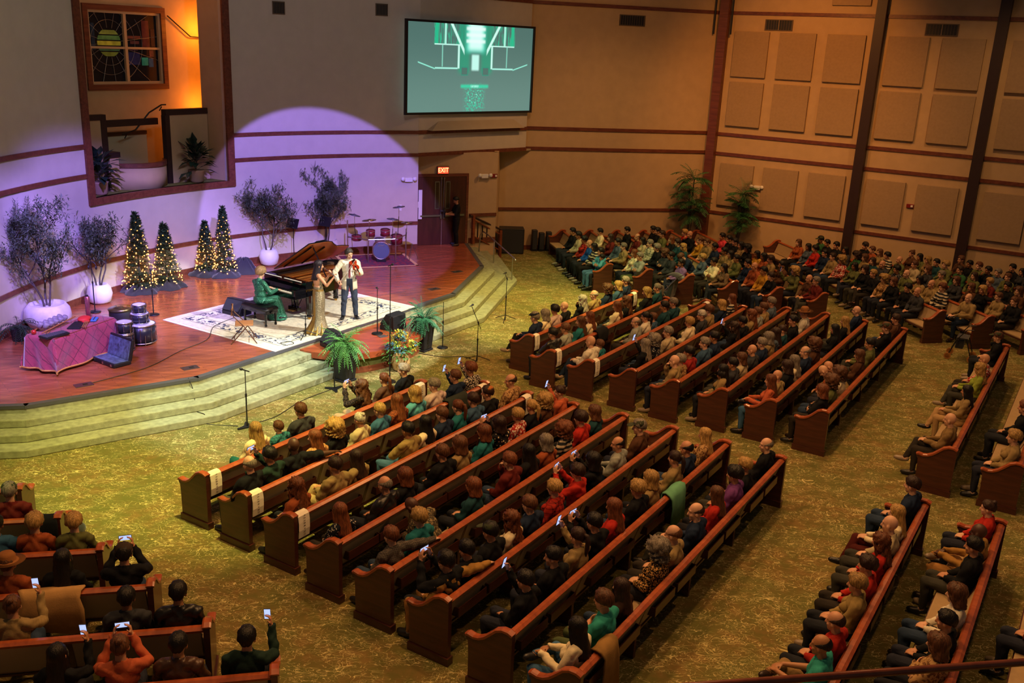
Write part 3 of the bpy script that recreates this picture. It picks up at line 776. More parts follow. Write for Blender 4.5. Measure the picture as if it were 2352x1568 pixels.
rg = empty('floral_rug', (rc.x, rc.y, SZ), R(58), 'large cream rug with dark vine border under the piano', 'rug')
MB().box((0, 0, .009), (4.9, 3.84, .014)).build('pile', rug_mat(), rg)
fm = MB()
for sx in (-1, 1): fm.box((sx*2.49, 0, .005), (.08, 3.84, .006))
fm.build('fringe', M['paper'], rg)
m2, N, L, P = nmat('rug_red'); tc = N.new('ShaderNodeTexCoord'); vo = nd(N, 'ShaderNodeTexVoronoi'); vo.inputs['Scale'].default_value = 9; L.new(tc.outputs['Object'], vo.inputs['Vector'])
L.new(mixc(N, L, ramp(N, L, vo.outputs['Distance'], .25, .5), srgb('#8f2230'), srgb('#5a2740')), P.inputs['Base Color']); P.inputs['Roughness'].default_value = .95
g = empty('drum_rug', (-4.45, 29.75, SZ), R(22), 'red oriental rug with pale edge under the drum kit', 'rug')
MB().box((0, 0, .006), (2.3, 1.9, .012)).build('pile', m2, g)
m = MB()
for y in (-.9, .9): m.box((0, y, .013), (2.3, .1, .006))
for x in (-1.1, 1.1): m.box((x, 0, .013), (.1, 1.9, .006))
m.build('border', mat('rug_border', '#c9a070', .95), g)

# ------------------------------------------------------------------ grand piano
def bez(pts, n=10):
    """closed catmull-rom outline"""
    out = []; k = len(pts)
    for i in range(k):
        p0, p1, p2, p3 = (Vector(pts[(i+j-1) % k]) for j in range(4))
        for s in range(n):
            t = s/n
            out.append(.5*((2*p1)+(p2-p0)*t+(2*p0-5*p1+4*p2-p3)*t*t+(3*p1-p0-3*p2+p3)*t**3))
    return out
PZ = SZ+.016
pia = empty('grand_piano', (-5.87, 22.72, PZ), R(55-90), 'black concert grand piano with raised lid on the rug', 'piano')
# local: x to the player's right, y towards the tail
rim = [(-.76, .28), (.76, .28), (.76, .95)]
curve = [(.76, .95), (.74, 1.25), (.60, 1.55), (.38, 1.80), (.20, 2.05), (.12, 2.35), (.02, 2.62), (-.20, 2.74), (-.48, 2.74), (-.68, 2.62), (-.76, 2.40)]
out = rim[:2]+curve
def offset_in(poly, d):
    res = []; n = len(poly); c = Vector((0, 1.2))
    for i in range(n):
        a, b, e = Vector(poly[i-1]), Vector(poly[i]), Vector(poly[(i+1) % n])
        t = ((b-a).normalized()+(e-b).normalized()).normalized(); nn = Vector((-t.y, t.x)); res.append(tuple(b+nn*d))
    return res
inn = offset_in(out, .05)
m = MB(); n = len(out); Z0, Z1 = .64, 1.0
vs_ = [(x, y, Z0) for x, y in out]+[(x, y, Z1) for x, y in out]+[(x, y, Z1) for x, y in inn]+[(x, y, Z0+.1) for x, y in inn]
fs_ = []
for i in range(n):
    j = (i+1) % n
    fs_ += [(i, j, n+j, n+i), (n+i, n+j, 2*n+j, 2*n+i), (2*n+i, 2*n+j, 3*n+j, 3*n+i)]
fs_ += [tuple(range(n-1, -1, -1))]
m.add(vs_, fs_); m.build('rim', M['blackgloss'], pia)
M['plate_gold'] = mat('piano_plate', '#b8783c', .35, .6, var=.1)
M['soundboard'] = wood('soundboard', '#a8622e', '#c98a48', .35, (10, 1, 1))
m = MB(); m.add([(x, y, Z0+.12) for x, y in inn], [tuple(range(len(inn)))]); m.build('soundboard', M['soundboard'], pia)
m = MB(); ip = offset_in(out, .11)
m.add([(x, y, Z0+.2) for x, y in ip]+[(x*.62-.05, .55+(y-.3)*.74, Z0+.2) for x, y in ip], [(i, (i+1) % n, n+(i+1) % n, n+i) for i in range(n)])
for x0, x1, y1 in ((-.1, .02, 2.3), (.25, .3, 1.75), (-.45, -.4, 2.45)): m.box(((x0+x1)/2, (.5+y1)/2, Z0+.205), (.05, y1-.5, .03))
m.box((0, .52, Z0+.21), (1.36, .12, .04)); m.build('iron_plate', M['plate_gold'], pia)
m = MB()
for i in range(26):
    x = -.66+i*.052; yl = 2.5 if x < -.3 else 2.45-(x+.3)*1.55
    m.box((x, (.6+yl)/2, Z0+.235), (.006, max(.3, yl-.6), .006))
m.build('strings', M['brass'], pia)
# keyboard end
MB().box((0, .14, .68), (1.52, .40, .12)).build('keybed', M['blackgloss'], pia, False, .01)
for x in (-.70, .70): MB().box((x, .13, .78), (.12, .40, .14)).build('key_block', M['blackgloss'], pia, False, .012)
kw = 1.22/52
wk = MB().box((0, 0, 0), (kw*.94, .15, .022)).mesh('white_key', mat('ivory', '#e8e0c8', .3)); bk = MB().box((0, 0, 0), (kw*.5, .095, .022)).mesh('black_key', M['blackgloss'])
for i in range(52):
    o = link('white_key', wk, pia); o.location = (-.61+(i+.5)*kw, .04, .755)
    if (i % 7) in (0, 2, 3, 5, 6) and i < 51: o = link('black_key', bk, pia); o.location = (-.61+(i+1)*kw, .07, .772)
MB().box((0, .17, .81), (1.28, .03, .12), M=Matrix.Rotation(R(-15), 4, 'X')).build('fallboard', M['blackgloss'], pia)
MB().box((0, .30, .99), (1.42, .22, .02)).build('music_shelf', M['blackgloss'], pia)
for x in (-.36, .36): MB().box((x, .22, 1.012), (.6, .03, .012)).build('desk_strip', M['paper'], pia)
# lid, hinged on the bass side (x=-.76), propped open
LA = R(33)
LMx = Matrix.Translation((-.78, 0, 1.02)) @ Matrix.Rotation(-LA, 4, 'Y')
lid = [(x+.78, y) for x, y in [(-.78, .62), (.78, .62)]+[(x*1.02, y) for x, y in curve]]
MB().extr(lid, LMx, .025).build('lid', [M['blackgloss']], pia)
M['lid_in'] = mat('lid_underside', '#a85c2c', .12, spec=.6)
li = [(x*.97+.02, .64+(y-.62)*.975) for x, y in lid]
MB().extr(li, LMx @ Matrix.Translation((0, 0, -.006)), .004).build('lid_underside', M['lid_in'], pia)
m = MB()
for y0, y1, x1 in ((.85, .85, 1.35), (1.45, 1.45, 1.15)):
    p, q = LMx @ Vector((.12, y0, -.02)), LMx @ Vector((x1, y1, -.02)); m.tube([p, q], .018, 6)
m.build('lid_rib', M['blackgloss'], pia)
fl = [(x+.78, y) for x, y in [(-.78, .28), (.78, .28), (.78, .60), (-.78, .60)]]
MB().extr(fl, LMx @ Matrix.Translation((0, 1.22, .03)) @ Matrix.Rotation(PI*.0, 4, 'X') @ Matrix.Translation((0, -.62, 0)), .02).build('front_lid_flap', M['blackgloss'], pia)
MB().tube([(.72, 1.02, .98), LMx @ Vector((1.22, 1.02, 0))], .016, 8).build('prop_stick', M['blackgloss'], pia)
for x, y in ((.60, .52), (-.60, .52), (-.25, 2.25)):
    m = MB().lathe([(.085, .64), (.08, .52), (.065, .2), (.055, .12), (.07, .1), (.07, .06)], (x, y, 0), 8).build('leg', M['blackgloss'], pia)
    MB().lathe([(.03, .0), (.04, .02), (.04, .05), (.02, .06)], (x, y, 0), 10).build('caster', M['brass'], m)
ly = MB(); ly.box((0, .6, .42), (.05, .05, .44)); ly.box((-.1, .6, .42), (.025, .04, .44)); ly.box((.1, .6, .42), (.025, .04, .44)); ly.box((0, .58, .16), (.34, .12, .09))
ly.tube([(-.08, .62, .2), (-.1, .9, .62)], .012, 5); ly.tube([(.08, .62, .2), (.1, .9, .62)], .012, 5)
ly = ly.build('pedal_lyre', M['blackgloss'], pia)
for x in (-.08, 0, .08): MB().box((x, .48, .12), (.03, .14, .012)).build('pedal', M['brass'], ly)
# gilt maker's mark and lettering on the cheek
cm = MB(); cm.lathe([(.035, 0), (.035, .004)], (0, 0, 0), 6); cm.box((0, .05, .002), (.05, .02, .004)); cm.box((0, -.045, .002), (.02, .03, .004))
c_ = cm.build('emblem', M['brass'], pia); c_.matrix_local = Matrix.Translation((.764, .52, .90)) @ Matrix.Rotation(R(90), 4, 'Z') @ Matrix.Rotation(R(90), 4, 'X')
l_ = text_part(link('lettering', text_mesh('STEINWAY & SONS', .075, .002, M['brass']), pia)); l_.matrix_local = Matrix.Translation((.764, .60, .79)) @ Matrix.Rotation(R(90), 4, 'Z') @ Matrix.Rotation(R(90), 4, 'X')

# piano bench
bn = empty('piano_bench', (-6.17, 22.30, PZ), R(55-90), 'black tufted leather piano bench on the rug', 'bench')
M['leather'] = mat('black_leather', '#14151a', .35, bump=.15, bscale=40)
m = MB(); nx, ny = 28, 14
for j in range(ny+1):
    for i in range(nx+1):
        x = -.44+.88*i/nx; y = -.2+.4*j/ny
        e = min(1, min(.44-abs(x), .2-abs(y))/.05)
        z = .50+.055*math.sqrt(max(0, e))-.022*(max(0, math.cos(x*2*PI/.146))*max(0, math.cos(y*2*PI/.133)))**2*(1 if e >= 1 else 0)
        m.v.append((x, y, z))
for j in range(ny):
    for i in range(nx): a = j*(nx+1)+i; m.f.append((a, a+1, a+nx+2, a+nx+1)); m.mi.append(0)
m.box((0, 0, .475), (.88, .4, .05)); m.build('cushion', M['leather'], bn, True)
MB().box((0, 0, .405), (.86, .38, .10)).build('apron', M['blackgloss'], bn, False, .008)
for x in (-.38, .38):
    for y in (-.15, .15): MB().lathe([(.02, 0), (.032, .01), (.03, .05), (.022, .07), (.035, .36)], (x, y, 0), 8).build('leg', M['blackgloss'], bn)
bn.scale = (1, 1, .87)
for x in (-.46, .46): MB().lathe([(.045, 0), (.05, .02), (.03, .03)], (x-.015 if x < 0 else x-.015, 0, .41), 10, Matrix.Rotation(R(90), 4, 'Y')).build('knob', M['blackgloss'], bn)

# ------------------------------------------------------------------ monitors, chair, stands
def monitor(loc, rz, label, w_=.60, d_=.42, h_=.40, z=SZ):
    g = empty('stage_monitor', (loc[0], loc[1], z), rz, label, 'speaker', 'stage monitors')
    prof = [(-d_/2, 0), (d_/2, 0), (d_/2, .10), (.02, h_), (-d_/2+.03, h_*.92)]     # y,z ; slanted baffle faces +y
    Mx = Matrix(((0, 0, 1, -w_/2), (1, 0, 0, 0), (0, 1, 0, 0), (0, 0, 0, 1)))
    MB().extr(prof, Mx, w_).build('cabinet', M['black'], g, False, .015)
    a, b = Vector((0, d_/2, .12)), Vector((0, .03, h_-.02)); mid = (a+b)/2; t = (b-a); ang = math.atan2(t.z, t.y)
    MB().box(mid+Vector((0, .012, .01)), (w_-.06, t.length-.02, .02), M=Matrix.Rotation(ang, 4, 'X')).build('grille', M['greycloth'], g)
    for sx in (-1, 1):
        MB().lathe([(.05, 0), (.055, .008), (.03, .01), (.028, .003)], (sx*(w_/2+.001), -.02, .2), 12, Matrix.Rotation(R(90*sx), 4, 'Y')).build('side_port', M['blackmetal'], g)
    return g
monitor((-6.95, 23.0), R(150), 'black stage monitor beside the piano bench')
monitor((-2.98, 22.75), R(60), 'grey-black stage monitor on the pulpit platform', .5, .45, .42, .505)
monitor((-4.15, 21.05), R(130), 'black monitor standing behind the fern nearest the steps', .55, .4, .40, .505)

fc = empty('folding_chair', (-6.15, 20.80, SZ), R(-75), 'tan metal folding chair alone at the stage front', 'chair')
M['tanmetal'] = mat('tan_metal', '#a5713f', .4); M['brownmetal'] = mat('brown_metal', '#5a3a26', .4, .3)
m = MB().box((0, .02, .44), (.40, .40, .035)); m.build('seat', M['tanmetal'], fc, False, .015)
MB().box((0, -.235, .76), (.42, .02, .20), M=Matrix.Rotation(R(-10), 4, 'X')).build('backrest', M['tanmetal'], fc, False, .008)
for x in (-.22, .22):
    MB().tube([(x, .30, 0), (x, .0, .45), (x, -.20, .66), (x, -.25, .85)], .013, 6).build('front_leg', M['brownmetal'], fc)
    MB().tube([(x*.92, -.28, 0), (x*.92, .10, .44)], .013, 6).build('rear_leg', M['brownmetal'], fc)
for y, z in ((.22, .12), (-.2, .1)): MB().tube([(-.2, y, z), (.2, y, z)], .010, 6).build('stretcher', M['brownmetal'], fc)

def mic_stand(loc, hgt, label, base='tripod', boom=None, z=0, mic=True, tilt=None):
    g = empty('microphone_stand', (loc[0], loc[1], z), random.uniform(0, 6), label, 'stand', 'microphone stands')
    MB().tube([(0, 0, .02), (0, 0, hgt*.55)], .014, 8).build('lower_tube', M['blackmetal'], g)
    MB().tube([(0, 0, hgt*.55), (0, 0, hgt)], .009, 8).build('upper_tube', M['blackmetal'], g)
    MB().lathe([(.02, 0), (.022, .05), (.016, .06)], (0, 0, hgt*.54), 8).build('clutch', M['blackmetal'], g)
    if base == 'tripod':
        for k in range(3):
            a = 2*PI*k/3+.4
            MB().tube([(0, 0, .16), (.10*math.cos(a), .10*math.sin(a), .12), (.34*math.cos(a), .34*math.sin(a), .015)], .010, 6).build('leg', M['blackmetal'], g)
    elif base == 'tri':
        pts = []
        for k in range(3):
            a = 2*PI*k/3; pts += [(.22*math.cos(a-.12), .22*math.sin(a-.12)), (.22*math.cos(a+.12), .22*math.sin(a+.12)), (.07*math.cos(a+PI/3), .07*math.sin(a+PI/3))]
        MB().prism(pts, 0, .03).build('base', M['blackmetal'], g, False, .008)
    else:
        MB().lathe([(.13, 0), (.14, .01), (.13, .025), (.02, .035)], (0, 0, 0), 20).build('base', M['blackmetal'], g, True)
    top = Vector((0, 0, hgt))
    if boom:
        g.rotation_euler = (0, 0, 0)
        d = Vector(boom).normalized(); L_ = Vector(boom).length
        p0, p1 = top-d*.28*L_, top+d*L_*.72
        MB().tube([p0, p1], .008, 6).build('boom', M['blackmetal'], g); MB().ell(top, (.022, .022, .03)).build('swivel', M['blackmetal'], g)
        top = p1; md = Vector((d.y, -d.x, 0)).normalized() if abs(d.z) > .5 else d
    else: md = Vector((0, .7, .3)).normalized()
    if mic:
        q = md.to_track_quat('Z', 'Y').to_matrix().to_4x4()
        mm = MB().lathe([(.010, -.09), (.013, .02), (.014, .05), (.024, .055), (.026, .085), (.014, .11), (0, .113)], top, 10, q).build('microphone', M['blackmetal'], g, True)
    return g
mic_stand((-5.12, 17.30), 1.18, 'black straight mic stand at the foot of the steps, nearest the front pew end', 'tri', None)
mic_stand((-3.85, 19.62), 1.08, 'black straight mic stand just before the fern beside the steps', 'tri', None, mic=False)
mic_stand((-2.72, 20.25), 2.70, 'tall thin mic stand rising before the flower vase', 'round', None)
mic_stand((-1.75, 22.95), 1.20, 'black round-base mic stand beside the right-hand fern', 'round', None, mic=False)
mic_stand((-.83, 21.95), 1.00, 'black tripod boom mic stand on the carpet between the pew blocks', 'tripod', (-.25, .1, .55))
mic_stand((-.22, 25.7), 1.22, 'black tripod mic stand on the carpet near the corner steps', 'tripod', (-.1, .05, .18))
mic_stand((-4.85, 21.35), .50, 'low boom mic stand on the rug before the piano', 'tripod', (-.75, .15, -.12), SZ+.012)
mic_stand((-3.30, 22.25), 1.15, 'round-base mic stand on the pulpit platform', 'round', None, .505)
mic_stand((-8.9, 22.6), 1.1, 'dark mic stand behind the percussion table', 'round', None, SZ)
mic_stand((-10.35, 22.6), 1.35, 'dark mic stand in front of the smaller white tree pot', 'round', (-.3, .1, .1), SZ)
for x, y, lab in ((-6.95, 29.2, 'black music stand against the lavender wall, nearer the tree pot'), (-6.05, 29.75, 'black music stand against the lavender wall, nearer the drums')):
    g = empty('music_stand', (x, y, SZ), R(-30), lab, 'music stand', 'music stands on stage')
    MB().tube([(0, 0, .1), (0, 0, 1.1)], .012, 6).build('pole', M['blackmetal'], g)
    for k in range(3): MB().tube([(0, 0, .14), (.25*math.cos(2.1*k), .25*math.sin(2.1*k), .01)], .01, 5).build('leg', M['blackmetal'], g)
    MB().box((0, -.03, 1.2), (.46, .015, .30), M=Matrix.Rotation(R(-20), 4, 'X')).build('desk', M['black'], g); MB().box((0, -.08, 1.06), (.46, .06, .012)).build('lip', M['black'], g)
hp = empty('headphones', (-10.33, 22.62, SZ+1.16), 0, 'black headphones hanging from a stand by the wall', 'headphones')
MB().tube([(.09*math.cos(PI*k/12), 0, .11*math.sin(PI*k/12)) for k in range(13)], .010, 6).build('headband', M['black'], hp)
for x in (-.09, .09): MB().ell((x, 0, -.03), (.025, .045, .055)).build('ear_cup', M['black'], hp, True)

# cables lying about
def cable(pts, label, r=.008, name='cable', col='black'):
    o = MB().tube(bezo(pts), r, 5).build(name, M[col]); tag(o, label, 'cable'); return o
def bezo(pts, n=6):
    P_ = [Vector(p) for p in pts]; out = []
    for i in range(len(P_)-1):
        p0 = P_[max(i-1, 0)]; p1, p2 = P_[i], P_[i+1]; p3 = P_[min(i+2, len(P_)-1)]
        for s in range(n):
            t = s/n; out.append(.5*((2*p1)+(p2-p0)*t+(2*p0-5*p1+4*p2-p3)*t*t+(3*p1-p0-3*p2+p3)*t**3))
    return out+[P_[-1]]
S1 = SZ+.01
cable([(-8.3, 17.66, S1), (-7.6, 18.7, S1), (-7.3, 19.9, S1), (-7.0, 20.8, S1), (-7.15, 21.8, S1+.012), (-6.9, 22.6, S1+.012)], 'grey cable running from the floor box to the rug')
cable([(-6.55, 18.2, S1), (-6.42, 18.05, .47), (-6.38, 17.98, .33), (-6.3, 17.8, .30), (-6.22, 17.6, .17), (-6.0, 17.45, .16), (-5.95, 17.35, .01), (-5.3, 17.3, .01)], 'dark cable dropping over the steps to the mic stand')
cable([(-5.1, 17.4, .01), (-4.7, 17.9, .01), (-4.4, 18.8, .01), (-3.9, 19.6, .01)], 'thin cable on the carpet between two straight mic stands')
cable([(-2.3, 22.4, .01), (-1.7, 22.2, .01), (-1.2, 22.3, .01), (-.85, 22.0, .01)], 'thin cable snaking over the carpet to the boom stand')
cable([(-5.2, 20.55, S1+.012), (-5.0, 20.75, S1+.012), (-5.12, 20.9, S1+.012), (-5.3, 20.75, S1+.012), (-5.1, 20.6, S1+.012)], 'small coil of cable on the rug corner')

# ------------------------------------------------------------------ percussion table, drums
def table_cloth_mat():
    m, N, L, P = nmat('damask_cloth')
    tc = N.new('ShaderNodeTexCoord'); sp = N.new('ShaderNodeSeparateXYZ'); L.new(tc.outputs['Object'], sp.inputs[0])
    k = 2*PI/.30
    u = math_(N, L, 'ADD', sp.outputs[1], math_(N, L, 'ADD', sp.outputs[0], sp.outputs[2])); v = math_(N, L, 'SUBTRACT', sp.outputs[1], math_(N, L, 'ADD', sp.outputs[0], sp.outputs[2]))
    a = math_(N, L, 'ABSOLUTE', math_(N, L, 'SINE', math_(N, L, 'MULTIPLY', u, k/2))); b = math_(N, L, 'ABSOLUTE', math_(N, L, 'SINE', math_(N, L, 'MULTIPLY', v, k/2)))
    mn = math_(N, L, 'MINIMUM', a, b)
    nz = nd(N, 'ShaderNodeTexNoise'); nz.inputs['Scale'].default_value = 14; nz.inputs['Detail'].default_value = 4; L.new(tc.outputs['Object'], nz.inputs['Vector'])
    c = mixc(N, L, ramp(N, L, mn, .05, .16), srgb('#5e1c30'), srgb('#9c3450'))
    c = mixc(N, L, math_(N, L, 'MULTIPLY', ramp(N, L, nz.outputs['Fac'], .52, .6), .5), c, srgb('#7c2440'))
    L.new(c, P.inputs['Base Color']); P.inputs['Roughness'].default_value = .6; P.inputs['Sheen Weight'].default_value = .4
    return m
TBL = (-9.24, 19.05, SZ); TA = R(72-90)
tb = empty('folding_table', TBL, TA, 'folding table hidden under the crimson damask cloth', 'table')
MB().box((0, 0, .725), (.70, 1.74, .03)).build('tabletop', M['pulpit_face'], tb)
for x in (-.3, .3):
    for y in (-.85, .85): MB().tube([(x, y, 0), (x, y, .71)], .016, 6).build('leg', M['steel'], tb)
tcl = empty('tablecloth', (TBL[0], TBL[1], SZ+.742), TA, 'crimson diamond-pattern damask cloth draped to the floor', 'tablecloth')
m = MB(); NXc, NYc = 26, 44; hx, hy = .37, .90; drop = .70
rngc = random.Random(5)
def cloth(u, v):
    x = u*(hx+drop); y = v*(hy+drop)
    ox, oy = max(0, abs(x)-hx), max(0, abs(y)-hy); o = min(drop, math.hypot(ox, oy) if ox and oy else ox+oy)
    px = max(-hx, min(hx, x)); py = max(-hy, min(hy, y))
    z = -o
    fl = .05*(o/drop)+.045*(o/drop)*math.sin(9*math.atan2(y, x*2.2)+3*(x+y))
    dx, dy = (math.copysign(1, x) if ox else 0), (math.copysign(1, y) if oy else 0)
    l = math.hypot(dx, dy) or 1
    px += dx/l*fl*(1 if not(ox and oy) else 1.6); py += dy/l*fl*(1 if not(ox and oy) else 1.6)
    return (px, py, max(-.73, z)+.004)
for j in range(NYc+1):
    for i in range(NXc+1): m.v.append(cloth(-1+2*i/NXc, -1+2*j/NYc))
for j in range(NYc):
    for i in range(NXc): a = j*(NXc+1)+i; m.f.append((a, a+1, a+NXc+2, a+NXc+1)); m.mi.append(0)
m.build('drape', table_cloth_mat(), tcl, True)
M['fringe'] = mat('gold_fringe', '#b5813c', .6)
pts = []
for k in range(140):
    a = 2*PI*k/140; s_ = max(abs(math.cos(a)), abs(math.sin(a))); pts.append(Vector(cloth(math.cos(a)/s_*.995, math.sin(a)/s_*.995)))
MB().tube([p+Vector((0, 0, .02)) for p in pts+[pts[0]]], .018, 5).build('fringe', M['fringe'], tcl)
TT = Matrix.Translation((TBL[0], TBL[1], SZ+.75)) @ Matrix.Rotation(TA, 4, 'Z')
def on_table(name, x, y, rz, label, cat):
    p = TT @ Vector((x, y, 0)); return empty(name, p, TA+rz, label, cat)
g = on_table('row_of_small_drums', -.2, -.28, R(8), 'double row of small clear rototom cups on a frame', 'percussion'); g.name = 'percussion_rack'
for k in range(5):
    for q in range(2): MB().lathe([(.05, 0), (.055, .005), (.055, .1), (.05, .105)], (-.08+q*.13, -.34+k*.15, .10), 12, Matrix.Rotation(R(30), 4, 'Y')).build('cup', mat('smoke_plastic', '#8b8494', .25) if 'smoke' not in M else M['smoke'], g, True)
    M.setdefault('smoke', bpy.data.materials['smoke_plastic'])
for x in (-.13, .12): MB().tube([(x, -.55, .05), (x, .55, .11)], .012, 6).build('frame_bar', M['tanmetal'], g)
g = on_table('glockenspiel', .22, -.72, R(-12), 'black glockenspiel with dark bars at the table end', 'glockenspiel')
MB().box((0, 0, .02), (.26, .52, .03)).build('case', M['black'], g)
for k in range(12): MB().box((0, -.23+k*.042, .045), (.24-.008*k, .03, .012)).build('bar', M['edge'], g)
g = on_table('red_shaker_cloth', -.02, .38, R(20), 'bright red cloth bundle on the percussion table', 'cloth')
m = MB(); m.ell((0, 0, .05), (.13, .18, .055)); m.ell((.08, -.12, .03), (.08, .1, .03)); m.build('bundle', mat('red_cloth', '#d0302a', .6), g, True)
g = on_table('red_maraca', -.2, -.82, R(60), 'small red shaker beside the glockenspiel', 'shaker')
MB().ell((0, 0, .05), (.05, .05, .05)).build('shell', mat('red_gloss', '#b02a22', .3), g, True); MB().tube([(0, .04, .05), (0, .2, .03)], .012, 6).build('handle', M['tanmetal'], g)
g = on_table('blue_pouch', .14, .50, R(30), 'blue pouch lying on the percussion table', 'pouch')
MB().box((0, 0, .025), (.12, .26, .04)).build('body', mat('blue_fabric', '#3f78b8', .6), g, False, .015); MB().box((0, 0, .05), (.02, .24, .006)).build('zip', M['steel'], g)
g = on_table('mallet_tray', .12, .02, R(25), 'black tray with tan mallets on the percussion table', 'tray')
MB().box((0, 0, .015), (.26, .5, .03)).build('tray', M['black'], g, False, .008)
for k in range(3): MB().tube([(.16+k*.03, -.2, .035), (.1+k*.03, .2, .05)], .009, 6).build('mallet', M['tanmetal'], g)
g = on_table('drum_sticks', -.08, -.62, R(35), 'pair of pale drum sticks before the small drums', 'drum sticks')
for k in range(2): MB().tube([(k*.04, -.2, .015), (k*.06, .2, .015)], [.008, .006], 6).build('stick', M['fringe'], g)
g = on_table('rainstick', -.12, .62, 0, 'tall copper glitter tube standing on the table', 'tube')
MB().lathe([(.045, 0), (.04, .02), (.045, .03), (.052, .46), (.04, .47)], (0, 0, 0), 12).build('tube', mat('copper_glitter', '#a8606a', .25, .7, var=.5, vscale=90), g, True)
MB().tube([(0, 0, .46), (0, 0, .5)], .03, 10).build('cap', M['black'], g); MB().tube([(-.05, 0, .0), (-.06, 0, .44)], .012, 6).build('clip_bar', M['black'], g)

M['drumhead'] = mat('drum_head', '#cfd4cf', .5); M['drumshell'] = mat('drum_shell', '#23262e', .3); M['drumred'] = mat('drum_red', '#7a1f2c', .25)
def drum(g, c, r, h, shell, lugs=8, head=True):
    MB().lathe([(r, 0), (r, h)], c, 28).build('shell', shell, g, True)
    for z in (0, h): MB().lathe([(r+.001, z-.012), (r+.012, z-.012), (r+.012, z+.012), (r+.001, z+.012), (r+.001, z-.012)], c, 28).build('hoop', M['chrome'], g, True)
    MB().lathe([(r-.004, h+.004), (0, h+.005)], c, 28).build('drum_head', M['drumhead'], g)
    lg = MB()
    for k in range(lugs):
        a = 2*PI*k/lugs
        for z in (h*.2, h*.8): lg.box((c[0]+(r+.012)*math.cos(a), c[1]+(r+.012)*math.sin(a), c[2]+z), (.024, .018, .05), a)
        lg.tube([(c[0]+(r+.016)*math.cos(a), c[1]+(r+.016)*math.sin(a), c[2]-.005), (c[0]+(r+.016)*math.cos(a), c[1]+(r+.016)*math.sin(a), c[2]+h+.005)], .004, 4)
    lg.build('lugs', M['chrome'], g)
def drum_thing(name, loc, r, h, label, legs=0):
    g = empty(name, loc, .3, label, 'drum', 'loose drums beside the percussion table')
    drum(g, (0, 0, 0), r, h, M['drumshell'])
    for k in range(legs):
        a = 2*PI*k/legs+.3; MB().tube([(r*1.06*math.cos(a), r*1.06*math.sin(a), h*.5), (r*1.1*math.cos(a), r*1.1*math.sin(a), -.03)], .008, 5).build('leg', M['chrome'], g)
drum_thing('floor_tom', (-8.45, 19.78, SZ+.03), .17, .36, 'black floor tom standing behind the open case', 3)
drum_thing('tom_drum', (-8.45, 19.78, SZ+.415), .165, .24, 'black tom with white head stacked on floor tom')
drum_thing('bass_drum', (-8.33, 20.38, SZ+.05), .30, .40, 'largest black drum of the two stacks', 4)
drum_thing('snare_drum', (-8.36, 20.42, SZ+.475), .19, .20, 'chrome-hooped snare drum in the middle of the taller stack')
drum_thing('tom_drum', (-8.36, 20.42, SZ+.70), .14, .18, 'small black tom topping the taller stack')
g = empty('cymbal_case', (-9.4, 21.9, SZ), 0, 'black drum case with a bronze cymbal resting on it', 'drum case')
MB().lathe([(.27, 0), (.28, .02), (.28, .30), (.27, .32)], (0, 0, 0), 28).build('case', M['black'], g, True)
M['cymbal'] = mat('cymbal_bronze', '#8c7a50', .3, .9, var=.1)
g = empty('cymbal', (-9.4, 21.9, SZ+.33), 0, 'bronze cymbal lying on the round black case', 'cymbal')
MB().lathe([(.30, 0), (.12, .03), (.06, .035), (.05, .055), (0, .06)], (0, 0, 0), 32, Matrix.Rotation(R(4), 4, 'X')).build('disc', M['cymbal'], g, True); MB().tube([(-.1, .02, .055), (.12, .05, .05)], .009, 6).build('stick', M['fringe'], g)
g = empty('instrument_case', (-8.42, 18.95, SZ), R(-35), 'open black instrument case with silver plush lining', 'case')
M['plush'] = mat('plush_lining', '#4f6076', .5, var=.6, vscale=14)
MB().box((0, 0, .05), (.80, .40, .08)).build('tray', M['black'], g, False, .015); MB().box((0, 0, .093), (.74, .34, .012)).build('lining', M['plush'], g)
MB().box((0, .24, .30), (.80, .07, .46), M=Matrix.Rotation(R(-14), 4, 'X')).build('lid', M['black'], g, False, .015); MB().box((0, .195, .30), (.74, .012, .40), M=Matrix.Rotation(R(-14), 4, 'X')).build('lid_lining', M['plush'], g)
for x in (-.3, 0, .3): MB().box((x, -.205, .05), (.05, .015, .05)).build('latch', M['chrome'], g)
for x in (-.36, .36): MB().tube([(x, -.16, 0), (x, -.16, .02)], .015, 6).build('foot', M['chrome'], g)

# drum kit by the doors
dk = empty('drum_kit', (-4.35, 29.75, SZ+.018), R(10), 'red and chrome drum kit on its rack beside the doors', 'drum kit')
kick = MB().lathe([(.27, -.2), (.27, .2)], (.05, 0, .36), 28, Matrix.Rotation(R(90), 4, 'X')).build('kick_shell', M['drumred'], dk, True)
MB().lathe([(.255, 0), (0, .004)], (.05, -.2, .36), 28, Matrix.Rotation(R(90), 4, 'X')).build('kick_head', mat('kick_head', '#56667a', .35), dk)
MB().lathe([(.262, -.015), (.285, -.015), (.285, .015), (.262, .015), (.262, -.015)], (.05, -.2, .36), 28, Matrix.Rotation(R(90), 4, 'X')).build('kick_hoop', M['chrome'], dk, True)
t_ = text_part(link('lettering', text_mesh('EMAD', .075, .001, M['chrome']), dk)); t_.location = (.05, -.208, .52); t_.rotation_euler = (R(90), 0, 0)
MB().box((.05, -.16, .05), (.3, .1, .1)).build('kick_stand', M['black'], dk, False, .01)
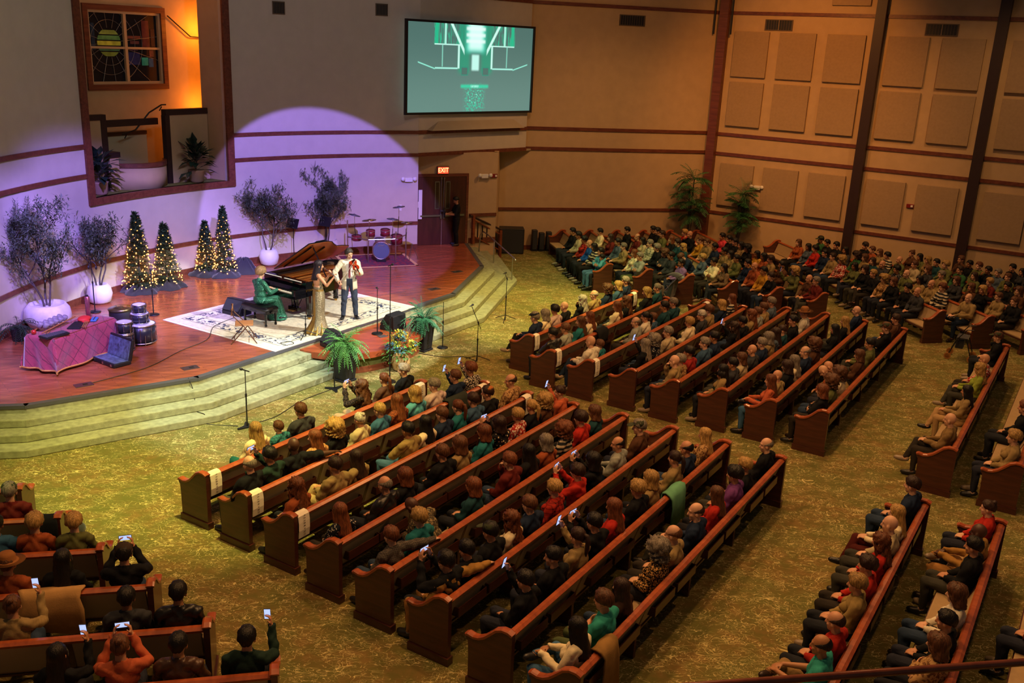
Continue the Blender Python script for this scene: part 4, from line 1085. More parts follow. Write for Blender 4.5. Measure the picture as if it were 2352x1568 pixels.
for x, y, z, r, h in ((-.28, .02, .80, .14, .16), (.18, .02, .82, .15, .17), (-.72, .1, .66, .16, .10), (.55, .25, .52, .19, .24)):
    mm = MB().lathe([(r, 0), (r, h), (0, h+.004)], (x, y, z), 22, Matrix.Rotation(R(12), 4, 'X')).build('tom', M['drumred'], dk, True)
    for zz in (0, h): MB().lathe([(r, zz-.01), (r+.012, zz-.01), (r+.012, zz+.01), (r, zz+.01), (r, zz-.01)], (x, y, z), 22, Matrix.Rotation(R(12), 4, 'X')).build('hoop', M['chrome'], mm)
for x, y in ((-1.0, .15), (-.36, -.3), (.5, -.3), (.85, .2)): MB().tube([(x, y, 0), (x, y, 1.0 if x > -.9 else 1.25)], .02, 8).build('rack_post', M['chrome'], dk)
MB().tube([(-1.0, .15, .72), (-.36, -.3, .72), (.5, -.3, .76), (.85, .2, .8)], .018, 8).build('rack_bar', M['chrome'], dk)
for x, y, z, r, tl in ((-.78, .1, 1.42, .19, 12), (-.32, .2, 1.25, .23, -6), (.62, .35, 1.66, .20, -8), (.42, .05, 1.32, .20, 5), (.86, .1, 1.20, .19, 0)):
    cm_ = MB().lathe([(r, 0), (.06, .02), (.05, .035), (0, .04)], (x, y, z), 26, Matrix.Rotation(R(tl), 4, 'Y')).build('cymbal', M['cymbal'] if z < 1.3 else M['edge'], dk, True)
    MB().tube([(x, y, z+.07), (x, y, z-.3)], .008, 5).build('cymbal_rod', M['chrome'], cm_)
    MB().tube([(x, y, z-.3), (x*.95, y-.02, .7)], .010, 5).build('cymbal_arm', M['blackmetal'], cm_)
for k in range(3): MB().tube([(1.05, .25, .5), (1.05+.2*math.cos(2.1*k), .25+.2*math.sin(2.1*k), .0)], .009, 5).build('stand_leg', M['chrome'], dk)
g = empty('drum_stool', (-4.5, 30.75, SZ), 0, 'black round drum stool behind the kit', 'stool')
MB().lathe([(.15, .44), (.17, .46), (.17, .52), (.14, .55), (0, .555)], (0, 0, 0), 20).build('seat', M['leather'], g, True); MB().tube([(0, 0, .1), (0, 0, .45)], .018, 6).build('post', M['chrome'], g)
for k in range(3): MB().tube([(0, 0, .2), (.22*math.cos(2.1*k), .22*math.sin(2.1*k), 0)], .012, 5).build('leg', M['chrome'], g)

# ------------------------------------------------------------------ plants
def keep_in_room(mb, g, mode):
    """leaves and twigs that reach a wall bend along it"""
    T = Matrix.Translation(g.location) @ Matrix.Rotation(g.rotation_euler.z, 4, 'Z'); Ti = T.inverted()
    for i, v in enumerate(mb.v):
        p = T @ Vector(v); q = Vector((p.x, p.y))
        if mode == 'arc':
            d = q-ARC_C
            if d.length > ARC_R-.05: q = ARC_C+d.normalized()*(ARC_R-.05-.02*random.random())
            else: continue
        else:
            ch = False
            for a, b in ((B1, B2), (R1, R2)):
                u = (b-a).normalized(); n = Vector((-u.y, u.x)); s = (q-a).dot(n)
                if s > -.14: q = q-n*(s+.14+.03*random.random()); ch = True
            if not ch: continue
        mb.v[i] = tuple(Ti @ Vector((q.x, q.y, p.z)))
    return mb
def leaf_mesh(mb, p, d, up, L, W, fold=.0):
    d = d.normalized(); s = d.cross(up)
    if s.length < 1e-4: s = d.cross(Vector((1, 0, 0)))
    s.normalize(); n = s.cross(d)
    a, b = p+d*L*.45+s*W/2+n*fold, p+d*L*.45-s*W/2+n*fold
    mb.add([p, a, p+d*L-n*L*.12, b, p+d*L*.45], [(0, 1, 4), (1, 2, 4), (2, 3, 4), (3, 0, 4)])

def olive_tree(loc, pot, rpot, hpot, hgt, crown, label, seed, spread, nl=1700):
    g = empty('potted_olive_tree', loc, seed*.7, label, 'tree', 'potted olive trees along the stage wall')
    r = random.Random(seed)
    if pot == 'bowl': prof = [(rpot*.45, 0), (rpot*.8, hpot*.12), (rpot, hpot*.45), (rpot*.93, hpot*.8), (rpot*.76, hpot), (rpot*.70, hpot), (rpot*.68, hpot*.84), (0, hpot*.84)]
    else: prof = [(rpot*.55, 0), (rpot*.85, hpot*.12), (rpot, hpot*.5), (rpot*.88, hpot*.85), (rpot*.62, hpot), (rpot*.56, hpot), (rpot*.54, hpot*.9), (0, hpot*.9)]
    MB().lathe(prof, (0, 0, 0), 36).build('pot', M['potstone'] if pot == 'bowl' else M['potwhite'], g, True)
    MB().lathe([(rpot*.66 if pot == 'bowl' else rpot*.52, hpot*.86), (0, hpot*.9)], (0, 0, 0), 24).build('soil', M['soil'] if pot != 'bowl' else M['potstone'], g)
    tr = MB(); lf = MB(); tips = []
    z0 = hpot*.86
    def branch(p, d, L, rad, lev):
        pts = [p]; q = Vector(p)
        for i in range(4):
            d = (d+Vector((r.uniform(-.22, .22), r.uniform(-.22, .22), r.uniform(-.05, .15)))).normalized(); q = q+d*L/4; pts.append(Vector(q))
        tr.tube(pts, [rad*(1-.12*i) for i in range(5)], 5, False)
        if lev >= 1: tips.append((pts, d))
        if lev >= 2: return
        for k in range(r.randint(2, 3) if lev else 4):
            f = pts[r.randint(2, 4)]; a = r.uniform(0, 2*PI); e = spread*(.8+.9*r.random())
            branch(f, Vector((math.cos(a)*e, math.sin(a)*e, .8)).normalized(), L*r.uniform(.6, .85), rad*.55, lev+1)
    H = hgt-z0
    for k in range(3):
        a = 2*PI*k/3+seed
        branch(Vector((.05*math.cos(a), .05*math.sin(a), z0-.05)), Vector((.28*math.cos(a)*spread*1.3, .28*math.sin(a)*spread*1.3, 1)).normalized(), H*.50, .024*hgt/2.5, 0)
    # keep the crown in its envelope
    keep_in_room(tr, g, 'arc').build('trunk', M['bark'], g, True)
    cnt = 0
    while cnt < nl:
        pts, d = r.choice(tips); i = r.randint(2, 4); p = pts[i]+Vector((r.gauss(0, .07), r.gauss(0, .07), r.gauss(0, .07)))
        if math.hypot(p.x, p.y) > crown*1.15 or p.z > hgt+.12 or p.z < z0+H*.12: 
            cnt += .2; continue
        dd = (Vector((r.gauss(0, 1), r.gauss(0, 1), r.gauss(.35, .7)))); leaf_mesh(lf, p, dd, Vector((0, 0, 1)), r.uniform(.09, .15), r.uniform(.024, .036)); cnt += 1
    o = keep_in_room(lf, g, 'arc').build('foliage', M['olive'], g); o['kind'] = 'stuff'
    return g
olive_tree((-10.82, 21.2, SZ), 'bowl', .52, .58, 2.95, .85, 'olive tree in the large stone bowl nearest the percussion table', 11, .62, 5200)
olive_tree((-10.58, 23.45, SZ), 'ball', .31, .50, 2.52, .72, 'olive tree in a round white pot between stone bowl and fir trees', 12, .70, 3400)
olive_tree((-7.55, 28.5, SZ), 'ball', .30, .50, 2.55, .82, 'olive tree in a round white pot behind the piano', 13, .72, 3600)
olive_tree((-6.2, 30.35, SZ), 'bowl', .50, .50, 2.75, .80, 'olive tree in a pale bowl beside the drum kit', 14, .62, 4600)

def xmas(loc, hgt, rad, label, seed):
    g = empty('lit_fir_tree', loc, seed, label, 'christmas tree', 'lit fir trees on stage')
    r = random.Random(seed)
    MB().tube([(0, 0, 0), (0, 0, hgt*.92)], [.035, .006], 6).build('trunk', M['bark'], g)
    m = MB()
    NT = int(620*hgt/2)
    for i in range(NT):
        t = r.random()**.75; z = .10+t*(hgt-.14); rr = rad*(1-t)**.85+.03
        a = r.uniform(0, 2*PI); q = rr*r.uniform(.35, 1.0)
        p = Vector((q*.35*math.cos(a), q*.35*math.sin(a), z)); e = Vector((rr*1.08*math.cos(a), rr*1.08*math.sin(a), z+r.uniform(-.06, .07)))
        if q < rr*.7: e = p.lerp(e, .8)
        d = e-p
        for k in range(5):
            b = p+d*(k+.6)/5
            for sg in (-1, 1):
                s = d.cross(Vector((0, 0, 1))).normalized()*sg
                leaf_mesh(m, b, d.normalized()*.6+s*.7+Vector((0, 0, r.uniform(-.1, .35))), Vector((0, 0, 1)), .10, .03)
    for k in range(8): leaf_mesh(m, Vector((0, 0, hgt-.12)), Vector((math.cos(k*.8)*.4, math.sin(k*.8)*.4, 1)), Vector((1, 0, 0)), .14, .02)
    o = keep_in_room(m, g, 'arc').build('needles', M['fir'], g); o['kind'] = 'stuff'
    b = MB(); NB = int(125*hgt/2); ga = PI*(3-math.sqrt(5))
    for i in range(NB):
        t = 1-math.sqrt(1-(i+.5)/NB); z = .14+t*(hgt-.2); rr = (rad*(1-t)**.85+.03)*r.uniform(.92, 1.12); a = i*ga+r.uniform(-.3, .3)
        b.ell((rr*math.cos(a), rr*math.sin(a), z+r.uniform(-.03, .03)), (.0155, .0155, .0155), None, 6, 4)
    o = b.build('light_string', M['bulb'], g, True); o['kind'] = 'stuff'
    point('fir_glow', (loc[0], loc[1], loc[2]+hgt*.5), 9, (1, .38, .08), .3)
    # black cloth bunched round the foot
    c = MB(); n = 40
    for j in range(5):
        for k in range(n):
            a = 2*PI*k/n; rr = (.10, .22, .34, .44, .50)[j]*(1+.10*math.sin(5*a+seed)+.05*math.sin(11*a+j)); z = (.16, .17, .11, .06, .006)[j]*(1+.35*math.sin(7*a+seed*2+j)*(j < 4))
            c.v.append((rr*math.cos(a), rr*math.sin(a), max(.004, z)))
    for j in range(4):
        for k in range(n): c.f.append((j*n+k, j*n+(k+1) % n, (j+1)*n+(k+1) % n, (j+1)*n+k)); c.mi.append(0)
    c.build('tree_skirt', M['cloth_black'], g, True)
xmas((-10.05, 24.74, SZ), 2.15, .40, 'tallest lit fir tree on stage, beside an olive tree', 21)
xmas((-9.55, 25.35, SZ), 1.78, .38, 'lit fir tree to the piano side of the tallest one', 22)
xmas((-8.97, 26.97, SZ), 1.55, .30, 'shortest lit fir tree on stage', 23)
xmas((-8.44, 26.96, SZ), 2.0, .30, 'slender lit fir tree nearest the piano', 24)
g = empty('black_drape', (-8.02, 27.35, SZ), .4, 'heap of black cloth behind the slender lit fir tree', 'cloth')
c = MB(); n = 30
for j in range(6):
    for k in range(n):
        a = 2*PI*k/n; rr = (.05, .14, .22, .30, .38, .46)[j]*(1+.12*math.sin(4*a)+.06*math.sin(9*a+j)); z = (.42, .40, .30, .18, .08, .004)[j]*(1+.15*math.sin(6*a+j)*(j < 5))
        c.v.append((rr*math.cos(a)*1.1, rr*math.sin(a)*.7, z))
for j in range(5):
    for k in range(n): c.f.append((j*n+k, j*n+(k+1) % n, (j+1)*n+(k+1) % n, (j+1)*n+k)); c.mi.append(0)
c.add([(0, 0, .43)], []); c.build('folds', M['cloth_black'], g, True)

def frond(mb, p, az, el, L, droop, nl, lw, ll, r, tilt=0):
    """arching frond with paired leaflets"""
    d = Vector((math.cos(az)*math.cos(el), math.sin(az)*math.cos(el), math.sin(el))); q = Vector(p); pts = [Vector(q)]
    for i in range(nl):
        d = (d+Vector((0, 0, -droop/nl))).normalized(); q = q+d*L/nl; pts.append(Vector(q))
    mb.tube(pts, [.006]*len(pts), 3, False)
    for i in range(1, nl+1):
        t = i/nl; w = ll*math.sin(PI*min(1, .18+t*.82))**.7; dd = (pts[i]-pts[i-1]).normalized(); s = dd.cross(Vector((0, 0, 1)))
        if s.length < 1e-3: s = Vector((1, 0, 0))
        s.normalize()
        for sg in (-1, 1): leaf_mesh(mb, pts[i], dd*.55+s*sg+Vector((0, 0, -.25+r.uniform(-.15, .15))), Vector((0, 0, 1)), w*r.uniform(.85, 1.1), lw)

def fern_planter(loc, hb, wb, label, seed, leafmat, pl='planter'):
    g = empty('fern_planter', loc, R(58), label, 'potted fern', 'ferns before the stage')
    Mx = [(wb*.40, 0), (wb*.5, hb)]
    m = MB(); 
    a, b = wb*.38, wb*.5
    m.add([(-a, -a, .05), (a, -a, .05), (a, a, .05), (-a, a, .05), (-b, -b, hb), (b, -b, hb), (b, b, hb), (-b, b, hb)], [(3, 2, 1, 0), (0, 1, 5, 4), (1, 2, 6, 5), (2, 3, 7, 6), (3, 0, 4, 7), (4, 5, 6, 7)])
    m.build('planter', M['black'], g, False, .02)
    MB().box((0, 0, .025), (wb*.86, wb*.86, .05)).build('base', M['black'], g, False, .01)
    MB().lathe([(b*.95, 0), (b*1.0, .05), (b*.9, .06), (0, .06)], (0, 0, hb), 20).build('liner_pot', M['soil'], g)
    r = random.Random(seed); f = MB()
    for k in range(80):
        az = r.uniform(0, 2*PI); el = r.uniform(.1, 1.4); frond(f, (r.uniform(-.08, .08), r.uniform(-.08, .08), hb+.05), az, el, r.uniform(.42, .75), r.uniform(1.5, 2.6), 13, .026, .085, r)
    o = f.build('fronds', leafmat, g); o['kind'] = 'stuff'
    return g
M['fern2'] = mat('fern_leaf_light', '#4a7d38', .55, var=.4, vscale=5)
fern_planter((-3.72, 20.22, 0), .76, .42, 'bright green fern in tall black planter beside the steps', 31, M['fern2'])
fern_planter((-2.22, 22.7, 0), .70, .42, 'blue-green fern in tall black planter by the stage monitor', 32, M['fern'])

# flower arrangement
g = empty('flower_arrangement', (-2.58, 21.12, 0), 0, 'woven vase of yellow and blue flowers before the pulpit', 'flowers')
MB().lathe([(.12, 0), (.18, .03), (.22, .2), (.20, .34), (.17, .38), (.15, .38), (0, .36)], (0, 0, 0), 16).build('vase', mat('wicker', '#b8975c', .8, var=.25, vscale=30, bump=.5, bscale=50), g)
r = random.Random(9)
for k in range(30):
    a = r.uniform(0, 2*PI); rr = math.sqrt(r.random())*.34; z = .50+.36*(1-(rr/.36)**2)+r.uniform(-.05, .08)
    c = (rr*math.cos(a), rr*math.sin(a), z); rad = r.uniform(.06, .10); m = MB()
    for q in range(34):
        d = Vector((r.gauss(0, 1), r.gauss(0, 1), r.gauss(.2, 1))).normalized(); leaf_mesh(m, Vector(c)+d*rad*.55, d+Vector((r.gauss(0, .5), r.gauss(0, .5), r.gauss(0, .5))), Vector((0, 0, 1)), .06, .04)
    m.build('flower_head', M.setdefault(('fl', k % 4), mat('petal_%s' % 'abcd'[k % 4], ('#c9a52a', '#3f6f86', '#b8b838', '#48808a')[k % 4], .6, var=.2, vscale=20)), g)
f = MB()
for k in range(220):
    a = r.uniform(0, 2*PI); rr = r.uniform(.1, .42); leaf_mesh(f, Vector((rr*math.cos(a), rr*math.sin(a), r.uniform(.28, .75))), Vector((math.cos(a), math.sin(a), r.uniform(-.6, .8))), Vector((0, 0, 1)), r.uniform(.08, .14), .05)
o = f.build('leaves', M['fern2'], g); o['kind'] = 'stuff'
f = MB()
for k in range(16):
    a = r.uniform(0, 2*PI); p = Vector((.1*math.cos(a), .1*math.sin(a), .6)); e = p+Vector((.35*math.cos(a), .35*math.sin(a), r.uniform(.4, .65))); f.tube([p, p.lerp(e, .5)+Vector((0, 0, .06)), e], .004, 3)
    for q in range(8): leaf_mesh(f, p.lerp(e, .5+q/16), Vector((r.gauss(0, 1), r.gauss(0, 1), .4)), Vector((0, 0, 1)), .05, .025)
f.build('sprigs', M['fern'], g)

def palm(loc, hgt, label, seed, n=26):
    g = empty('potted_palm', loc, 0, label, 'palm', 'palms beside the corner column')
    MB().lathe([(.20, 0), (.27, .36), (.29, .40), (.25, .40), (0, .37)], (0, 0, 0), 18).build('pot', M['black'], g, True)
    r = random.Random(seed); t = MB(); f = MB()
    for k in range(4):
        a = k*1.6; e = Vector((.10*math.cos(a), .10*math.sin(a), hgt*(.45+.14*k))); t.tube([(.04*math.cos(a), .04*math.sin(a), .35), e*.6, e], [.03, .025, .02], 5)
        for q in range(n//3+5):
            az = r.uniform(0, 2*PI); frond(f, e, az, r.uniform(.2, 1.35), r.uniform(.65, 1.0)*hgt/3.2, r.uniform(1.0, 2.0), 14, .04, .30, r)
    t.build('stems', M['bark'], g); o = keep_in_room(f, g, 'flat').build('fronds', M['palm'], g); o['kind'] = 'stuff'
palm((6.55, 36.15, 0), 3.3, 'tall potted palm on the stage side of the corner column', 41, 34)
palm((8.35, 35.75, 0), 2.8, 'shorter potted palm on the panelled side of the corner column', 42, 26)
g = empty('corner_fern', (-10.98, 20.15, SZ), 0, 'dark fern in a black pot at the far left stage edge', 'potted fern')
MB().lathe([(.14, 0), (.18, .3), (0, .3)], (0, 0, 0), 16).build('pot', M['black'], g)
r = random.Random(4); f = MB()
for k in range(26): frond(f, (0, 0, .3), r.uniform(0, 2*PI), r.uniform(.1, 1.2), r.uniform(.4, .6), 1.9, 11, .022, .10, r)
o = keep_in_room(f, g, 'arc').build('fronds', M['leafdark'], g); o['kind'] = 'stuff'

def niche_plant(a, d, s, label, seed):
    q = NM @ Vector((a, d, NZ)); g = empty('broadleaf_plant', q, seed, label, 'potted plant', 'broadleaf plants in the niche')
    MB().lathe([(.15*s, 0), (.19*s, .05*s), (.21*s, .32*s), (.23*s, .36*s), (.19*s, .36*s), (0, .33*s)], (0, 0, 0), 18).build('pot', mat('terracotta', '#9c7a62', .8), g, True)
    r = random.Random(seed); t = MB(); 
    me = None
    for k in range(60):
        az = r.uniform(0, 2*PI); el = r.uniform(-.2, 1.3); p = Vector((0, 0, .35*s+r.random()*.5*s)); d_ = Vector((math.cos(az)*math.cos(el), math.sin(az)*math.cos(el), math.sin(el))); e = p+d_*r.uniform(.12, .34)*s
        t.tube([p, e], .006, 3)
        lm = MB(); leaf_mesh(lm, e, d_+Vector((0, 0, -.25)), Vector((0, 0, 1)), r.uniform(.30, .46)*s, .19*s, .02); lm.build('leaf', M['leafdark'], g)
    t.build('stems', M['bark'], g)
niche_plant(1.55, .48, 1.0, 'bushy broadleaf plant in a terracotta pot at the niche side nearest the screen', 51)
niche_plant(-1.75, .46, .95, 'broadleaf plant partly hidden at the niche side nearest the percussion', 52)

# ------------------------------------------------------------------ pews
END_TOP = [(-.08, .90), (-.02, .925), (.06, .925), (.14, .89), (.22, .81), (.30, .735), (.38, .69), (.46, .675), (.54, .69), (.565, .675)]
END_POLY = [(-.08, 0), (-.08, .90)]+END_TOP[1:]+[(.565, .64), (.535, .60), (.525, .45), (.52, .1), (.52, 0)]
YZ = Matrix(((0, 0, 1, 0), (1, 0, 0, 0), (0, 1, 0, 0), (0, 0, 0, 1)))     # polygon (y,z) extruded along x
def end_meshes():
    a = MB().extr(END_POLY, YZ @ Matrix.Translation((0, 0, -.035)), .07).mesh('end_panel', M['pew'])
    c = MB(); n = len(END_TOP)
    pr = []
    for i, (y, z) in enumerate(END_TOP):
        p0, p1 = Vector(END_TOP[max(i-1, 0)]), Vector(END_TOP[min(i+1, n-1)]); t = (p1-p0).normalized(); nn = Vector((-t.y, t.x))
        if nn.y < 0: nn = -nn
        for x, o in ((-.05, -.012), (.05, -.012), (.05, .016), (.03, .026), (-.03, .026), (-.05, .016)): pr.append((x, y+nn.x*o, z+nn.y*o))
    c.v = pr; k = 6
    for i in range(n-1):
        for j in range(k): c.f.append((i*k+j, i*k+(j+1) % k, (i+1)*k+(j+1) % k, (i+1)*k+j)); c.mi.append(0)
    c.f += [tuple(range(k-1, -1, -1)), tuple((n-1)*k+j for j in range(k))]; c.mi += [0, 0]
    c = c.mesh('cap_moulding', M['rail'])
    b = MB().box((0, .22, .055), (.11, .64, .11)).mesh('plinth', M['pew'])
    return a, c, b
EM = end_meshes()
SUP = MB().extr([(-.03, .86), (.02, .86), (.16, .46), (.44, .42), (.44, .36), (.30, .30), (.30, 0), (.10, 0), (.10, .40)], YZ @ Matrix.Translation((0, 0, -.03)), .06).mesh('support', M['pew'])
RACK = None
def rack_mesh():
    m = MB(); m.box((0, -.055, .60), (.62, .012, .13)); m.box((0, .0, .54), (.62, .11, .012)); m.box((-.31, -.0, .60), (.014, .11, .13)); m.box((.31, .0, .60), (.014, .11, .13)); return m.mesh('book_rack', M['pew'])
RACK = rack_mesh()
PEWS = {}
NB_ = [0]
def pew(key, origin, ang, L, label, group):
    g = empty('pew', (origin.x, origin.y, 0), R(ang), label, 'pew', group)
    for x in (0, L):
        e = link('end_panel', EM[0], g); e.location = (x, 0, 0)
        link('cap_moulding', EM[1], e); link('plinth', EM[2], e)
    MB().extr([(-.055, .835), (.03, .835), (.045, .865), (.02, .895), (-.03, .895), (-.065, .868)], YZ @ Matrix.Translation((0, 0, .035)), L-.07).build('top_rail', M['rail'], g)
    ns = max(1, round(L/1.75)); sl = (L-.07)/ns
    me = MB().extr([(-.03, .84), (-.01, .84), (.13, .40), (.11, .40)], YZ @ Matrix.Translation((0, 0, 0)), sl-.07).mesh('back_panel', M['pewback'])
    fr = MB().extr([(-.005, .83), (.02, .83), (.15, .48), (.125, .46)], YZ, sl-.07).mesh('back_cushion', M['cushion'])
    for i in range(ns):
        o = link('back_panel', me, g); o.location = (.035+i*sl+.035, 0, 0)
        o = link('back_cushion', fr, g); o.location = (.035+i*sl+.035, 0, 0)
        if i: o = link('support', SUP, g); o.location = (.035+i*sl, 0, 0)
        for q in (.30, .70):
            if sl > 1.5:
                o = link('book_rack', RACK, g); o.location = (.035+i*sl+sl*q, -.0+.02, 0)
    MB().box((L/2, .31, .435), (L-.08, .42, .05)).build('seat_cushion', M['cushion'], g, False, .015)
    MB().box((L/2, .31, .395), (L-.08, .45, .03)).build('seat_board', M['pew'], g)
    PEWS[key] = (g, L)
    return g

N58 = Vector((math.sin(R(58)), -math.cos(R(58)))); N13 = Vector((math.sin(R(13)), -math.cos(R(13)))); N103 = Vector((math.cos(R(13)), math.sin(R(13))))
def rowline(b, k):
    if b in 'AB': return 58, N58*(-10.95+(k-1))
    if b in 'DF': return 58, N58*(-1.6+1.07*(k-9))
    if b == 'E': return 13, N13*(-13.83+.976*(k-1))
    return 103, N103*((9.55+1.06*(k-1)) if k < 8 else (17.3+1.08*(k-8)))
AL_ = [8.8, 8.72, 8.66, 8.49, 8.37, 8.26, 8.13, 7.95]; AR_ = [14.25, 15.0, 15.05, 15.1, 15.2, 15.2, 15.2, 15.15]
BL_ = [18.35, 17.66, 17.6, 17.65, 17.61, 17.76, 17.79, 17.86]; BR_ = [23.95, 23.9, 24.4, 24.5, 25.17, 25.36, 25.3, 25.2]
CL_ = {1: 28.07, 2: 27.3, 3: 26.53, 4: 25.7, 5: 24.9, 6: 24.2, 8: 22.2, 9: 21.6, 10: 21.0, 11: 20.6, 12: 20.2, 13: 19.9}
EL_ = [-4.08, -3.35, -2.63, -1.88, -1.14, -.37, .35]
ROWS = {}
for k in range(1, 9): ROWS['A%d' % k] = (AL_[k-1], AR_[k-1]); ROWS['B%d' % k] = (BL_[k-1], BR_[k-1])
for k in (9, 10, 11): ROWS['D%d' % k] = (7.2, 14.9)
for k in (9, 10): ROWS['F%d' % k] = (17.45, 25.4)
ROWS['F11'] = (17.45, 22.0)
for k in range(1, 8): ROWS['E%d' % k] = (EL_[k-1]-4.4, EL_[k-1])
for k in CL_:
    if k < 8: s1 = 33.7
    else: s1 = 34.4-((17.3+1.08*(k-8))-15.57)*1.037-.75
    ROWS['C%d' % k] = (CL_[k], s1)
SECT = {'A': 'centre block before the steps', 'B': 'block beside the corner steps', 'C': 'block under the panelled wall', 'D': 'near block below the balcony rail', 'E': 'block at the lower left corner', 'F': 'dim block at the right edge'}
def rowname(b, k):
    if b in 'AB': i, t = k, 8
    elif b in 'DF': i, t = k-8, 3
    elif b == 'E': i, t = k, 7
    else: i, t = (k if k < 8 else k-1), 12
    return 'front' if i == 1 else ('rearmost' if i == t and b in 'AB' else ords[i-1])
for key, (s0, s1) in ROWS.items():
    b, k = key[0], int(key[1:]); ang, o = rowline(b, k)
    pew(key, o+U(ang)*s0, ang, s1-s0, 'dark wooden pew with tan back, %s row of the %s' % (rowname(b, k), SECT[b]), 'pews of the '+SECT[b])

# paper signs hung over the rails
SIGN = [(.065, .78), (.055, .895), (.02, .912), (-.045, .912), (-.08, .88), (-.092, .78), (-.098, .66), (-.082, .54)]
m = MB(); W_ = .215
for i, (y, z) in enumerate(SIGN):
    for x in (0, W_): m.v.append((x+.012*(i % 3-1)*.3, y, z))
    for x in (0, W_): m.v.append((x+.012*(i % 3-1)*.3, y-.0015, z+.0015))
for i in range(len(SIGN)-1):
    a = i*4; m.f += [(a, a+1, a+5, a+4), (a+2, a+6, a+7, a+3), (a, a+4, a+6, a+2), (a+1, a+3, a+7, a+5)]; m.mi += [0]*4
SIGN_ME = m.mesh('sheet', M['paper'])
SIGN_TX = text_mesh('RESERVED', .046, .0006, M['ink'], 'lettering', 1.75)
for key, end in (('A1', 0), ('A2', 0), ('A3', 0), ('A1', 1), ('A2', 1), ('A3', 1), ('B1', 0), ('B2', 0), ('B3', 0), ('B1', 1), ('B3', 1)):
    p, L = PEWS[key]
    g = empty('reserved_sign', p.matrix_basis @ Vector(((.045 if end == 0 else L-.26), 0, 0)), p.rotation_euler.z,
              'white RESERVED paper hung on the %s pew, %s, %s' % (rowname(key[0], int(key[1:])), 'end nearest the organ side' if False else ('left end' if end == 0 else 'right end'), 'centre block' if key[0] == 'A' else 'block by the corner steps'), 'sign', 'reserved signs on the pews')
    link('sheet', SIGN_ME, g)
    t_ = text_part(link('lettering', SIGN_TX, g)); t_.matrix_local = Matrix.Translation((W_/2, -.0995, .73)) @ Matrix.Rotation(R(90), 4, 'X') @ Matrix.Rotation(R(-90), 4, 'Z')

# balcony rail close to the camera
br = empty('balcony_rail', (1.02, 3.26, 5.0), R(10.3), 'orange wood balcony rail crossing the lower right corner', 'railing')
MB().tube([(-4.2, 0, 0), (4.2, 0, 0)], .017, 10).build('handrail', M['rail'], br, True)
for x in (-4.0, 4.0): MB().box((x, 0, -.5), (.05, .05, 1.0)).build('post', M['pew'], br)
MB().box((0, 0, -1.05), (8.6, .12, .12)).build('base_beam', M['pew'], br)

# ------------------------------------------------------------------ people
def cap_mesh(mb, p0, p1, r0, r1, n=12):
    p0, p1 = Vector(p0), Vector(p1); d = p1-p0
    z = d.normalized() if d.length > 1e-6 else Vector((0, 0, 1))
    pts = [p0-z*r0*.98, p0-z*r0*.7, p0, p1, p1+z*r1*.7, p1+z*r1*.98]; rs = [r0*.18, r0*.7, r0, r1, r1*.7, r1*.18]
    mb.tube(pts, rs, n)

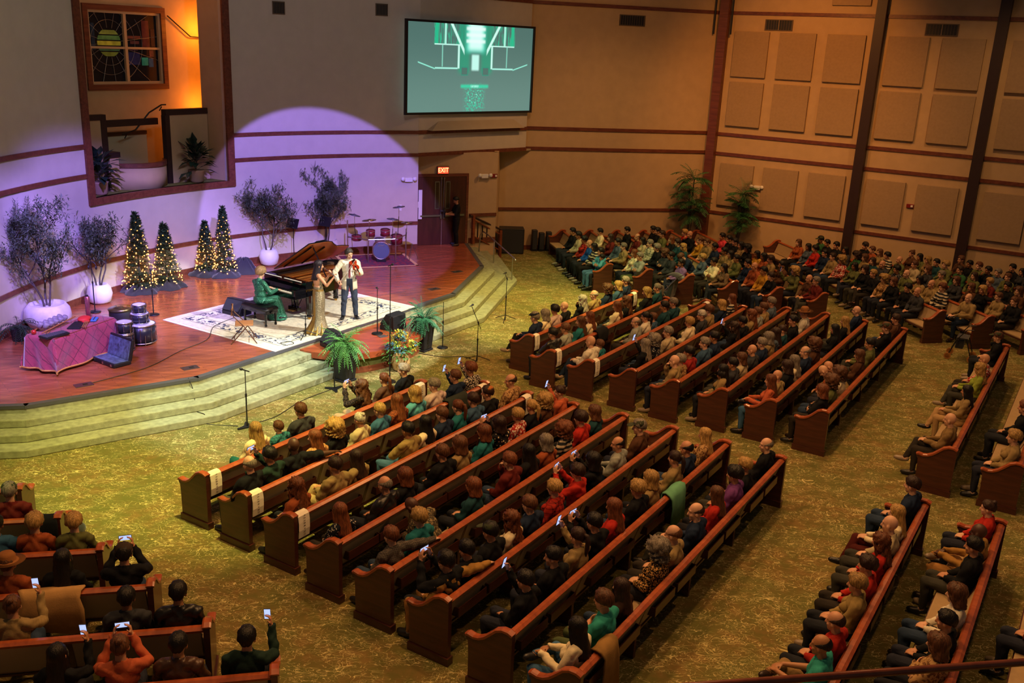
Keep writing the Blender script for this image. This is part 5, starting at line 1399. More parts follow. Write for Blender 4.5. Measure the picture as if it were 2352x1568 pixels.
class Fig:
    """a set of tagged primitives that becomes one continuous body"""
    def __init__(s): s.pr = []
    def cap(s, tag_, p0, p1, r0, r1): s.pr.append(('c', tag_, Vector(p0), Vector(p1), r0, r1))
    def ell(s, tag_, c, r, M_=None): s.pr.append(('e', tag_, Vector(c), Vector(r), M_ or Matrix()))
    def head(s, H):
        """H: 4x4 head matrix (origin = centre of head, +Y face)"""
        R3 = H.to_3x3().to_4x4()
        P = lambda x, y, z: H @ Vector((x, y, z))
        s.ell('head', P(0, -.012, .03), (.076, .096, .10), R3)
        s.ell('head', P(0, .028, -.045), (.058, .060, .072), R3)
        s.ell('head', P(0, .052, -.092), (.030, .030, .026), R3)
        s.cap('head', P(0, .084, .012), P(0, .103, -.028), .011, .016)
        s.ell('head', P(0, .072, .034), (.052, .02, .014), R3)
        for x in (-1, 1):
            s.ell('head', P(x*.080, -.004, -.012), (.014, .022, .034), R3)
            s.ell('head', P(x*.036, .056, -.030), (.024, .024, .022), R3)
    def hand(s, wr, d, nrm, side, curl=.5, size=1.0, grip=None):
        """palm from the wrist along d, palm faces nrm; side=+1 right hand. five fingers"""
        wr, d, nrm = Vector(wr), Vector(d).normalized(), Vector(nrm)
        x = d.cross(nrm); x = x.normalized() if x.length > 1e-3 else Vector((1, 0, 0)); nrm = x.cross(d).normalized(); x = x*side   # x: towards the thumb
        k = size
        for j in range(4): s.cap('hand', wr+d*.012*k+x*(.024-.016*j)*k*.6, wr+d*.082*k+x*(.030-.020*j)*k, .014*k, .0125*k)
        for j, L in enumerate((.068, .078, .072, .056)):
            p = wr+d*.085*k+x*(.031-.0205*j)*k; c1 = curl*.7; c2 = curl*1.6
            q = p+(d*math.cos(c1)+nrm*math.sin(c1))*L*.52*k; e = q+(d*math.cos(c2)+nrm*math.sin(c2))*L*.48*k
            s.cap('hand', p, q, .0098*k, .0092*k); s.cap('hand', q, e, .0092*k, .0080*k)
        t0 = wr+d*.028*k+x*.026*k; t1 = t0+(d*.6+x*.75+nrm*.3).normalized()*.042*k; t2 = t1+(d*.9+x*.15+nrm*.45).normalized()*.034*k
        s.cap('hand', t0, t1, .0125*k, .0105*k); s.cap('hand', t1, t2, .0105*k, .0088*k)
    def build(s, voxel=.0092, ratio=.30, smooth=2):
        mb = MB()
        for p in s.pr:
            if p[0] == 'c': cap_mesh(mb, p[2], p[3], p[4], p[5], 10 if p[4] > .02 else 8)
            else: mb.ell(p[2], p[3], p[4], 14, 10)
        me = mb.mesh('fig', M['black']); o = bpy.data.objects.new('fig', me); COL.objects.link(o)
        r = o.modifiers.new('r', 'REMESH'); r.mode = 'VOXEL'; r.voxel_size = voxel
        sm = o.modifiers.new('s', 'SMOOTH'); sm.factor = .5; sm.iterations = smooth
        d = o.modifiers.new('d', 'DECIMATE'); d.ratio = ratio
        bpy.context.view_layer.update()
        out = bpy.data.meshes.new_from_object(o.evaluated_get(bpy.context.evaluated_depsgraph_get()))
        bpy.data.objects.remove(o); bpy.data.meshes.remove(me)
        n = len(out.vertices); co = np.empty(n*3); out.vertices.foreach_get('co', co); co = co.reshape(-1, 3)
        out.calc_loop_triangles(); nf = len(out.loop_triangles); fs = np.empty(nf*3, dtype=np.int32); out.loop_triangles.foreach_get('vertices', fs); fs = fs.reshape(-1, 3)
        bpy.data.meshes.remove(out)
        # nearest primitive for every vertex
        best = np.full(n, 1e9); lab = np.zeros(n, int); tags = sorted({p[1] for p in s.pr})
        for p in s.pr:
            if p[0] == 'c':
                a, b = np.array(p[2]), np.array(p[3]); ab = b-a; L2 = max(1e-9, ab@ab); t = np.clip(((co-a)@ab)/L2, 0, 1)
                dd = np.linalg.norm(co-(a+t[:, None]*ab), axis=1)-(p[4]+(p[5]-p[4])*t)
            else:
                Mi = np.array(p[4].to_3x3().inverted()); q = (co-np.array(p[2]))@Mi.T/np.array(p[3]); l = np.linalg.norm(q, axis=1)
                dd = (l-1)*min(p[3])
            k = dd < best; best[k] = dd[k]; lab[k] = tags.index(p[1])
        s.co, s.fs, s.lab, s.tags = co, fs, lab, tags
        nr = np.zeros((n, 3)); fn_ = np.cross(co[fs[:, 1]]-co[fs[:, 0]], co[fs[:, 2]]-co[fs[:, 0]])
        for c_ in range(3): np.add.at(nr, fs[:, c_], fn_)
        l = np.linalg.norm(nr, axis=1); l[l == 0] = 1; s.nr = nr/l[:, None]
        return s
    def mesh(s, name, matl, vals=None):
        me = bpy.data.meshes.new(name); me.from_pydata(s.co.tolist(), [], s.fs.tolist()); me.materials.append(matl)
        me.polygons.foreach_set('use_smooth', [True]*len(me.polygons))
        if vals is not None:
            at = me.attributes.new('tone', 'FLOAT', 'POINT'); at.data.foreach_set('value', np.asarray(vals, dtype=np.float32))
        me.update(); return me
    def shell(s, name, matl, sel, off, seed=0, wr=.007, relax=2, rim=True, offs=None):
        """garment: faces whose vertices satisfy sel(co,tag)->bool array, pushed out and closed with a rim"""
        sel = np.asarray(sel); F = s.fs[sel[s.fs].all(axis=1)]
        if not len(F): return None
        used, inv = np.unique(F, return_inverse=True); F = inv.reshape(-1, 3); nu = len(used)
        base = s.co[used]; nr = s.nr[used]; o_ = off if offs is None else offs[used][:, None]
        co = base+nr*o_
        E_ = np.concatenate([F[:, (0, 1)], F[:, (1, 2)], F[:, (2, 0)]]); deg = np.bincount(E_.ravel(), minlength=nu)[:, None]
        for _ in range(relax):
            ac = np.zeros_like(co); np.add.at(ac, E_[:, 0], co[E_[:, 1]]); np.add.at(ac, E_[:, 1], co[E_[:, 0]]); co = co*.5+ac/deg*.5
        if wr:
            q = co*np.array((1, 1, .8)); w1 = np.sin(q[:, 0]*31+3*np.sin(q[:, 2]*19+seed)+q[:, 1]*13)*.6+np.sin(q[:, 2]*47+4*np.sin(q[:, 0]*17+seed*2)+q[:, 1]*29)*.5+np.sin((q[:, 0]+q[:, 1]-q[:, 2])*83+seed)*.25
            co = co+nr*(w1*wr)[:, None]
        key = E_[:, 0].astype(np.int64)*nu+E_[:, 1]; rev = E_[:, 1].astype(np.int64)*nu+E_[:, 0]; bd = E_[~np.isin(key, rev)]
        V_ = co.tolist(); F_ = F.tolist()
        if rim and len(bd):
            bv = np.unique(bd); im = {int(v): nu+i for i, v in enumerate(bv)}; V_ += (base[bv]-nr[bv]*.004).tolist()
            F_ += [(int(b_), int(a_), im[int(a_)], im[int(b_)]) for a_, b_ in bd]
        me = bpy.data.meshes.new(name); me.from_pydata(V_, [], F_); me.materials.append(matl)
        me.polygons.foreach_set('use_smooth', [True]*len(me.polygons)); me.update(); return me
    def has(s, *t): ids = [s.tags.index(x) for x in t if x in s.tags]; return np.isin(s.lab, ids)
    def tone(s, H):
        Hi = np.array(H.inverted()); q = s.co@Hi[:3, :3].T+Hi[:3, 3]; t = np.zeros(len(q))
        for x in (-.031, .031):
            t = np.maximum(t, (np.linalg.norm((q-np.array((x, .082, .004)))*np.array((.8, .5, 1.3)), axis=1) < .0085)*.75)
            t = np.maximum(t, (np.linalg.norm((q-np.array((x, .086, .030)))*np.array((.55, .5, 1.8)), axis=1) < .009)*.3)
        t = np.maximum(t, (np.linalg.norm((q-np.array((0, .088, -.066)))*np.array((.55, .5, 1.6)), axis=1) < .011)*.3)
        t[q[:, 1] < .04] = 0
        return t

def skin_mat():
    m, N, L, P = nmat('skin')
    oi = N.new('ShaderNodeObjectInfo'); at = nd(N, 'ShaderNodeAttribute'); at.attribute_name = 'tone'
    c = mixc(N, L, at.outputs['Fac'], oi.outputs['Color'], srgb('#3a1c16'))
    L.new(c, P.inputs['Base Color']); P.inputs['Roughness'].default_value = .5
    P.inputs['Subsurface Weight'].default_value = 0
    return m
M['skin'] = skin_mat()
M['fabric'] = mat('garment', '#888888', .85, var=.10, vscale=9, bump=.15, bscale=70, objcol=True, spec=.15)
M['leath'] = mat('garment_leather', '#222222', .38, var=.1, vscale=9, bump=.2, bscale=30, objcol=True)
M['hair'] = mat('hair', '#3a2a20', .5, objcol=True, spec=.35)
def hair_detail():
    m = M['hair']; N, L = m.node_tree.nodes, m.node_tree.links; P = N['Principled BSDF']
    oi = N.new('ShaderNodeObjectInfo'); tc = N.new('ShaderNodeTexCoord'); mp = nd(N, 'ShaderNodeMapping'); mp.inputs['Scale'].default_value = (70, 70, 9); L.new(tc.outputs['Object'], mp.inputs[0])
    nz = nd(N, 'ShaderNodeTexNoise'); nz.inputs['Scale'].default_value = 1; nz.inputs['Detail'].default_value = 3; L.new(mp.outputs[0], nz.inputs['Vector'])
    c = mixc(N, L, ramp(N, L, nz.outputs['Fac'], .3, .75), mixc(N, L, .65, oi.outputs['Color'], (0, 0, 0, 1)), oi.outputs['Color']); L.new(c, P.inputs['Base Color'])
    b = N.new('ShaderNodeBump'); b.inputs['Strength'].default_value = .9; b.inputs['Distance'].default_value = .01; L.new(nz.outputs['Fac'], b.inputs['Height']); L.new(b.outputs[0], P.inputs['Normal'])
hair_detail()
def pattern_mat(name, kind, c2, scale):
    m, N, L, P = nmat('garment_'+name)
    oi = N.new('ShaderNodeObjectInfo'); tc = N.new('ShaderNodeTexCoord'); sp = N.new('ShaderNodeSeparateXYZ'); L.new(tc.outputs['Object'], sp.inputs[0])
    def grid(ch, w): return math_(N, L, 'LESS_THAN', math_(N, L, 'ABSOLUTE', math_(N, L, 'SINE', math_(N, L, 'MULTIPLY', sp.outputs[ch], scale))), w)
    if kind == 'plaid':
        f = math_(N, L, 'ADD', math_(N, L, 'MULTIPLY', grid(0, .35), .5), math_(N, L, 'MULTIPLY', grid(2, .35), .5))
    elif kind == 'stripe': f = math_(N, L, 'LESS_THAN', math_(N, L, 'SINE', math_(N, L, 'MULTIPLY', sp.outputs[2], scale)), 0)
    elif kind == 'dots':
        v = nd(N, 'ShaderNodeTexVoronoi'); v.inputs['Scale'].default_value = scale; L.new(tc.outputs['Object'], v.inputs['Vector']); f = math_(N, L, 'LESS_THAN', v.outputs['Distance'], .28)
    else:
        v = nd(N, 'ShaderNodeTexNoise'); v.inputs['Scale'].default_value = scale; v.inputs['Detail'].default_value = 2; L.new(tc.outputs['Object'], v.inputs['Vector']); f = ramp(N, L, v.outputs['Fac'], .5, .56)
    L.new(mixc(N, L, f, oi.outputs['Color'], srgb(c2)), P.inputs['Base Color']); P.inputs['Roughness'].default_value = .85; P.inputs['Specular IOR Level'].default_value = .15
    return m
PAT = {'tealplaid': ('plaid', '#16323c', 60), 'greyplaid': ('plaid', '#6a6258', 130), 'redplaid': ('plaid', '#2a1014', 45), 'whiteplaid': ('plaid', '#2c4a38', 45), 'stripe': ('stripe', '#b8ac94', 75), 'dots': ('dots', '#cfc8ba', 34),
       'tanprint': ('print', '#8a5a34', 40), 'brownprint': ('print', '#8a4a2c', 40), 'bwprint': ('print', '#c8c0b0', 45), 'redfloral': ('print', '#d8c8b8', 26), 'tanpat': ('print', '#6b4a30', 30), 'blackpat': ('dots', '#c8b898', 18), 'greypat': ('print', '#8a7a58', 38), 'goldprint': ('print', '#c99a58', 48), 'blacklace': ('print', '#4a3a30', 60)}
for k, v in PAT.items(): M['pat_'+k] = pattern_mat(k, *v)

PALM_DN = (0, 0, -1)
def seated(pose, build, yaw=0, sleeve='long', hero=None):
    f = Fig(); fem = build == 'f'
    sh = .165 if fem else .19; tw = .88 if fem else 1.0
    lean = {3: 42}.get(pose, 0); T = Matrix.Translation((0, -.0, .55)) @ Matrix.Rotation(-R(lean), 4, 'X') @ Matrix.Translation((0, 0, -.55))
    X = lambda x, y, z: T @ Vector((x, y, z))
    R3 = T.to_3x3().to_4x4()
    f.ell('pelvis', (0, .0, .555), (.17 if fem else .168, .125, .105)); f.ell('torso', X(0, -.01, .70), (.145*tw, .112, .14), R3); f.ell('torso', X(0, -.045, .89), (.172*tw, .112, .165), R3)
    f.cap('torso', X(-sh+.03, -.06, .995), X(sh-.03, -.06, .995), .062, .062); f.cap('torso', X(0, -.06, 1.0), X(0, -.055, 1.055), .078, .062)
    if fem:
        for x in (-.07, .07): f.ell('torso', X(x, .06, .88), (.062, .055, .06))
    f.cap('neck', X(0, -.055, 1.02), X(0, -.03, 1.13), .060, .055)
    pit = {3: 10, 4: 3, 9: 2}.get(pose, 4)
    Hm = T @ Matrix.Translation((0, -.012, 1.205)) @ Matrix.Rotation(R(yaw), 4, 'Z') @ Matrix.Rotation(-R(pit), 4, 'X')
    Hm = Hm @ Matrix.Diagonal((1.0, 1.0, 1.0, 1) if fem else (1.05, 1.05, 1.05, 1))
    f.head(Hm)
    # legs
    hp = {-1: (-.088, .02, .535), 1: (.088, .02, .535)}; kn = {-1: (-.125, .46, .535), 1: (.125, .46, .535)}; an = {-1: (-.13, .44, .095), 1: (.13, .44, .095)}; to = {-1: (-.145, .60, .045), 1: (.145, .60, .045)}
    if pose == 2: kn[1] = (.02, .47, .66); an[1] = (-.16, .60, .33); to[1] = (-.19, .75, .31); kn[-1] = (-.10, .46, .535)
    if pose == 7: kn[1] = (.33, .40, .60); an[1] = (-.03, .49, .675); to[1] = (-.17, .53, .70)
    if pose == 3: to[1] = (.16, .58, .045)
    for s in (-1, 1):
        f.cap('thigh', hp[s], kn[s], .088, .062); k_, a_ = Vector(kn[s]), Vector(an[s]); cf = k_.lerp(a_, .3)+Vector((0, -.012, 0))
        f.cap('shin', k_, cf, .058, .056); f.cap('shin', cf, a_, .056, .038)
        t_ = Vector(to[s]); d = (t_-a_); f.cap('foot%d' % s, a_+Vector((0, 0, -.02))-d*.25, a_+d*.35+Vector((0, 0, -.02)), .042, .046); f.cap('foot%d' % s, a_+d*.35+Vector((0, 0, -.02)), t_, .046, .036)
    el = {-1: (-.245, .03, .75), 1: (.245, .03, .75)}; wr = {-1: (-.075, .235, .665), 1: (.075, .235, .665)}; hd = {-1: (.55, .75, -.15), 1: (-.55, .75, -.15)}; nm = {-1: (0, -.1, -1), 1: (0, -.1, -1)}; cu = {-1: .45, 1: .45}
    if pose == 1: el = {-1: (-.25, .09, .80), 1: (.25, .09, .80)}; wr = {-1: (.045, .165, .845), 1: (-.045, .20, .80)}; hd = {-1: (1, -.15, .08), 1: (-1, -.15, .1)}; nm = {-1: (0, -1, 0), 1: (0, -1, 0)}
    if pose == 2: wr = {-1: (-.04, .33, .72), 1: (.05, .33, .735)}; hd = {-1: (.4, .8, -.1), 1: (-.4, .8, -.1)}
    if pose == 3: el = {-1: (-.21, .36, .66), 1: (.21, .36, .66)}; wr = {-1: (-.04, .52, .60), 1: (.04, .52, .60)}; hd = {-1: (.5, .6, -.3), 1: (-.5, .6, -.3)}
    if pose == 4: el = {-1: (-.235, .16, .88), 1: (.235, .16, .88)}; wr = {-1: (-.09, .31, 1.13), 1: (.09, .31, 1.13)}; hd = {-1: (.15, .2, 1), 1: (-.15, .2, 1)}; nm = {-1: (1, 0, 0), 1: (-1, 0, 0)}; cu = {-1: .7, 1: .7}
    if pose == 5: el[1] = (.43, -.17, .985); wr[1] = (.66, -.20, .955); hd[1] = (1, .05, -.15); cu[1] = .5
    if pose == 6: el[-1] = (-.43, -.17, .985); wr[-1] = (-.66, -.20, .955); hd[-1] = (-1, .05, -.15); cu[-1] = .5
    if pose == 7: wr = {-1: (-.05, .40, .74), 1: (.13, .38, .73)}; hd = {-1: (.5, .6, -.2), 1: (-.4, .6, -.2)}
    if pose == 8: el[1] = (.19, .17, .80); wr[1] = (.06, .17, 1.03); hd[1] = (-.25, -.2, 1); nm[1] = (-.2, -1, 0); cu[1] = 1.0
    if pose == 9: el[1] = (.26, .17, .88); wr[1] = (.21, .34, 1.13); hd[1] = (-.1, .2, 1); nm[1] = (-1, 0, 0); cu[1] = .8
    for s in (-1, 1):
        S_ = X(s*sh, -.06, .985); E_, W_2 = Vector(el[s]), Vector(wr[s])
        f.cap('uarm', S_, E_, .058 if not fem else .050, .046 if not fem else .041); fm = E_.lerp(W_2, .3)
        f.cap('farm', E_, fm, .045 if not fem else .040, .043 if not fem else .038); f.cap('farm', fm, W_2, .043 if not fem else .038, .028)
        f.hand(W_2, hd[s], nm[s], s, cu[s])
    f.build()
    g = {'head': Hm, 'wr': wr, 'hd': hd}
    g['body'] = f.mesh('person', M['skin'], f.tone(Hm))
    nk = f.co[:, 2] < ((Hm.translation.z-.118))
    sel = f.has('torso', 'uarm')|(f.has('neck') & nk)
    if sleeve == 'long': sel = sel|f.has('farm')
    sel = sel|(f.has('pelvis') & (f.co[:, 2] > .57))
    of = np.full(len(f.co), .020); of[f.has('neck')] = .020; of[f.has('farm')] = .017
    g['top'] = f.shell('top', M['fabric'], sel, .02, pose, .0105, 2, True, of)
    g['trousers'] = f.shell('trousers', M['fabric'], f.has('pelvis', 'thigh', 'shin'), .012, pose+3)
    for s in (-1, 1): g['shoe%d' % s] = f.shell('shoe', M['leath'], f.has('foot%d' % s), .007, wr=0, relax=1)
    return g
FIGS = {}
def fig(pose, build, yaw, sleeve):
    k = (pose, build, yaw, sleeve)
    if k not in FIGS: FIGS[k] = seated(pose, build, yaw, sleeve)
    return FIGS[k]

# ---- hair, in head space (+Y face)
def hair_mesh(style):
    def grid(n, rows, fn, thick=.010, closed=True):
        m = MB(); outer = []
        for j in range(rows+1):
            for i in range(n): outer.append(fn(2*PI*i/n, j/rows))
        c = Vector((0, -.01, .02)); inner = []
        for p in outer:
            p = Vector(p); q = Vector((p.x-c.x, p.y-c.y, 0 if p.z < .02 else p.z-c.z)); inner.append(p-(q.normalized()*thick if q.length > 1e-4 else Vector((0, 0, 0))))
        m.v = [tuple(p) for p in outer]+[tuple(p) for p in inner]; K = n*(rows+1)
        for j in range(rows):
            for i in range(n):
                a, b = j*n+i, j*n+(i+1) % n
                m.f.append((a, a+n, b+n, b)); m.f.append((K+a, K+b, K+b+n, K+a+n)); m.mi += [0, 0]
        for i in range(n):
            a, b = rows*n+i, rows*n+(i+1) % n; m.f.append((a, K+a, K+b, b)); m.mi.append(0)
        m.f.append(tuple(range(n-1, -1, -1))); m.mi.append(0)
        return m
    def front(ph): return .5+.5*math.sin(ph)          # ph=pi/2 is +Y (face)
    def skull(ph, th, t):
        return Vector((math.cos(ph)*math.sin(th)*(.080+t), math.sin(ph)*math.sin(th)*(.100+t)-.012, math.cos(th)*(.104+t)+.032))
    def limit(ph, fr, sd, bk):
        s = math.sin(ph); return R(fr*s**2+sd*(1-s**2)) if s > 0 else R(bk*s**2+sd*(1-s**2))
    hang = {'l': .33, 'w': .32, 'o': .13, 'c': .08}.get(style, 0)
    thick = {'s': .015, 'i': .010, 'k': .008, 'v': .008, 'm': .028, 'l': .016, 'w': .022, 'o': .028, 'c': .052, 'u': .012, 'p': .012, 'h': .010, 'j': .008}.get(style, .01)
    wav = {'w': .014, 'c': .018, 'l': .004, 'o': .006, 'm': .008}.get(style, .005)
    if style == 'r':
        def fn(ph, t):
            lo = limit(ph, 86, 97, 127); hi = limit(ph, 84, 74, 52)
            dev = min(abs(ph-R(90+58)), abs(ph-R(90+302))); k_ = min(1, dev/R(34)); hi = lo-(lo-hi)*(.25+.75*k_)
            th = hi+(lo-hi)*t; return skull(ph, th, .013*math.sin(PI*(.08+.8*t))*(.4+.6*k_)+.002*math.sin(17*ph+9*t))
        m = MB(); n, rows = 28, 5
        for j in range(rows+1):
            for i in range(n+1):
                ph = R(90+58)+R(360-116)*i/n; m.v.append(tuple(fn(ph, j/rows)))
        for j in range(rows):
            for i in range(n): a = j*(n+1)+i; m.f.append((a, a+n+1, a+n+2, a+1)); m.mi.append(0)
        return m.mesh('hair', M['hair'], True)
    sp = .55 if hang else 1.0
    def fn(ph, t):
        s = math.sin(ph)
        fr, sd, bk = (58, 98, 128) if not hang else (58, 100, 112)
        if style in ('m', 'c'): fr, sd, bk = 60, 104, 126
        lim = limit(ph, fr, sd, bk)
        wv = wav*(math.sin(7*ph+9*t*(3 if style in 'wc' else 1))+.6*math.sin(13*ph-14*t)+(.8*math.sin(23*ph+31*t) if style == 'c' else 0))
        if not hang or t <= sp:
            tt = t/sp if hang else t
            th = .02+lim*tt; e = thick*(.75+.5*math.sin(PI*min(1, tt*.9)))*(1 if style != 's' or s < .2 else 1.2)
            return skull(ph, th, e+wv*min(1, tt*2))
        tt = (t-sp)/(1-sp); base = skull(ph, .02+lim, thick+wv)
        k = max(0, min(1, (.62-s)/.5))          # no hang over the face
        L = hang*k*(1 if s < .2 else .8)
        p = Vector(base); p.z -= L*tt
        out = (.010+.02*min(1, L*tt*6))*tt*(1 if hang < .2 else 1)
        if hang > .2: p.y += (-.035 if s < 0 else -.012)*tt; p.x *= 1+.22*tt*(1-.55*tt)
        p.x += math.cos(ph)*out+math.cos(ph)*wv; p.y += s*out*.6
        return p
    m = grid(30, 16 if hang else 9, fn, .012 if style != 'c' else .02)
    if style == 'u': m.ell((0, -.085, .115), (.042, .042, .038), None, 10, 8)
    if style == 'p': m.tube([(0, -.10, .07), (0, -.150, .055), (0, -.165, -.03), (0, -.150, -.16), (0, -.145, -.24)], [.02, .032, .036, .028, .008], 10)
    return m.mesh('hair', M['hair'], True)
HAIR = {}
def hair(style):
    if style not in HAIR: HAIR[style] = hair_mesh(style)
    return HAIR[style]
def hat_mesh(style):
    m = MB()
    if style == 'k': m.ell((0, .012, .085), (.105, .125, .042), Matrix.Rotation(R(-10), 4, 'X'), 18, 8); m.ell((0, .105, .066), (.07, .045, .012), Matrix.Rotation(R(-14), 4, 'X'))
    elif style == 'j': m.lathe([(.092, .035), (.098, .06), (.092, .10), (.06, .142), (.0, .155)], (0, -.012, 0), 20); m.lathe([(.098, .022), (.102, .03), (.102, .062), (.097, .066)], (0, -.012, 0), 20)
    elif style == 'v': m.lathe([(.096, .05), (.096, .085), (.075, .125), (.0, .145)], (0, -.008, 0), 20); m.ell((0, .125, .056), (.075, .075, .010), Matrix.Rotation(R(-12), 4, 'X'), 14, 6); m.ell((0, -.008, .146), (.012, .012, .006), None, 8, 4)
    elif style == 'i': m.lathe([(.088, .075), (.075, .115), (.04, .138), (0, .142)], (0, -.03, 0), 18)
    elif style == 'h': m.lathe([(.20, .062), (.17, .056), (.10, .066), (.098, .07), (.096, .13), (.07, .165), (0, .16)], (0, -.01, 0), 26)
    return m.mesh('hat', M['fabric'], True)
HATS = {k: hat_mesh(k) for k in 'kjvih'}
HATCOL = {'k': '#20242e', 'j': '#b8b4a8', 'v': '#3a4030', 'i': '#b06a34', 'h': '#8a5a34'}
HC = {'bl': '#c09858', 'br': '#6a4228', 'db': '#3a241a', 'bk': '#15110f', 'rd': '#7d4526', 'gy': '#8f8578', 'wh': '#cfc8bc'}
TC = {'cream': '#d8cba8', 'tealplaid': '#2f6f78', 'charcoal': '#33353a', 'blacklace': '#17140f', 'black': '#14161a', 'darkgreen': '#1c302a', 'tanprint': '#b98f60', 'beige': '#aa9c7c', 'rust': '#8f4a2a', 'tan': '#8d7850', 'dots': '#161c28', 'blacklea': '#181818', 'greyplaid': '#3d3a3a', 'brown': '#4f3424', 'navy': '#1b2840', 'bwprint': '#1f1c1a', 'pink': '#b8a2a0', 'blue': '#2f5878', 'brownprint': '#5a3020', 'skyblue': '#4f9ab0', 'denim': '#34506c', 'tanpat': '#ac8a5c', 'khaki': '#8f7a4a', 'teal': '#1f6870', 'blackpat': '#16161a', 'redfloral': '#98241f', 'salmon': '#b0583a', 'stripe': '#1e2228', 'red': '#a8281f', 'maroon': '#5e201c', 'greypat': '#3c372e', 'darkteal': '#1c4048', 'redplaid': '#a02a20', 'grey': '#8b9088', 'purple': '#6a3a78', 'goldprint': '#1c1712', 'camel': '#967038', 'teeteal': '#2f9086', 'brownblack': '#2a1a14', 'white': '#cfc9b6', 'redscarf': '#8a2422', 'slate': '#4a5868', 'olive': '#5b6038', 'royal': '#1f4f98', 'whiteplaid': '#bcb49c', 'lilac': '#7c5c90', 'mustard': '#b5862c', 'taupe': '#6e5640', 'hotpink': '#c8404f', 'green': '#2f5a38', 'lime': '#86963a', 'tanvest': '#7c6440', 'redshirt': '#98241c', 'brownlea': '#4a3020'}
LC = {'': None, 'teal': '#1f6060', 'tan': '#a98a60', 'beige': '#b39a6c', 'denim': '#2a3a50', 'jeans': '#3f6488', 'navy': '#1d2a40', 'camel': '#9c7240', 'olive': '#4a5638', 'maroon': '#4a1a18', 'khaki': '#8a7048'}
SKINS = ['#c89a7c', '#d0a184', '#c08c6c', '#b98464']
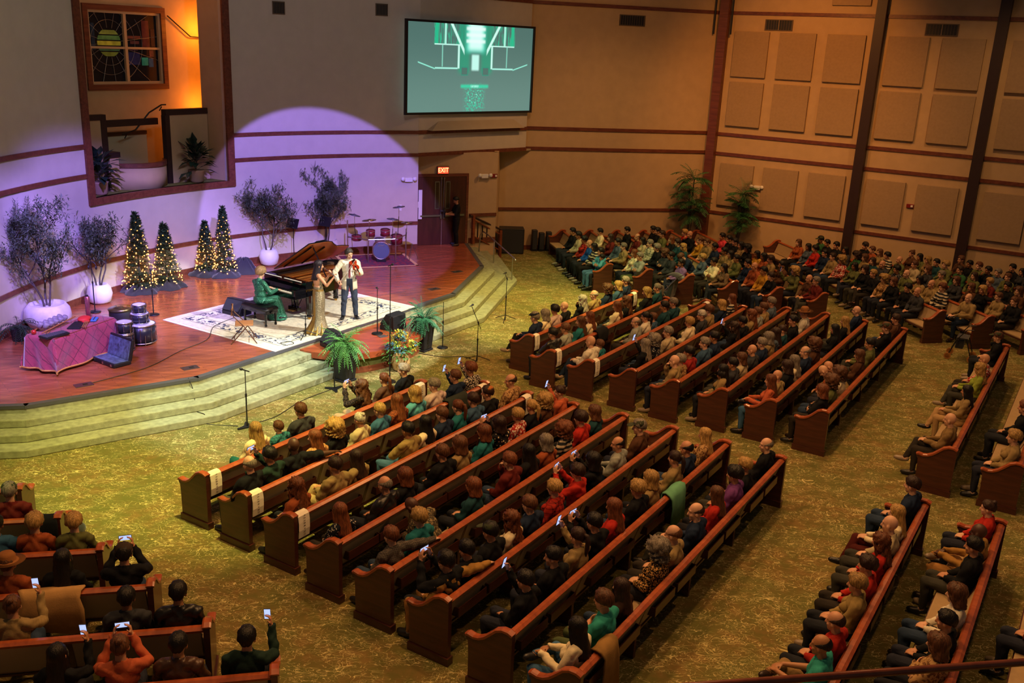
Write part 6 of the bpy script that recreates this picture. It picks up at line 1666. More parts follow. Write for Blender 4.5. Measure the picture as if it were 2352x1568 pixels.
PTAB = """
A1 10.04 l bl cream 0 teal
A1 10.54 s br tealplaid 0
A1 11.06 s br charcoal 0
A1 12.64 w br blacklace 4 tan
A1 13.28 p rd brown 0
A1 13.87 s wh black 0L
A2 8.85 r gy black 0
A2 9.39 s bk darkgreen 4
A2 9.90 b bk black 5
A2 10.37 l rd tanprint 0L
A2 10.84 c bl black 0
A2 11.45 u wh beige 0
A2 11.97 s bl blue 0
A2 12.44 l rd brownprint 0
A2 12.96 o bl skyblue 0
A2 13.54 s gy pink 0L
A2 14.21 s br navy 9L
A2 14.75 m rd bwprint 9L
A3 8.66 w rd rust 0
A3 9.77 s db tan 2 beige
A3 10.24 l db tan 0
A3 11.51 s bk khaki 1 jeans
A3 11.98 l bk cream 0
A3 12.45 s br navy 0
A3 12.92 p rd teal 0
A3 13.39 s db denim 0
A3 13.86 i db black 0L
A3 14.65 r db tanpat 0L
A4 8.53 l rd dots 0
A4 9.73 r gy blacklea 0
A4 10.20 o rd black 0
A4 11.12 s br black 0
A4 11.59 o br tan 0
A4 12.28 o rd teal 0
A4 12.75 o db blackpat 4
A4 13.33 m bl redfloral 0
A4 13.80 p bl black 0
A4 14.27 c bl brown 0
A4 15.02 u db salmon 9L
A5 8.66 s rd greyplaid 5 denim
A5 9.26 m bl teal 0
A5 9.73 b bk greypat 3
A5 10.55 o rd darkteal 0
A5 11.52 s rd maroon 8
A5 12.09 l bk black 0
A5 12.64 o gy rust 0
A5 13.23 c rd stripe 0
A5 13.81 m db red 0
A5 14.33 o br darkteal 0
A6 8.03 s bk black 4
A6 8.50 s br camel 5 camel
A6 8.97 s bk black 0
A6 9.51 v bk black 0
A6 10.03 w rd cream 0
A6 10.50 s br navy 0
A6 11.19 m bl redplaid 0
A6 11.89 m db red 4
A6 12.40 o bk black 4
A6 13.27 r bk grey 2L navy
A6 14.08 v gy brown 0L
A7 8.79 s bk black 9
A7 9.46 s bk black 0L
A7 10.10 p db tan 9
A7 10.57 s bk black 4
A7 11.15 l rd red 0
A7 11.93 m bl black 0
A7 12.40 o bl tan 0
A7 13.30 p db tan 0
A7 13.77 r bk navy 0
A7 14.58 l bl tanpat 0
A8 8.29 l bk cream 7 jeans
A8 8.92 s br teeteal 1 olive
A8 9.39 l db brownblack 0
A8 10.46 c gy goldprint 0
A8 10.94 r br tan 0
A8 11.73 r db navy 2L
A8 12.54 l br red 0
A8 13.28 m bk purple 0
A8 13.75 s bl black 0
A8 14.80 r gy black 0L
B1 18.82 k gy navy 2
B1 19.29 o gy cream 0
B1 19.76 m bk pink 0
B1 20.23 b gy black 0
B1 21.18 w wh black 8
B1 21.81 r wh tan 0L
B1 22.57 c br navy 0L
B1 23.22 o bl denim 0L
B1 23.80 s gy navy 0L
B2 17.88 s bk blacklea 1
B2 18.53 s br grey 0
B2 19.25 l br teal 0L
B2 19.72 l rd cream 0L
B2 21.17 l rd cream 0L
B2 21.70 w br black 0
B2 22.93 o bl black 0L
B2 23.74 p gy darkteal 0L
B3 17.89 b gy white 2 navy
B3 18.36 m br teal 0
B3 20.18 r gy grey 0L
B3 20.72 p bk white 0L
B3 21.19 m br denim 0
B3 21.84 s bk darkteal 0L
B3 22.40 s gy darkteal 0L
B4 18.58 l gy black 9
B4 19.05 c gy dots 0
B4 19.81 s gy beige 0L
B4 21.08 m bl cream 0
B4 21.86 j wh charcoal 0L
B4 22.33 m br tan 0
B4 23.23 o bl navy 0
B4 24.01 l rd stripe 0L
B5 17.65 b db tan 8
B5 18.20 m gy tanpat 0
B5 18.67 s bk redscarf 0
B5 19.55 s gy denim 0L
B5 20.14 s bk navy 0
B5 21.45 w db black 9
B5 22.03 s bk black 0
B5 22.66 w rd tan 0
B5 23.13 s br grey 0
B5 23.60 s br tan 0
B5 24.19 s gy slate 0
B6 17.29 m bk darkgreen 0
B6 18.06 l bk tan 0
B6 18.64 s bk charcoal 8
B6 19.18 o br beige 0L
B6 19.85 b gy charcoal 0
B6 20.49 s gy navy 0
B6 20.96 o gy tan 0
B6 21.98 u db darkteal 0L
B6 22.83 s bk black 0L
B6 23.78 h br white 0
B7 17.80 l rd salmon 7 jeans
B7 18.50 b br tan 0L
B7 19.15 o db black 0
B7 19.64 l gy cream 0
B7 20.43 r gy navy 0L
B7 21.15 c br brown 0
B7 22.91 l bk black 0
B7 23.86 l bl black 0
B7 25.03 b gy navy 0
B8 17.96 o rd black 1
B8 18.81 c br olive 0
B8 19.45 c br cream 0
B8 19.92 b br rust 3
B8 20.39 b br tan 3
B8 21.14 o br brown 0
B8 22.13 s bk olive 2
B8 23.81 v br black 1
B8 24.97 s db brown 0
C1 27.36 m bk teal 0
C1 28.52 s bk skyblue 1 jeans
C1 29.26 l bk stripe 0
C1 29.81 b gy royal 0
C1 30.41 m bk redplaid 0
C1 31.11 s bk beige 0
C1 31.85 s bk black 0
C2 27.81 s gy grey 1 olive
C2 28.34 l rd cream 0
C2 30.80 l db maroon 0
C2 32.01 s bk cream 0
C3 26.98 s bk lilac 2
C3 28.43 c br charcoal 1
C3 29.13 m gy black 0
C3 29.78 s gy whiteplaid 0
C3 30.50 l bk beige 0
C3 31.05 r br maroon 0
C3 32.16 s bk black 2
C4 26.19 l bk taupe 2
C4 26.95 s bk cream 1
C4 28.43 s br navy 3
C4 29.45 w bl darkteal 0
C4 29.95 m db darkteal 0
C4 30.54 l rd black 0
C4 31.42 s db olive 0
C4 31.89 s bk black 0
C4 32.36 s bk black 0
C5 25.21 m db black 0
C5 25.68 s bk mustard 0
C5 26.78 s bk navy 0
C5 27.57 s bk olive 0
C5 28.04 l bk tan 0
C5 28.51 s bk tan 0
C5 29.27 s bk navy 0
C5 29.92 s br tan 0
C5 30.53 p br mustard 0
C5 31.45 b gy black 8
C5 31.93 m bl red 6
C6 24.38 s gy maroon 2
C6 24.87 b gy brown 0
C6 25.76 c bl olive 9
C6 26.57 s bk brown 0
C6 27.34 m db tan 0
C6 27.81 l bk rust 0
C6 28.28 l bk mustard 0
C6 29.05 c bk black 0
C6 29.52 l bk tan 0
C6 29.99 s bk black 0
C6 30.46 s bk black 0
C6 31.02 s bk hotpink 0
C8 23.17 b gy charcoal 0
C8 23.64 m bk black 0
C8 24.83 c bl tanpat 0
C8 25.40 s bl black 2
C8 25.87 o db black 0
C8 26.44 l bk olive 2
C8 27.23 c bl redfloral 0
C8 27.77 s db tan 0
C8 28.27 s bk navy 0
C8 28.90 m bk red 0
C8 29.37 l bk slate 0
C8 30.05 l br rust 0
C9 22.40 b gy tan 7 navy
C9 23.56 m rd stripe 0
C9 24.07 b br tan 0
C9 24.64 l bk tan 0
C9 25.82 m bk dots 0
C9 27.61 o br tan 0
C9 28.08 c db green 0
C9 30.34 s bk black 0
C9 32.07 v bk green 2
C10 21.91 s br black 0
C10 22.54 s br tan 0
C10 23.22 o bl black 6
C10 23.71 o br brown 0
C10 26.48 s br beige 0
C10 28.38 m bk stripe 0
C10 28.85 l br tan 0
C10 30.19 s br rust 0
C10 30.69 j bk black 6
C11 23.05 o br brown 0
C11 23.53 s bk black 0
C11 25.69 s db green 0
C11 27.48 o bl tan 0
C11 28.43 l bk olive 0
C11 29.60 u br brown 0
C12 26.34 s bk black 8
C12 27.11 s rd olive 6
C12 27.96 s bk black 0
C12 28.45 s br brown 0
C13 25.57 b gy black 0
C13 26.06 b gy black 0
C13 26.90 l bk charcoal 0
C13 27.37 s bk black 0
D9 9.60 r bk teeteal 7 khaki
D9 10.21 r db redshirt 0
D9 11.20 m bl khaki 0
D9 11.74 m db red 0
D9 12.52 w rd red 0
D9 13.06 b gy beige 0
D9 13.53 l bl cream 2 maroon
D9 14.88 s db navy 0
D10 10.42 o br tanpat 1
D10 11.01 s bk black 0
D10 11.69 o br white 0
D10 13.15 s bk black 0
D10 13.62 b bk camel 7 camel
D10 14.64 u db red 0
D11 12.25 o bk maroon 0
E2 -3.99 v gy maroon 0
E3 -3.91 s bk blue 0
E3 -3.44 m bl rust 0
E3 -2.97 m bl olive 0
E4 -3.51 h br rust 0
E4 -2.90 l bk black 0
E4 -2.20 j bk black 4
E5 -3.21 u br tan 9
E5 -2.02 s bk charcoal 0
E5 -1.46 s bk blacklea 0
E6 -2.54 l bk black 9
E6 -1.93 u br salmon 4
E6 -1.35 s bk brownlea 0
E6 -0.61 s bk darkgreen 9
F9 18.08 b gy tanvest 2
F9 20.13 l bk tan 2 tan
F9 21.88 w bl lime 2
F9 22.62 b br redfloral 0
F9 24.95 v br black 0
F10 17.89 m bl tan 0
F10 19.69 s rd black 0
C2 29.40 s gy tan 2
C2 30.00 s bk slate 0
C3 27.85 s bk charcoal 0
C4 27.80 m bl slate 0
C5 26.30 b gy rust 0
C8 24.35 o br black 0
C9 25.30 b gy olive 0
C9 26.60 b gy charcoal 0
C9 27.15 l db darkteal 2
C9 28.80 l bk charcoal 0
C9 29.40 s bk black 0
C10 24.40 o br charcoal 0
C10 25.10 s gy tan 0
C10 25.80 o br charcoal 0
C10 27.30 b gy olive 0
C11 24.30 m bl maroon 0
C11 25.00 l db olive 0
C11 26.40 m bl olive 2
C11 27.00 s bk darkteal 0
C12 24.90 s br olive 0
C12 25.60 s gy slate 0
B6 21.50 l db slate 1
"""
WORDS = {'dots': 'dotted navy', 'stripe': 'striped', 'blacklea': 'black leather', 'brownlea': 'brown leather', 'blacklace': 'black lace', 'bwprint': 'black and white print', 'tanprint': 'tan print', 'brownprint': 'brown print', 'skyblue': 'sky blue', 'tanpat': 'patterned tan', 'blackpat': 'patterned black', 'redfloral': 'red floral', 'greypat': 'patterned grey', 'darkteal': 'dark teal', 'redplaid': 'red plaid', 'greyplaid': 'grey plaid', 'tealplaid': 'teal plaid', 'goldprint': 'black and gold print', 'teeteal': 'teal', 'brownblack': 'dark brown', 'redscarf': 'dark red', 'whiteplaid': 'white plaid', 'hotpink': 'bright pink', 'tanvest': 'tan', 'redshirt': 'red', 'darkgreen': 'dark green', 'royal': 'royal blue'}
POSE = {0: 'hands in lap', 1: 'arms folded', 2: 'legs crossed', 3: 'bent forward', 4: 'filming by phone', 5: 'arm on pew back', 6: 'arm on pew back', 7: 'ankle on knee', 8: 'hand at chin', 9: 'phone raised one-handed'}
HATW = {'k': ', flat cap', 'j': ', knit cap', 'v': ', baseball cap', 'i': ', skullcap', 'h': ', brimmed hat'}
PHONE_B = MB().box((0, 0, 0), (.075, .009, .155)).mesh('phone_case', M['black'])
PHONE_S = MB().box((0, -.0055, 0), (.068, .002, .142)).mesh('phone_screen', mat('phone_screen', '#10141c', .2, emit=(.45, .55, 1.0, 1), estr=1.1))
def put_phone(Mw, label, land=False):
    g = empty('phone', (0, 0, 0), 0, label, 'phone', 'phones held up by listeners'); g.matrix_world = Mw @ (Matrix.Rotation(R(90), 4, 'Y') if land else Matrix())
    link('phone_case', PHONE_B, g, .003); link('phone_screen', PHONE_S, g)

byrow = {}
for ln in PTAB.strip().splitlines():
    w_ = ln.split(); byrow.setdefault(w_[0], []).append(w_)
rp = random.Random(99)
short = {'A': 'centre block', 'B': 'corner-step block', 'C': 'panelled-wall block', 'D': 'balcony-side block', 'E': 'lower-left block', 'F': 'right-edge block'}
PATMESH = {}
for key, L_ in byrow.items():
    b, k = key[0], int(key[1:]); ang, o = rowline(b, k); s0, s1 = ROWS[key]
    L_.sort(key=lambda q: float(q[1]))
    ss = [min(max(float(q[1]), s0+.30), s1-.28) for q in L_]
    for i in range(len(ss)-2, -1, -1): ss[i] = min(ss[i], ss[i+1]-.45)
    ss = [max(v, s0+.27) for v in ss]
    for idx, (w_, s) in enumerate(zip(L_, ss)):
        style, hc, top, pose = w_[2], w_[3], w_[4], w_[5]; leg = w_[6] if len(w_) > 6 else ''
        yaw = 32 if pose.endswith('L') else (8 if b == 'B' else 0); pz = int(pose[0])
        fem = style in 'lwocup' or (style == 'm' and rp.random() < .8)
        G = fig(pz, 'f' if fem else 'm', yaw, 'tee' if top.startswith('tee') or (top == 'black' and pz == 5) else 'long')
        child = style == 'm' and top in ('teal', 'purple', 'denim', 'darkgreen') and b in 'BC' or top == 'tealplaid'
        sc = (.84 if child else 1.0)*rp.uniform(.96, 1.035)*(1 if not fem else .985)
        p = o+U(ang)*s+U(ang+90)*.212
        who = 'person in %s top%s, %s, %s seat, %s row, %s' % (WORDS.get(top, top), HATW.get(style, ''), POSE[pz], ords[idx], rowname(b, k), short[b])
        per = link('person', G['body']); per.location = (p.x, p.y, .46-.455*sc if not child else .46-.455*sc); per.rotation_euler = (0, 0, R(ang+rp.uniform(-7, 7))); per.scale = (sc,)*3
        tag(per, who, 'person', 'listeners in the '+short[b])
        sk = rp.choice(SKINS)
        if hc == 'bk': sk = rp.choice(['#b98464', '#a8744f', '#8a5a3c'])
        if hc == 'bk' and style == 'b': sk = '#4a2e22'
        per.color = srgb(sk)
        tm = G['top']
        if top in PAT:
            kk = (tm.name, top)
            if kk not in PATMESH: PATMESH[kk] = tm.copy(); PATMESH[kk].materials.clear(); PATMESH[kk].materials.append(M['pat_'+top])
            tm = PATMESH[kk]
        elif top.endswith('lea'):
            kk = (tm.name, 'lea')
            if kk not in PATMESH: PATMESH[kk] = tm.copy(); PATMESH[kk].materials.clear(); PATMESH[kk].materials.append(M['leath'])
            tm = PATMESH[kk]
        t_ = link('top', tm, per); t_.color = srgb(TC[top])
        q = link('trousers', G['trousers'], per); q.color = srgb(LC[leg] or rp.choice(['#1c1e26', '#22262e', '#262a38', '#2e2a26', '#1a1a1c', '#3a3a34', '#2a3a52']))
        for s_ in (-1, 1): e = link('shoe', G['shoe%d' % s_], per); e.color = srgb(rp.choice(['#17130f', '#1c1c20', '#2a1c14', '#15151a', '#8a7a66']))
        if style != 'b':
            hs = style if style in ('r', 'l', 'w', 'o', 'c', 'u', 'p', 'm') else 's'
            h_ = link('hair', hair(hs), per); h_.matrix_local = G['head']; c = srgb(HC[hc]); j = rp.uniform(.8, 1.15); h_.color = (c[0]*j, c[1]*j, c[2]*j, 1)
        if style in HATS: h_ = link('hat', HATS[style], per); h_.matrix_local = G['head']; h_.color = srgb(HATCOL[style] if not (style == 'j' and hc == 'bk') else '#3a2f2a')
        if pz in (4, 9):
            Mw = Matrix.Translation(per.location) @ per.rotation_euler.to_matrix().to_4x4() @ Matrix.Scale(sc, 4)
            w3 = Vector(G['wr'][1])+Vector((-.045, .045, .12)) if pz == 9 else Vector((0, .345, 1.24))
            put_phone(Mw @ Matrix.Translation(w3) @ Matrix.Rotation(R(12), 4, 'X'), 'lit phone held up from %s seat, %s row, %s' % (ords[idx], rowname(b, k), short[b]), pz == 4)

# ------------------------------------------------------------------ the players and the camera operator
def standing(sh, tw, el, wr, hd, nm, cu, yaw=0, pit=6, tilt=0, feet=.11, fem=False, hgt=1.0, voxel=.0072, stride=0.0):
    f = Fig()
    f.ell('pelvis', (0, 0, .98), (.165, .115, .12)); f.ell('torso', (0, .0, 1.12), (.145*tw, .105, .14)); f.ell('torso', (0, -.01, 1.31), (.17*tw, .11, .17))
    f.cap('torso', (-sh+.03, -.02, 1.435), (sh-.03, -.02, 1.435), .06, .06); f.cap('torso', (0, -.02, 1.44), (0, -.015, 1.49), .074, .06)
    if fem:
        for x in (-.07, .07): f.ell('torso', (x, .085, 1.31), (.062, .055, .062))
    f.cap('neck', (0, -.015, 1.47), (0, .01, 1.575), .054 if not fem else .046, .052 if not fem else .044)
    Hm = Matrix.Translation((0, .025, 1.655)) @ Matrix.Rotation(R(yaw), 4, 'Z') @ Matrix.Rotation(-R(pit), 4, 'X') @ Matrix.Rotation(R(tilt), 4, 'Y')
    f.head(Hm)
    for s in (-1, 1):
        k_, a_ = Vector((s*(feet+.0), .03+s*stride*.5, .50)), Vector((s*(feet+.03), -.01+s*stride, .085)); cf = k_.lerp(a_, .32)+Vector((0, -.018, 0))
        f.cap('thigh', (s*.088, 0, .93), k_, .088, .062); f.cap('shin', k_, cf, .058, .056); f.cap('shin', cf, a_, .056, .040)
        d = Vector((s*.04, .16, -.045)); f.cap('foot%d' % s, a_+Vector((0, -.045, -.035)), a_+d*.4+Vector((0, 0, -.03)), .042, .044); f.cap('foot%d' % s, a_+d*.4+Vector((0, 0, -.03)), a_+d, .044, .034)
        S_ = Vector((s*sh, -.02, 1.425)); E_, W_2 = Vector(el[s]), Vector(wr[s]); fm = E_.lerp(W_2, .3); q = .82 if fem else 1
        f.cap('uarm', S_, E_, .056*q, .045*q); f.cap('farm', E_, fm, .044*q, .042*q); f.cap('farm', fm, W_2, .042*q, .027*q); f.hand(W_2, hd[s], nm[s], s, cu[s])
    f.build(voxel, .5, 2)
    return f, Hm
def wear(per, me, name, col, label=None):
    o = link(name, me, per); o.color = srgb(col)
    if label: o['label'] = label
    return o
def put_hair(per, Hm, style, col):
    h_ = link('hair', hair(style), per); h_.matrix_local = Hm; h_.color = srgb(col); return h_
def loft(rings, n=40):
    """rings: list of (z, function(angle)->(x,y))"""
    m = MB()
    for z, fn in rings:
        for i in range(n):
            a = 2*PI*i/n; x, y = fn(a); m.v.append((x, y, z))
    for j in range(len(rings)-1):
        for i in range(n): m.f.append((j*n+i, j*n+(i+1) % n, (j+1)*n+(i+1) % n, (j+1)*n+i)); m.mi.append(0)
    return m

# violinist
f, Hm = standing(.19, 1.0, {-1: (-.27, .15, 1.19), 1: (.36, .06, 1.20)}, {-1: (-.185, .385, 1.27), 1: (.29, .27, 1.04)}, {-1: (.1, .35, .9), 1: (-.45, .55, -.5)}, {-1: (.9, -.3, .2), 1: (-.4, -.5, -.6)}, {-1: .9, 1: .7}, yaw=22, pit=14, tilt=10, feet=.13, stride=.02)
VP = (-4.12, 23.05)
vio = link('person', f.mesh('person', M['skin'], f.tone(Hm))); vio.location = (VP[0], VP[1], PZ); vio.rotation_euler = (0, 0, R(-78-90)); vio.color = srgb('#c99a78')
tag(vio, 'person in cream blazer and slate trousers playing a violin on the rug', 'person')
co = f.co; fr = (np.abs(co[:, 0]+.0) < .055+.10*np.clip((1.02-co[:, 2])/.3, 0, 1)+.03*np.clip((co[:, 2]-1.15)/.3, 0, 1)) & (f.nr[:, 1] > .15) & (co[:, 2] < 1.50)
body_t = f.has('torso', 'uarm', 'farm')|(f.has('pelvis') & (co[:, 2] > .93))|(f.has('neck') & (co[:, 2] < 1.50))
wear(vio, f.shell('shirt', M['fabric'], (f.has('torso')|(f.has('pelvis') & (co[:, 2] > 1.0))|f.has('neck') & (co[:, 2] < 1.53)), .008, 2, .003), 'shirt', '#d9d4c6')
of = np.full(len(co), .024)
wear(vio, f.shell('jacket', M['fabric'], body_t & ~fr, .024, 5, .007, 2, True, of), 'jacket', '#d2c9ac', 'cream blazer')
m = MB(); n = 30; NR = 6
for j in range(NR+1):
    t = j/NR; z = 1.02-.24*t
    for i in range(n+1):
        a = R(90+24-14*t*0)+R(360-48)*i/n; rx, ry = .185+.02*t, .140+.018*t
        m.v.append((rx*math.cos(a), ry*math.sin(a)-.002, z-(.03*t if i in (0, n) else 0)))
for j in range(NR):
    for i in range(n): a = j*(n+1)+i; m.f.append((a, a+n+1, a+n+2, a+1)); m.mi.append(0)
sk_ = m.mesh('jacket_skirt', M['fabric'], True); o = wear(vio, sk_, 'jacket_skirt', '#d2c9ac'); s3 = o.modifiers.new('s', 'SOLIDIFY'); s3.thickness = .008
wear(vio, f.shell('trousers', M['fabric'], f.has('pelvis', 'thigh', 'shin'), .016, 3, .006), 'trousers', '#3a4252')
for s in (-1, 1): wear(vio, f.shell('shoe', M['leath'], f.has('foot%d' % s), .008, wr=0, relax=1), 'shoe', '#0f0f12')
m = MB(); m.add([(-.012, .128, 1.475), (.012, .128, 1.475), (.03, .150, 1.12), (0, .152, 1.06), (-.03, .150, 1.12)], [(0, 1, 2, 3, 4)]); o = wear(vio, m.mesh('tie', M['fabric']), 'tie', '#8a4a50'); s3 = o.modifiers.new('s', 'SOLIDIFY'); s3.thickness = .006
put_hair(vio, Hm, 's', '#4d4640')
VM = Matrix.Translation(vio.location) @ vio.rotation_euler.to_matrix().to_4x4()
# violin under the chin, scroll in the left hand
vg = empty('violin', (0, 0, 0), 0, 'red-brown violin held under the chin of the violinist', 'violin')
ax_ = (Vector((-.20, .47, 1.32))-Vector((-.065, .115, 1.505))).normalized(); upv = Vector((.35, .15, 1)).normalized(); xx = ax_.cross(upv).normalized(); zz = xx.cross(ax_)
vg.matrix_world = VM @ Matrix(((xx.x, ax_.x, zz.x, -.065), (xx.y, ax_.y, zz.y, .115), (xx.z, ax_.z, zz.z, 1.505), (0, 0, 0, 1)))
M['violin'] = mat('violin_varnish', '#9c2f14', .2, var=.12, vscale=9)
half = [(.0, 0), (.07, .005), (.098, .05), (.085, .11), (.055, .15), (.055, .20), (.075, .24), (.082, .29), (.06, .335), (.0, .345)]
MB().extr([(x, y) for x, y in half]+[(-x, y) for x, y in half[::-1][1:-1]], Matrix.Translation((0, 0, -.02)), .04).build('violin_body', M['violin'], vg, False, .006)
MB().box((0, .42, .015), (.024, .20, .02)).build('neck', M['violin'], vg); MB().box((0, .37, .03), (.026, .26, .008)).build('fingerboard', M['blackgloss'], vg)
MB().ell((0, .545, .005), (.014, .022, .022)).build('scroll', M['violin'], vg, True); MB().box((0, .18, .035), (.05, .006, .03)).build('bridge', M['fringe'], vg); MB().box((0, .09, .03), (.03, .11, .01)).build('tailpiece', M['blackgloss'], vg); MB().ell((-.045, .03, .03), (.035, .03, .012)).build('chin_rest', M['blackgloss'], vg)
for y in (.49, .515):
    for x in (-1, 1): MB().tube([(0, y, .0), (x*.03, y, .0)], .004, 5).build('peg', M['blackgloss'], vg)
sm = MB()
for x in (-.008, -.003, .003, .008): sm.tube([(x, .10, .042), (x, .50, .036)], .0008, 3)
sm.build('strings', M['chrome'], vg)
bg = empty('violin_bow', (0, 0, 0), 0, 'violin bow in the right hand of the violinist', 'bow'); bg.matrix_world = VM
MB().tube([(.255, .36, 1.0), (.10, .30, 1.22), (-.09, .235, 1.485), (-.15, .22, 1.56)], .0055, 5).build('stick', M['pulpit_face'], bg); MB().tube([(.265, .37, .995), (-.155, .228, 1.56)], .003, 4).build('bow_hair', M['paper'], bg); MB().box((.25, .362, 1.005), (.018, .02, .05)).build('frog', M['blackgloss'], bg)

# flutist
f, Hm = standing(.165, .86, {-1: (-.16, .24, 1.24), 1: (.34, .10, 1.24)}, {-1: (.10, .26, 1.46), 1: (.40, .24, 1.43)}, {-1: (.55, .1, .6), 1: (-.35, .35, .6)}, {-1: (0, -1, .1), 1: (0, 1, -.2)}, {-1: 1.1, 1: .8}, yaw=-8, pit=3, feet=.07, fem=True)
flu = link('person', f.mesh('person', M['skin'], f.tone(Hm))); flu.location = (-4.62, 21.74, PZ); flu.rotation_euler = (0, 0, R(30-90)); flu.scale = (.98,)*3; flu.color = srgb('#c98f68')
tag(flu, 'person in floor-length gold gown playing a flute beside the piano', 'person')
def gold(name, c, r_=.22, spk='#e8dcb0'):
    m, N, L, P = nmat(name); tc = N.new('ShaderNodeTexCoord'); v = nd(N, 'ShaderNodeTexVoronoi'); v.inputs['Scale'].default_value = 85; L.new(tc.outputs['Object'], v.inputs['Vector'])
    L.new(mixc(N, L, ramp(N, L, v.outputs['Distance'], .45, .2), srgb(c), srgb(spk)), P.inputs['Base Color']); P.inputs['Metallic'].default_value = .55; P.inputs['Roughness'].default_value = r_
    b = N.new('ShaderNodeBump'); b.inputs['Strength'].default_value = .7; b.inputs['Distance'].default_value = .01; L.new(v.outputs['Distance'], b.inputs['Height']); L.new(b.outputs[0], P.inputs['Normal'])
    return m
M['gold'] = mat('gold_satin', '#a98540', .3, .6, var=.12, vscale=10); M['silver_seq'] = gold('silver_sequin', '#8d8468'); M['green_seq'] = gold('green_sequin', '#12664e', .3, '#8fd6b8')
co = f.co
link('bodice', f.shell('bodice', M['silver_seq'], (f.has('torso') & (co[:, 2] < 1.36) & ((f.nr[:, 1] > -.2)|(co[:, 2] < 1.16)))|f.has('pelvis'), .009, 2, .002), flu)
rings = []
for z, rx, ry, cx_, am in ((1.10, .138, .115, 0, 0), (1.0, .172, .135, 0, .002), (.88, .178, .14, 0, .004), (.7, .158, .128, 0, .007), (.5, .150, .125, 0, .012), (.3, .168, .15, -.01, .02), (.12, .23, .22, -.03, .032), (.015, .30, .30, -.05, .045)):
    rings.append((z, lambda a, rx=rx, ry=ry, am=am, c=cx_: ((rx+am*math.sin(11*a)+am*.5*math.sin(5*a+1))*math.cos(a), (ry+am*math.sin(9*a+2))*math.sin(a)+c)))
o = link('gown_skirt', loft(rings, 72).mesh('gown_skirt', M['gold'], True), flu)
rings = []
for z, rx, ry in ((1.06, .150, .122), (.95, .180, .142), (.8, .178, .142), (.6, .163, .134), (.4, .168, .142), (.2, .205, .19), (.06, .255, .25)):
    rings.append((z, lambda a, rx=rx, ry=ry: ((rx+.012)*math.cos(-.9+1.2*a/(2*PI)*2), (ry+.012)*math.sin(-.9+1.2*a/(2*PI)*2))))
m = MB(); n = 14
for z, fn in rings:
    for i in range(n+1): x, y = fn(2*PI*i/n*.8); m.v.append((x, y, z))
for j in range(len(rings)-1):
    for i in range(n): a = j*(n+1)+i; m.f.append((a, a+n+1, a+n+2, a+1)); m.mi.append(0)
link('sequin_panel', m.mesh('sequin_panel', M['silver_seq'], True), flu)
put_hair(flu, Hm, 'l', '#2a2028')
FM = Matrix.Translation(flu.location) @ flu.rotation_euler.to_matrix().to_4x4() @ Matrix.Scale(.98, 4)
fg = empty('flute', (0, 0, 0), 0, 'silver flute held by the person in the gold gown', 'flute'); fg.matrix_world = FM
p0, p1 = Vector((-.05, .155, 1.595)), Vector((.60, .27, 1.47)); MB().tube([p0, p1], .0105, 10).build('tube', M['chrome'], fg, True)
MB().tube([p0.lerp(p1, .04), p0.lerp(p1, .13)], .0145, 10).build('lip_plate', M['chrome'], fg, True)
for k in range(12): MB().ell(p0.lerp(p1, .32+k*.05)+Vector((0, -.004, .013)), (.009, .009, .004), None, 8, 4).build('key', M['chrome'], fg, True)

# pianist
def pianist():
    f = Fig(); zb = .03
    f.ell('pelvis', (0, 0, .555+zb), (.18, .135, .11)); f.ell('torso', (0, .01, .70+zb), (.15, .118, .14)); f.ell('torso', (0, -.0, .88+zb), (.165, .115, .16)); f.cap('torso', (-.135, -.01, .985+zb), (.135, -.01, .985+zb), .06, .06); f.cap('torso', (0, -.01, .99+zb), (0, -.0, 1.05+zb), .074, .058)
    for x in (-.07, .07): f.ell('torso', (x, .10, .87+zb), (.065, .055, .06))
    f.cap('neck', (0, -.0, 1.02+zb), (0, .03, 1.13+zb), .048, .046)
    Hm = Matrix.Translation((0, .045, 1.205+zb)) @ Matrix.Rotation(R(6), 4, 'Z') @ Matrix.Rotation(-R(14), 4, 'X'); f.head(Hm)
    for s in (-1, 1):
        kn, an = Vector((s*.12, .44, .55+zb*.4)), Vector((s*.10, .50, .10)); f.cap('thigh', (s*.09, .02, .54+zb), kn, .09, .064); f.cap('shin', kn, an, .058, .038); f.cap('foot%d' % s, an+Vector((0, -.04, -.03)), an+Vector((0, .15, -.05)), .04, .032)
        S_, E_, W_2 = Vector((s*.165, -.01, .975+zb)), Vector((s*.235, .12, .74+zb)), Vector((s*.17, .385, .79)); f.cap('uarm', S_, E_, .052, .042); f.cap('farm', E_, W_2, .041, .027); f.hand(W_2, (-s*.1, 1, -.05), (0, -.1, -1), s, .55)
    f.build(.0072, .5, 2); return f, Hm
f, Hm = pianist(); co = f.co
pn = link('person', f.mesh('person', M['skin'], f.tone(Hm))); pb = Vector((-6.17, 22.30))+U(55)*.02; pn.location = (pb.x, pb.y, PZ); pn.rotation_euler = (0, 0, R(55-90)); pn.color = srgb('#d0a080')
tag(pn, 'person in green sequin gown seated at the grand piano', 'person')
link('gown_top', f.shell('gown_top', M['green_seq'], f.has('torso', 'uarm', 'farm', 'pelvis', 'thigh')|(f.has('neck') & (co[:, 2] < 1.06)), .014, 4, .006), pn)
rings = []
for t in range(9):
    q = t/8; z = .66-.64*q; yc = .10+.34*q; rx = .20+.10*q; ry = .16+.08*q; am = .025*q
    rings.append((max(.02, z), lambda a, rx=rx, ry=ry, am=am, yc=yc: ((rx+am*math.sin(9*a))*math.cos(a), yc+(ry+.10*math.sin(PI*min(1, 1.2*0+0))+am*math.sin(7*a+1))*math.sin(a))))
m = MB()
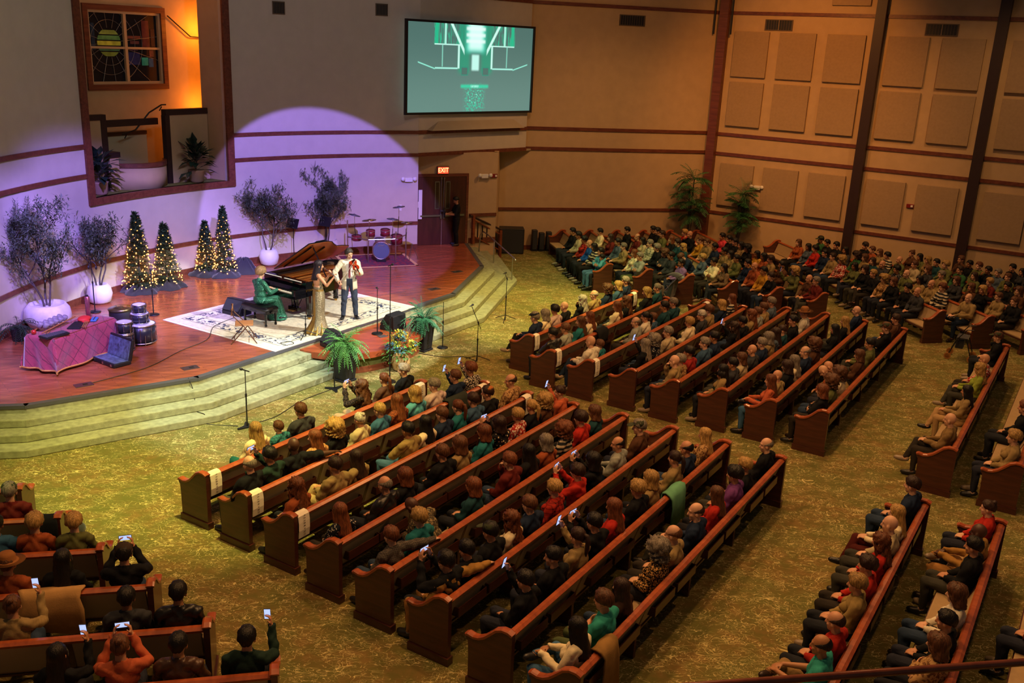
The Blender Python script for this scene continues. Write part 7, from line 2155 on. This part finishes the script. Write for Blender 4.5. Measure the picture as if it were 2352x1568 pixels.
prof = [(.63, .0, .19, .15), (.62, .14, .20, .20), (.60, .30, .205, .22), (.52, .40, .215, .17), (.35, .45, .235, .16), (.18, .47, .26, .18), (.03, .48, .30, .22)]
rings = [(z, lambda a, rx=rx, ry=ry, yc=yc, z=z: ((rx+(.7-z)*.035*math.sin(10*a))*math.cos(a), yc+(ry+(.7-z)*.03*math.sin(8*a+1))*math.sin(a))) for z, yc, rx, ry in prof]
link('gown_skirt', loft(rings, 60).mesh('gown_skirt', M['green_seq'], True), pn)
for s in (-1, 1): e = link('shoe', f.shell('shoe', M['leath'], f.has('foot%d' % s), .007, wr=0, relax=1), pn); e.color = srgb('#c9b8a8')
put_hair(pn, Hm @ Matrix.Scale(1.12, 4), 'm', '#b08a5c')

# camera operator by the doors
f, Hm = standing(.185, 1.0, {-1: (-.25, .10, 1.18), 1: (.25, .10, 1.18)}, {-1: (-.09, .34, 1.16), 1: (.10, .34, 1.14)}, {-1: (.3, .8, .1), 1: (-.3, .8, .1)}, {-1: (.8, 0, -.4), 1: (-.8, 0, -.4)}, {-1: .9, 1: .9}, yaw=6, pit=24, feet=.10, voxel=.0085)
cp = link('person', f.mesh('person', M['skin'], f.tone(Hm))); cp.location = (-2.12, 32.75, SZ); cp.rotation_euler = (0, 0, R(195-90)); cp.scale = (.95,)*3; cp.color = srgb('#a87858')
tag(cp, 'person in black looking down at a camera rig before the doors', 'person'); co = f.co
wear(cp, f.shell('top', M['fabric'], f.has('torso', 'uarm')|(f.has('pelvis') & (co[:, 2] > .93))|(f.has('neck') & (co[:, 2] < 1.52)), .02, 3, .008), 'top', '#14161b')
wear(cp, f.shell('trousers', M['fabric'], f.has('pelvis', 'thigh', 'shin'), .016, 3, .006), 'trousers', '#15161c')
for s in (-1, 1): wear(cp, f.shell('shoe', M['leath'], f.has('foot%d' % s), .008, wr=0, relax=1), 'shoe', '#101014')
put_hair(cp, Hm, 's', '#141013')
CM_ = Matrix.Translation(cp.location) @ cp.rotation_euler.to_matrix().to_4x4() @ Matrix.Scale(.95, 4)
cg = empty('camera_rig', (0, 0, 0), 0, 'black handheld camera rig held by the person at the doors', 'camera'); cg.matrix_world = CM_ @ Matrix.Translation((0, .46, 1.22))
MB().box((0, 0, .05), (.15, .10, .11)).build('camera_body', M['black'], cg, False, .01); MB().lathe([(.04, 0), (.042, .08), (.036, .1)], (0, .05, .05), 14, Matrix.Rotation(R(-90), 4, 'X')).build('lens', M['black'], cg)
MB().box((0, -.02, .16), (.12, .015, .08), M=Matrix.Rotation(R(-30), 4, 'X')).build('monitor', M['black'], cg); MB().tube([(-.16, 0, -.14), (-.16, 0, .05), (.16, 0, .05), (.16, 0, -.14)], .012, 6).build('grip_frame', M['blackmetal'], cg); MB().tube([(0, 0, -.01), (0, 0, -.2)], .018, 8).build('handle', M['blackmetal'], cg)

# ------------------------------------------------------------------ things lying about among the pews
def draped(key, s, wdt, dback, dfront, col, label, seed):
    b, k = key[0], int(key[1:]); ang, o = rowline(b, k); p = o+U(ang)*s
    g = empty('draped_coat', (p.x, p.y, 0), R(ang), label, 'coat')
    m = MB(); path = [(.16, .90-dfront), (.07, .80), (.055, .905), (0, .925), (-.065, .91), (-.10, .84), (-.115, .70), (-.12, .90-dback)]; n = 14
    for j, (y, z) in enumerate(path):
        for i in range(n+1):
            q = i/n-.5; m.v.append((q*wdt*(1+.08*math.sin(j*1.7+seed)), y+.014*math.sin(9*q+j+seed)*(1 if y > .06 else -1)*(abs(j-3.5)/3), z+.03*math.sin(7*q+seed)*(j in (0, len(path)-1))))
    for j in range(len(path)-1):
        for i in range(n): a = j*(n+1)+i; m.f.append((a, a+1, a+n+2, a+n+1)); m.mi.append(0)
    e = link('cloth', m.mesh('cloth', M['fabric'], True), g); e.color = srgb(col); sd = e.modifiers.new('s', 'SOLIDIFY'); sd.thickness = .018
draped('A7', 12.85, .55, .55, .25, '#5f9a78', 'mint green cardigan draped over a pew rail', 1)
draped('A8', 8.60, .38, .62, .2, '#8a6a3c', 'tan coat draped over the rearmost pew rail', 2)
draped('E4', -3.0, .7, .5, .25, '#b08a58', 'beige fleece draped over a lower-left pew rail', 3)
draped('A2', 13.95, .65, .35, .25, '#2c322e', 'dark grey coat draped over the second pew rail', 4)
draped('E2', -3.5, .3, .4, .3, '#14161a', 'black jacket hanging over a pew end at lower left', 5)
draped('B2', 19.9, .5, .3, .2, '#16181c', 'black coat over the second pew of the block by corner steps', 6)
for key, s, lab in (('A2', 10.9, 'white program lying open in the second pew'), ('A3', 10.75, 'white program lying in the third pew, left part'), ('A3', 12.2, 'white program lying in the third pew, middle'), ('B5', 21.0, 'white program lying in the fifth pew by corner steps'), ('C4', 26.8, 'white program lying in a pew under the panelled wall')):
    b, k = key[0], int(key[1:]); ang, o = rowline(b, k); p = o+U(ang)*s+U(ang+90)*.38
    g = empty('program_leaflet', (p.x, p.y, .463), R(ang+20), lab, 'leaflet'); MB().box((-.075, 0, .006), (.15, .22, .004), M=Matrix.Rotation(R(3), 4, 'Y')).build('page', M['paper'], g); MB().box((.075, 0, .006), (.15, .22, .004), M=Matrix.Rotation(R(-3), 4, 'Y')).build('page', M['paper'], g)
# stroller in the aisle beside the third pew of the block under the panelled wall
st = empty('stroller', (4.55, 28.0, 0), R(60), 'black stroller parked at the pew end under the panelled wall', 'stroller')
for x in (-.24, .24):
    for y, r_ in ((-.32, .13), (.36, .10)):
        MB().lathe([(r_*.72, -.02), (r_, -.02), (r_, .02), (r_*.72, .02), (r_*.72, -.02)], (x, y, r_), 16, Matrix.Rotation(R(90), 4, 'Y')).build('wheel', M['black'], st)
    MB().tube([(x, .36, .12), (x, -.05, .55), (x, -.42, 1.0)], .014, 6).build('frame_tube', M['steel'], st); MB().tube([(x, -.32, .14), (x, .05, .62)], .014, 6).build('frame_tube', M['steel'], st)
MB().tube([(-.24, -.42, 1.0), (.24, -.42, 1.0)], .018, 8).build('push_handle', M['black'], st)
MB().extr([(-.25, .35), (.25, .35), (.28, .48), (-.12, .52), (-.28, .92), (-.34, .90)], YZ @ Matrix.Translation((0, 0, -.22)), .44).build('seat', M['cloth_black'], st, False, .03)
m = MB(); n = 10
for i in range(n+1):
    a = R(20+120*i/n)
    for x in (-.24, .24): m.v.append((x, -.22+.36*math.cos(a), .72+.34*math.sin(a)))
for i in range(n): m.f.append((2*i, 2*i+1, 2*i+3, 2*i+2)); m.mi.append(0)
o = m.build('canopy', M['cloth_black'], st, True); sd = o.modifiers.new('s', 'SOLIDIFY'); sd.thickness = .012
g = empty('black_carry_case', (5.75, 27.3, 0), R(15), 'black carry case on the carpet near a pew end', 'case')
MB().box((0, 0, .12), (.85, .32, .22)).build('case_body', M['black'], g, False, .04); MB().tube([(-.12, 0, .23), (-.1, 0, .28), (.1, 0, .28), (.12, 0, .23)], .014, 6).build('handle', M['black'], g)
g = empty('black_backpack', (-6.55, 12.75, 0), R(30), 'black bag on the carpet beside a lower-left pew end', 'bag')
m = MB(); m.ell((0, 0, .13), (.26, .18, .14), None, 18, 10); m.build('bag_body', M['cloth_black'], g, True); MB().tube([(-.1, .05, .25), (0, .05, .32), (.1, .05, .25)], .012, 6).build('strap', M['cloth_black'], g)

# rolling walker by the dim pew end at the right edge
wk_ = empty('rolling_walker', (11.85, 24.1, 0), R(60), 'dark rolling walker standing in the aisle at the right edge', 'walker')
for x in (-.26, .26):
    for y in (-.28, .28):
        MB().tube([(x, y, .10), (x, y*.35, .62)], .014, 6).build('leg', M['blackmetal'], wk_)
        MB().lathe([(.06, -.015), (.09, -.015), (.09, .015), (.06, .015), (.06, -.015)], (x, y, .09), 14, Matrix.Rotation(R(90), 4, 'Y')).build('wheel', M['tanmetal'], wk_)
    MB().tube([(x, .1, .6), (x, -.08, .86), (x, -.24, .88)], .014, 6).build('grip_bar', M['blackmetal'], wk_)
MB().box((0, 0, .60), (.5, .28, .04)).build('seat', M['cloth_black'], wk_, False, .015); MB().tube([(-.26, .12, .82), (0, .2, .84), (.26, .12, .82)], .014, 6).build('back_strap', M['black'], wk_)
MB().box((0, .05, .42), (.36, .2, .22)).build('pouch', M['cloth_black'], wk_, False, .02)
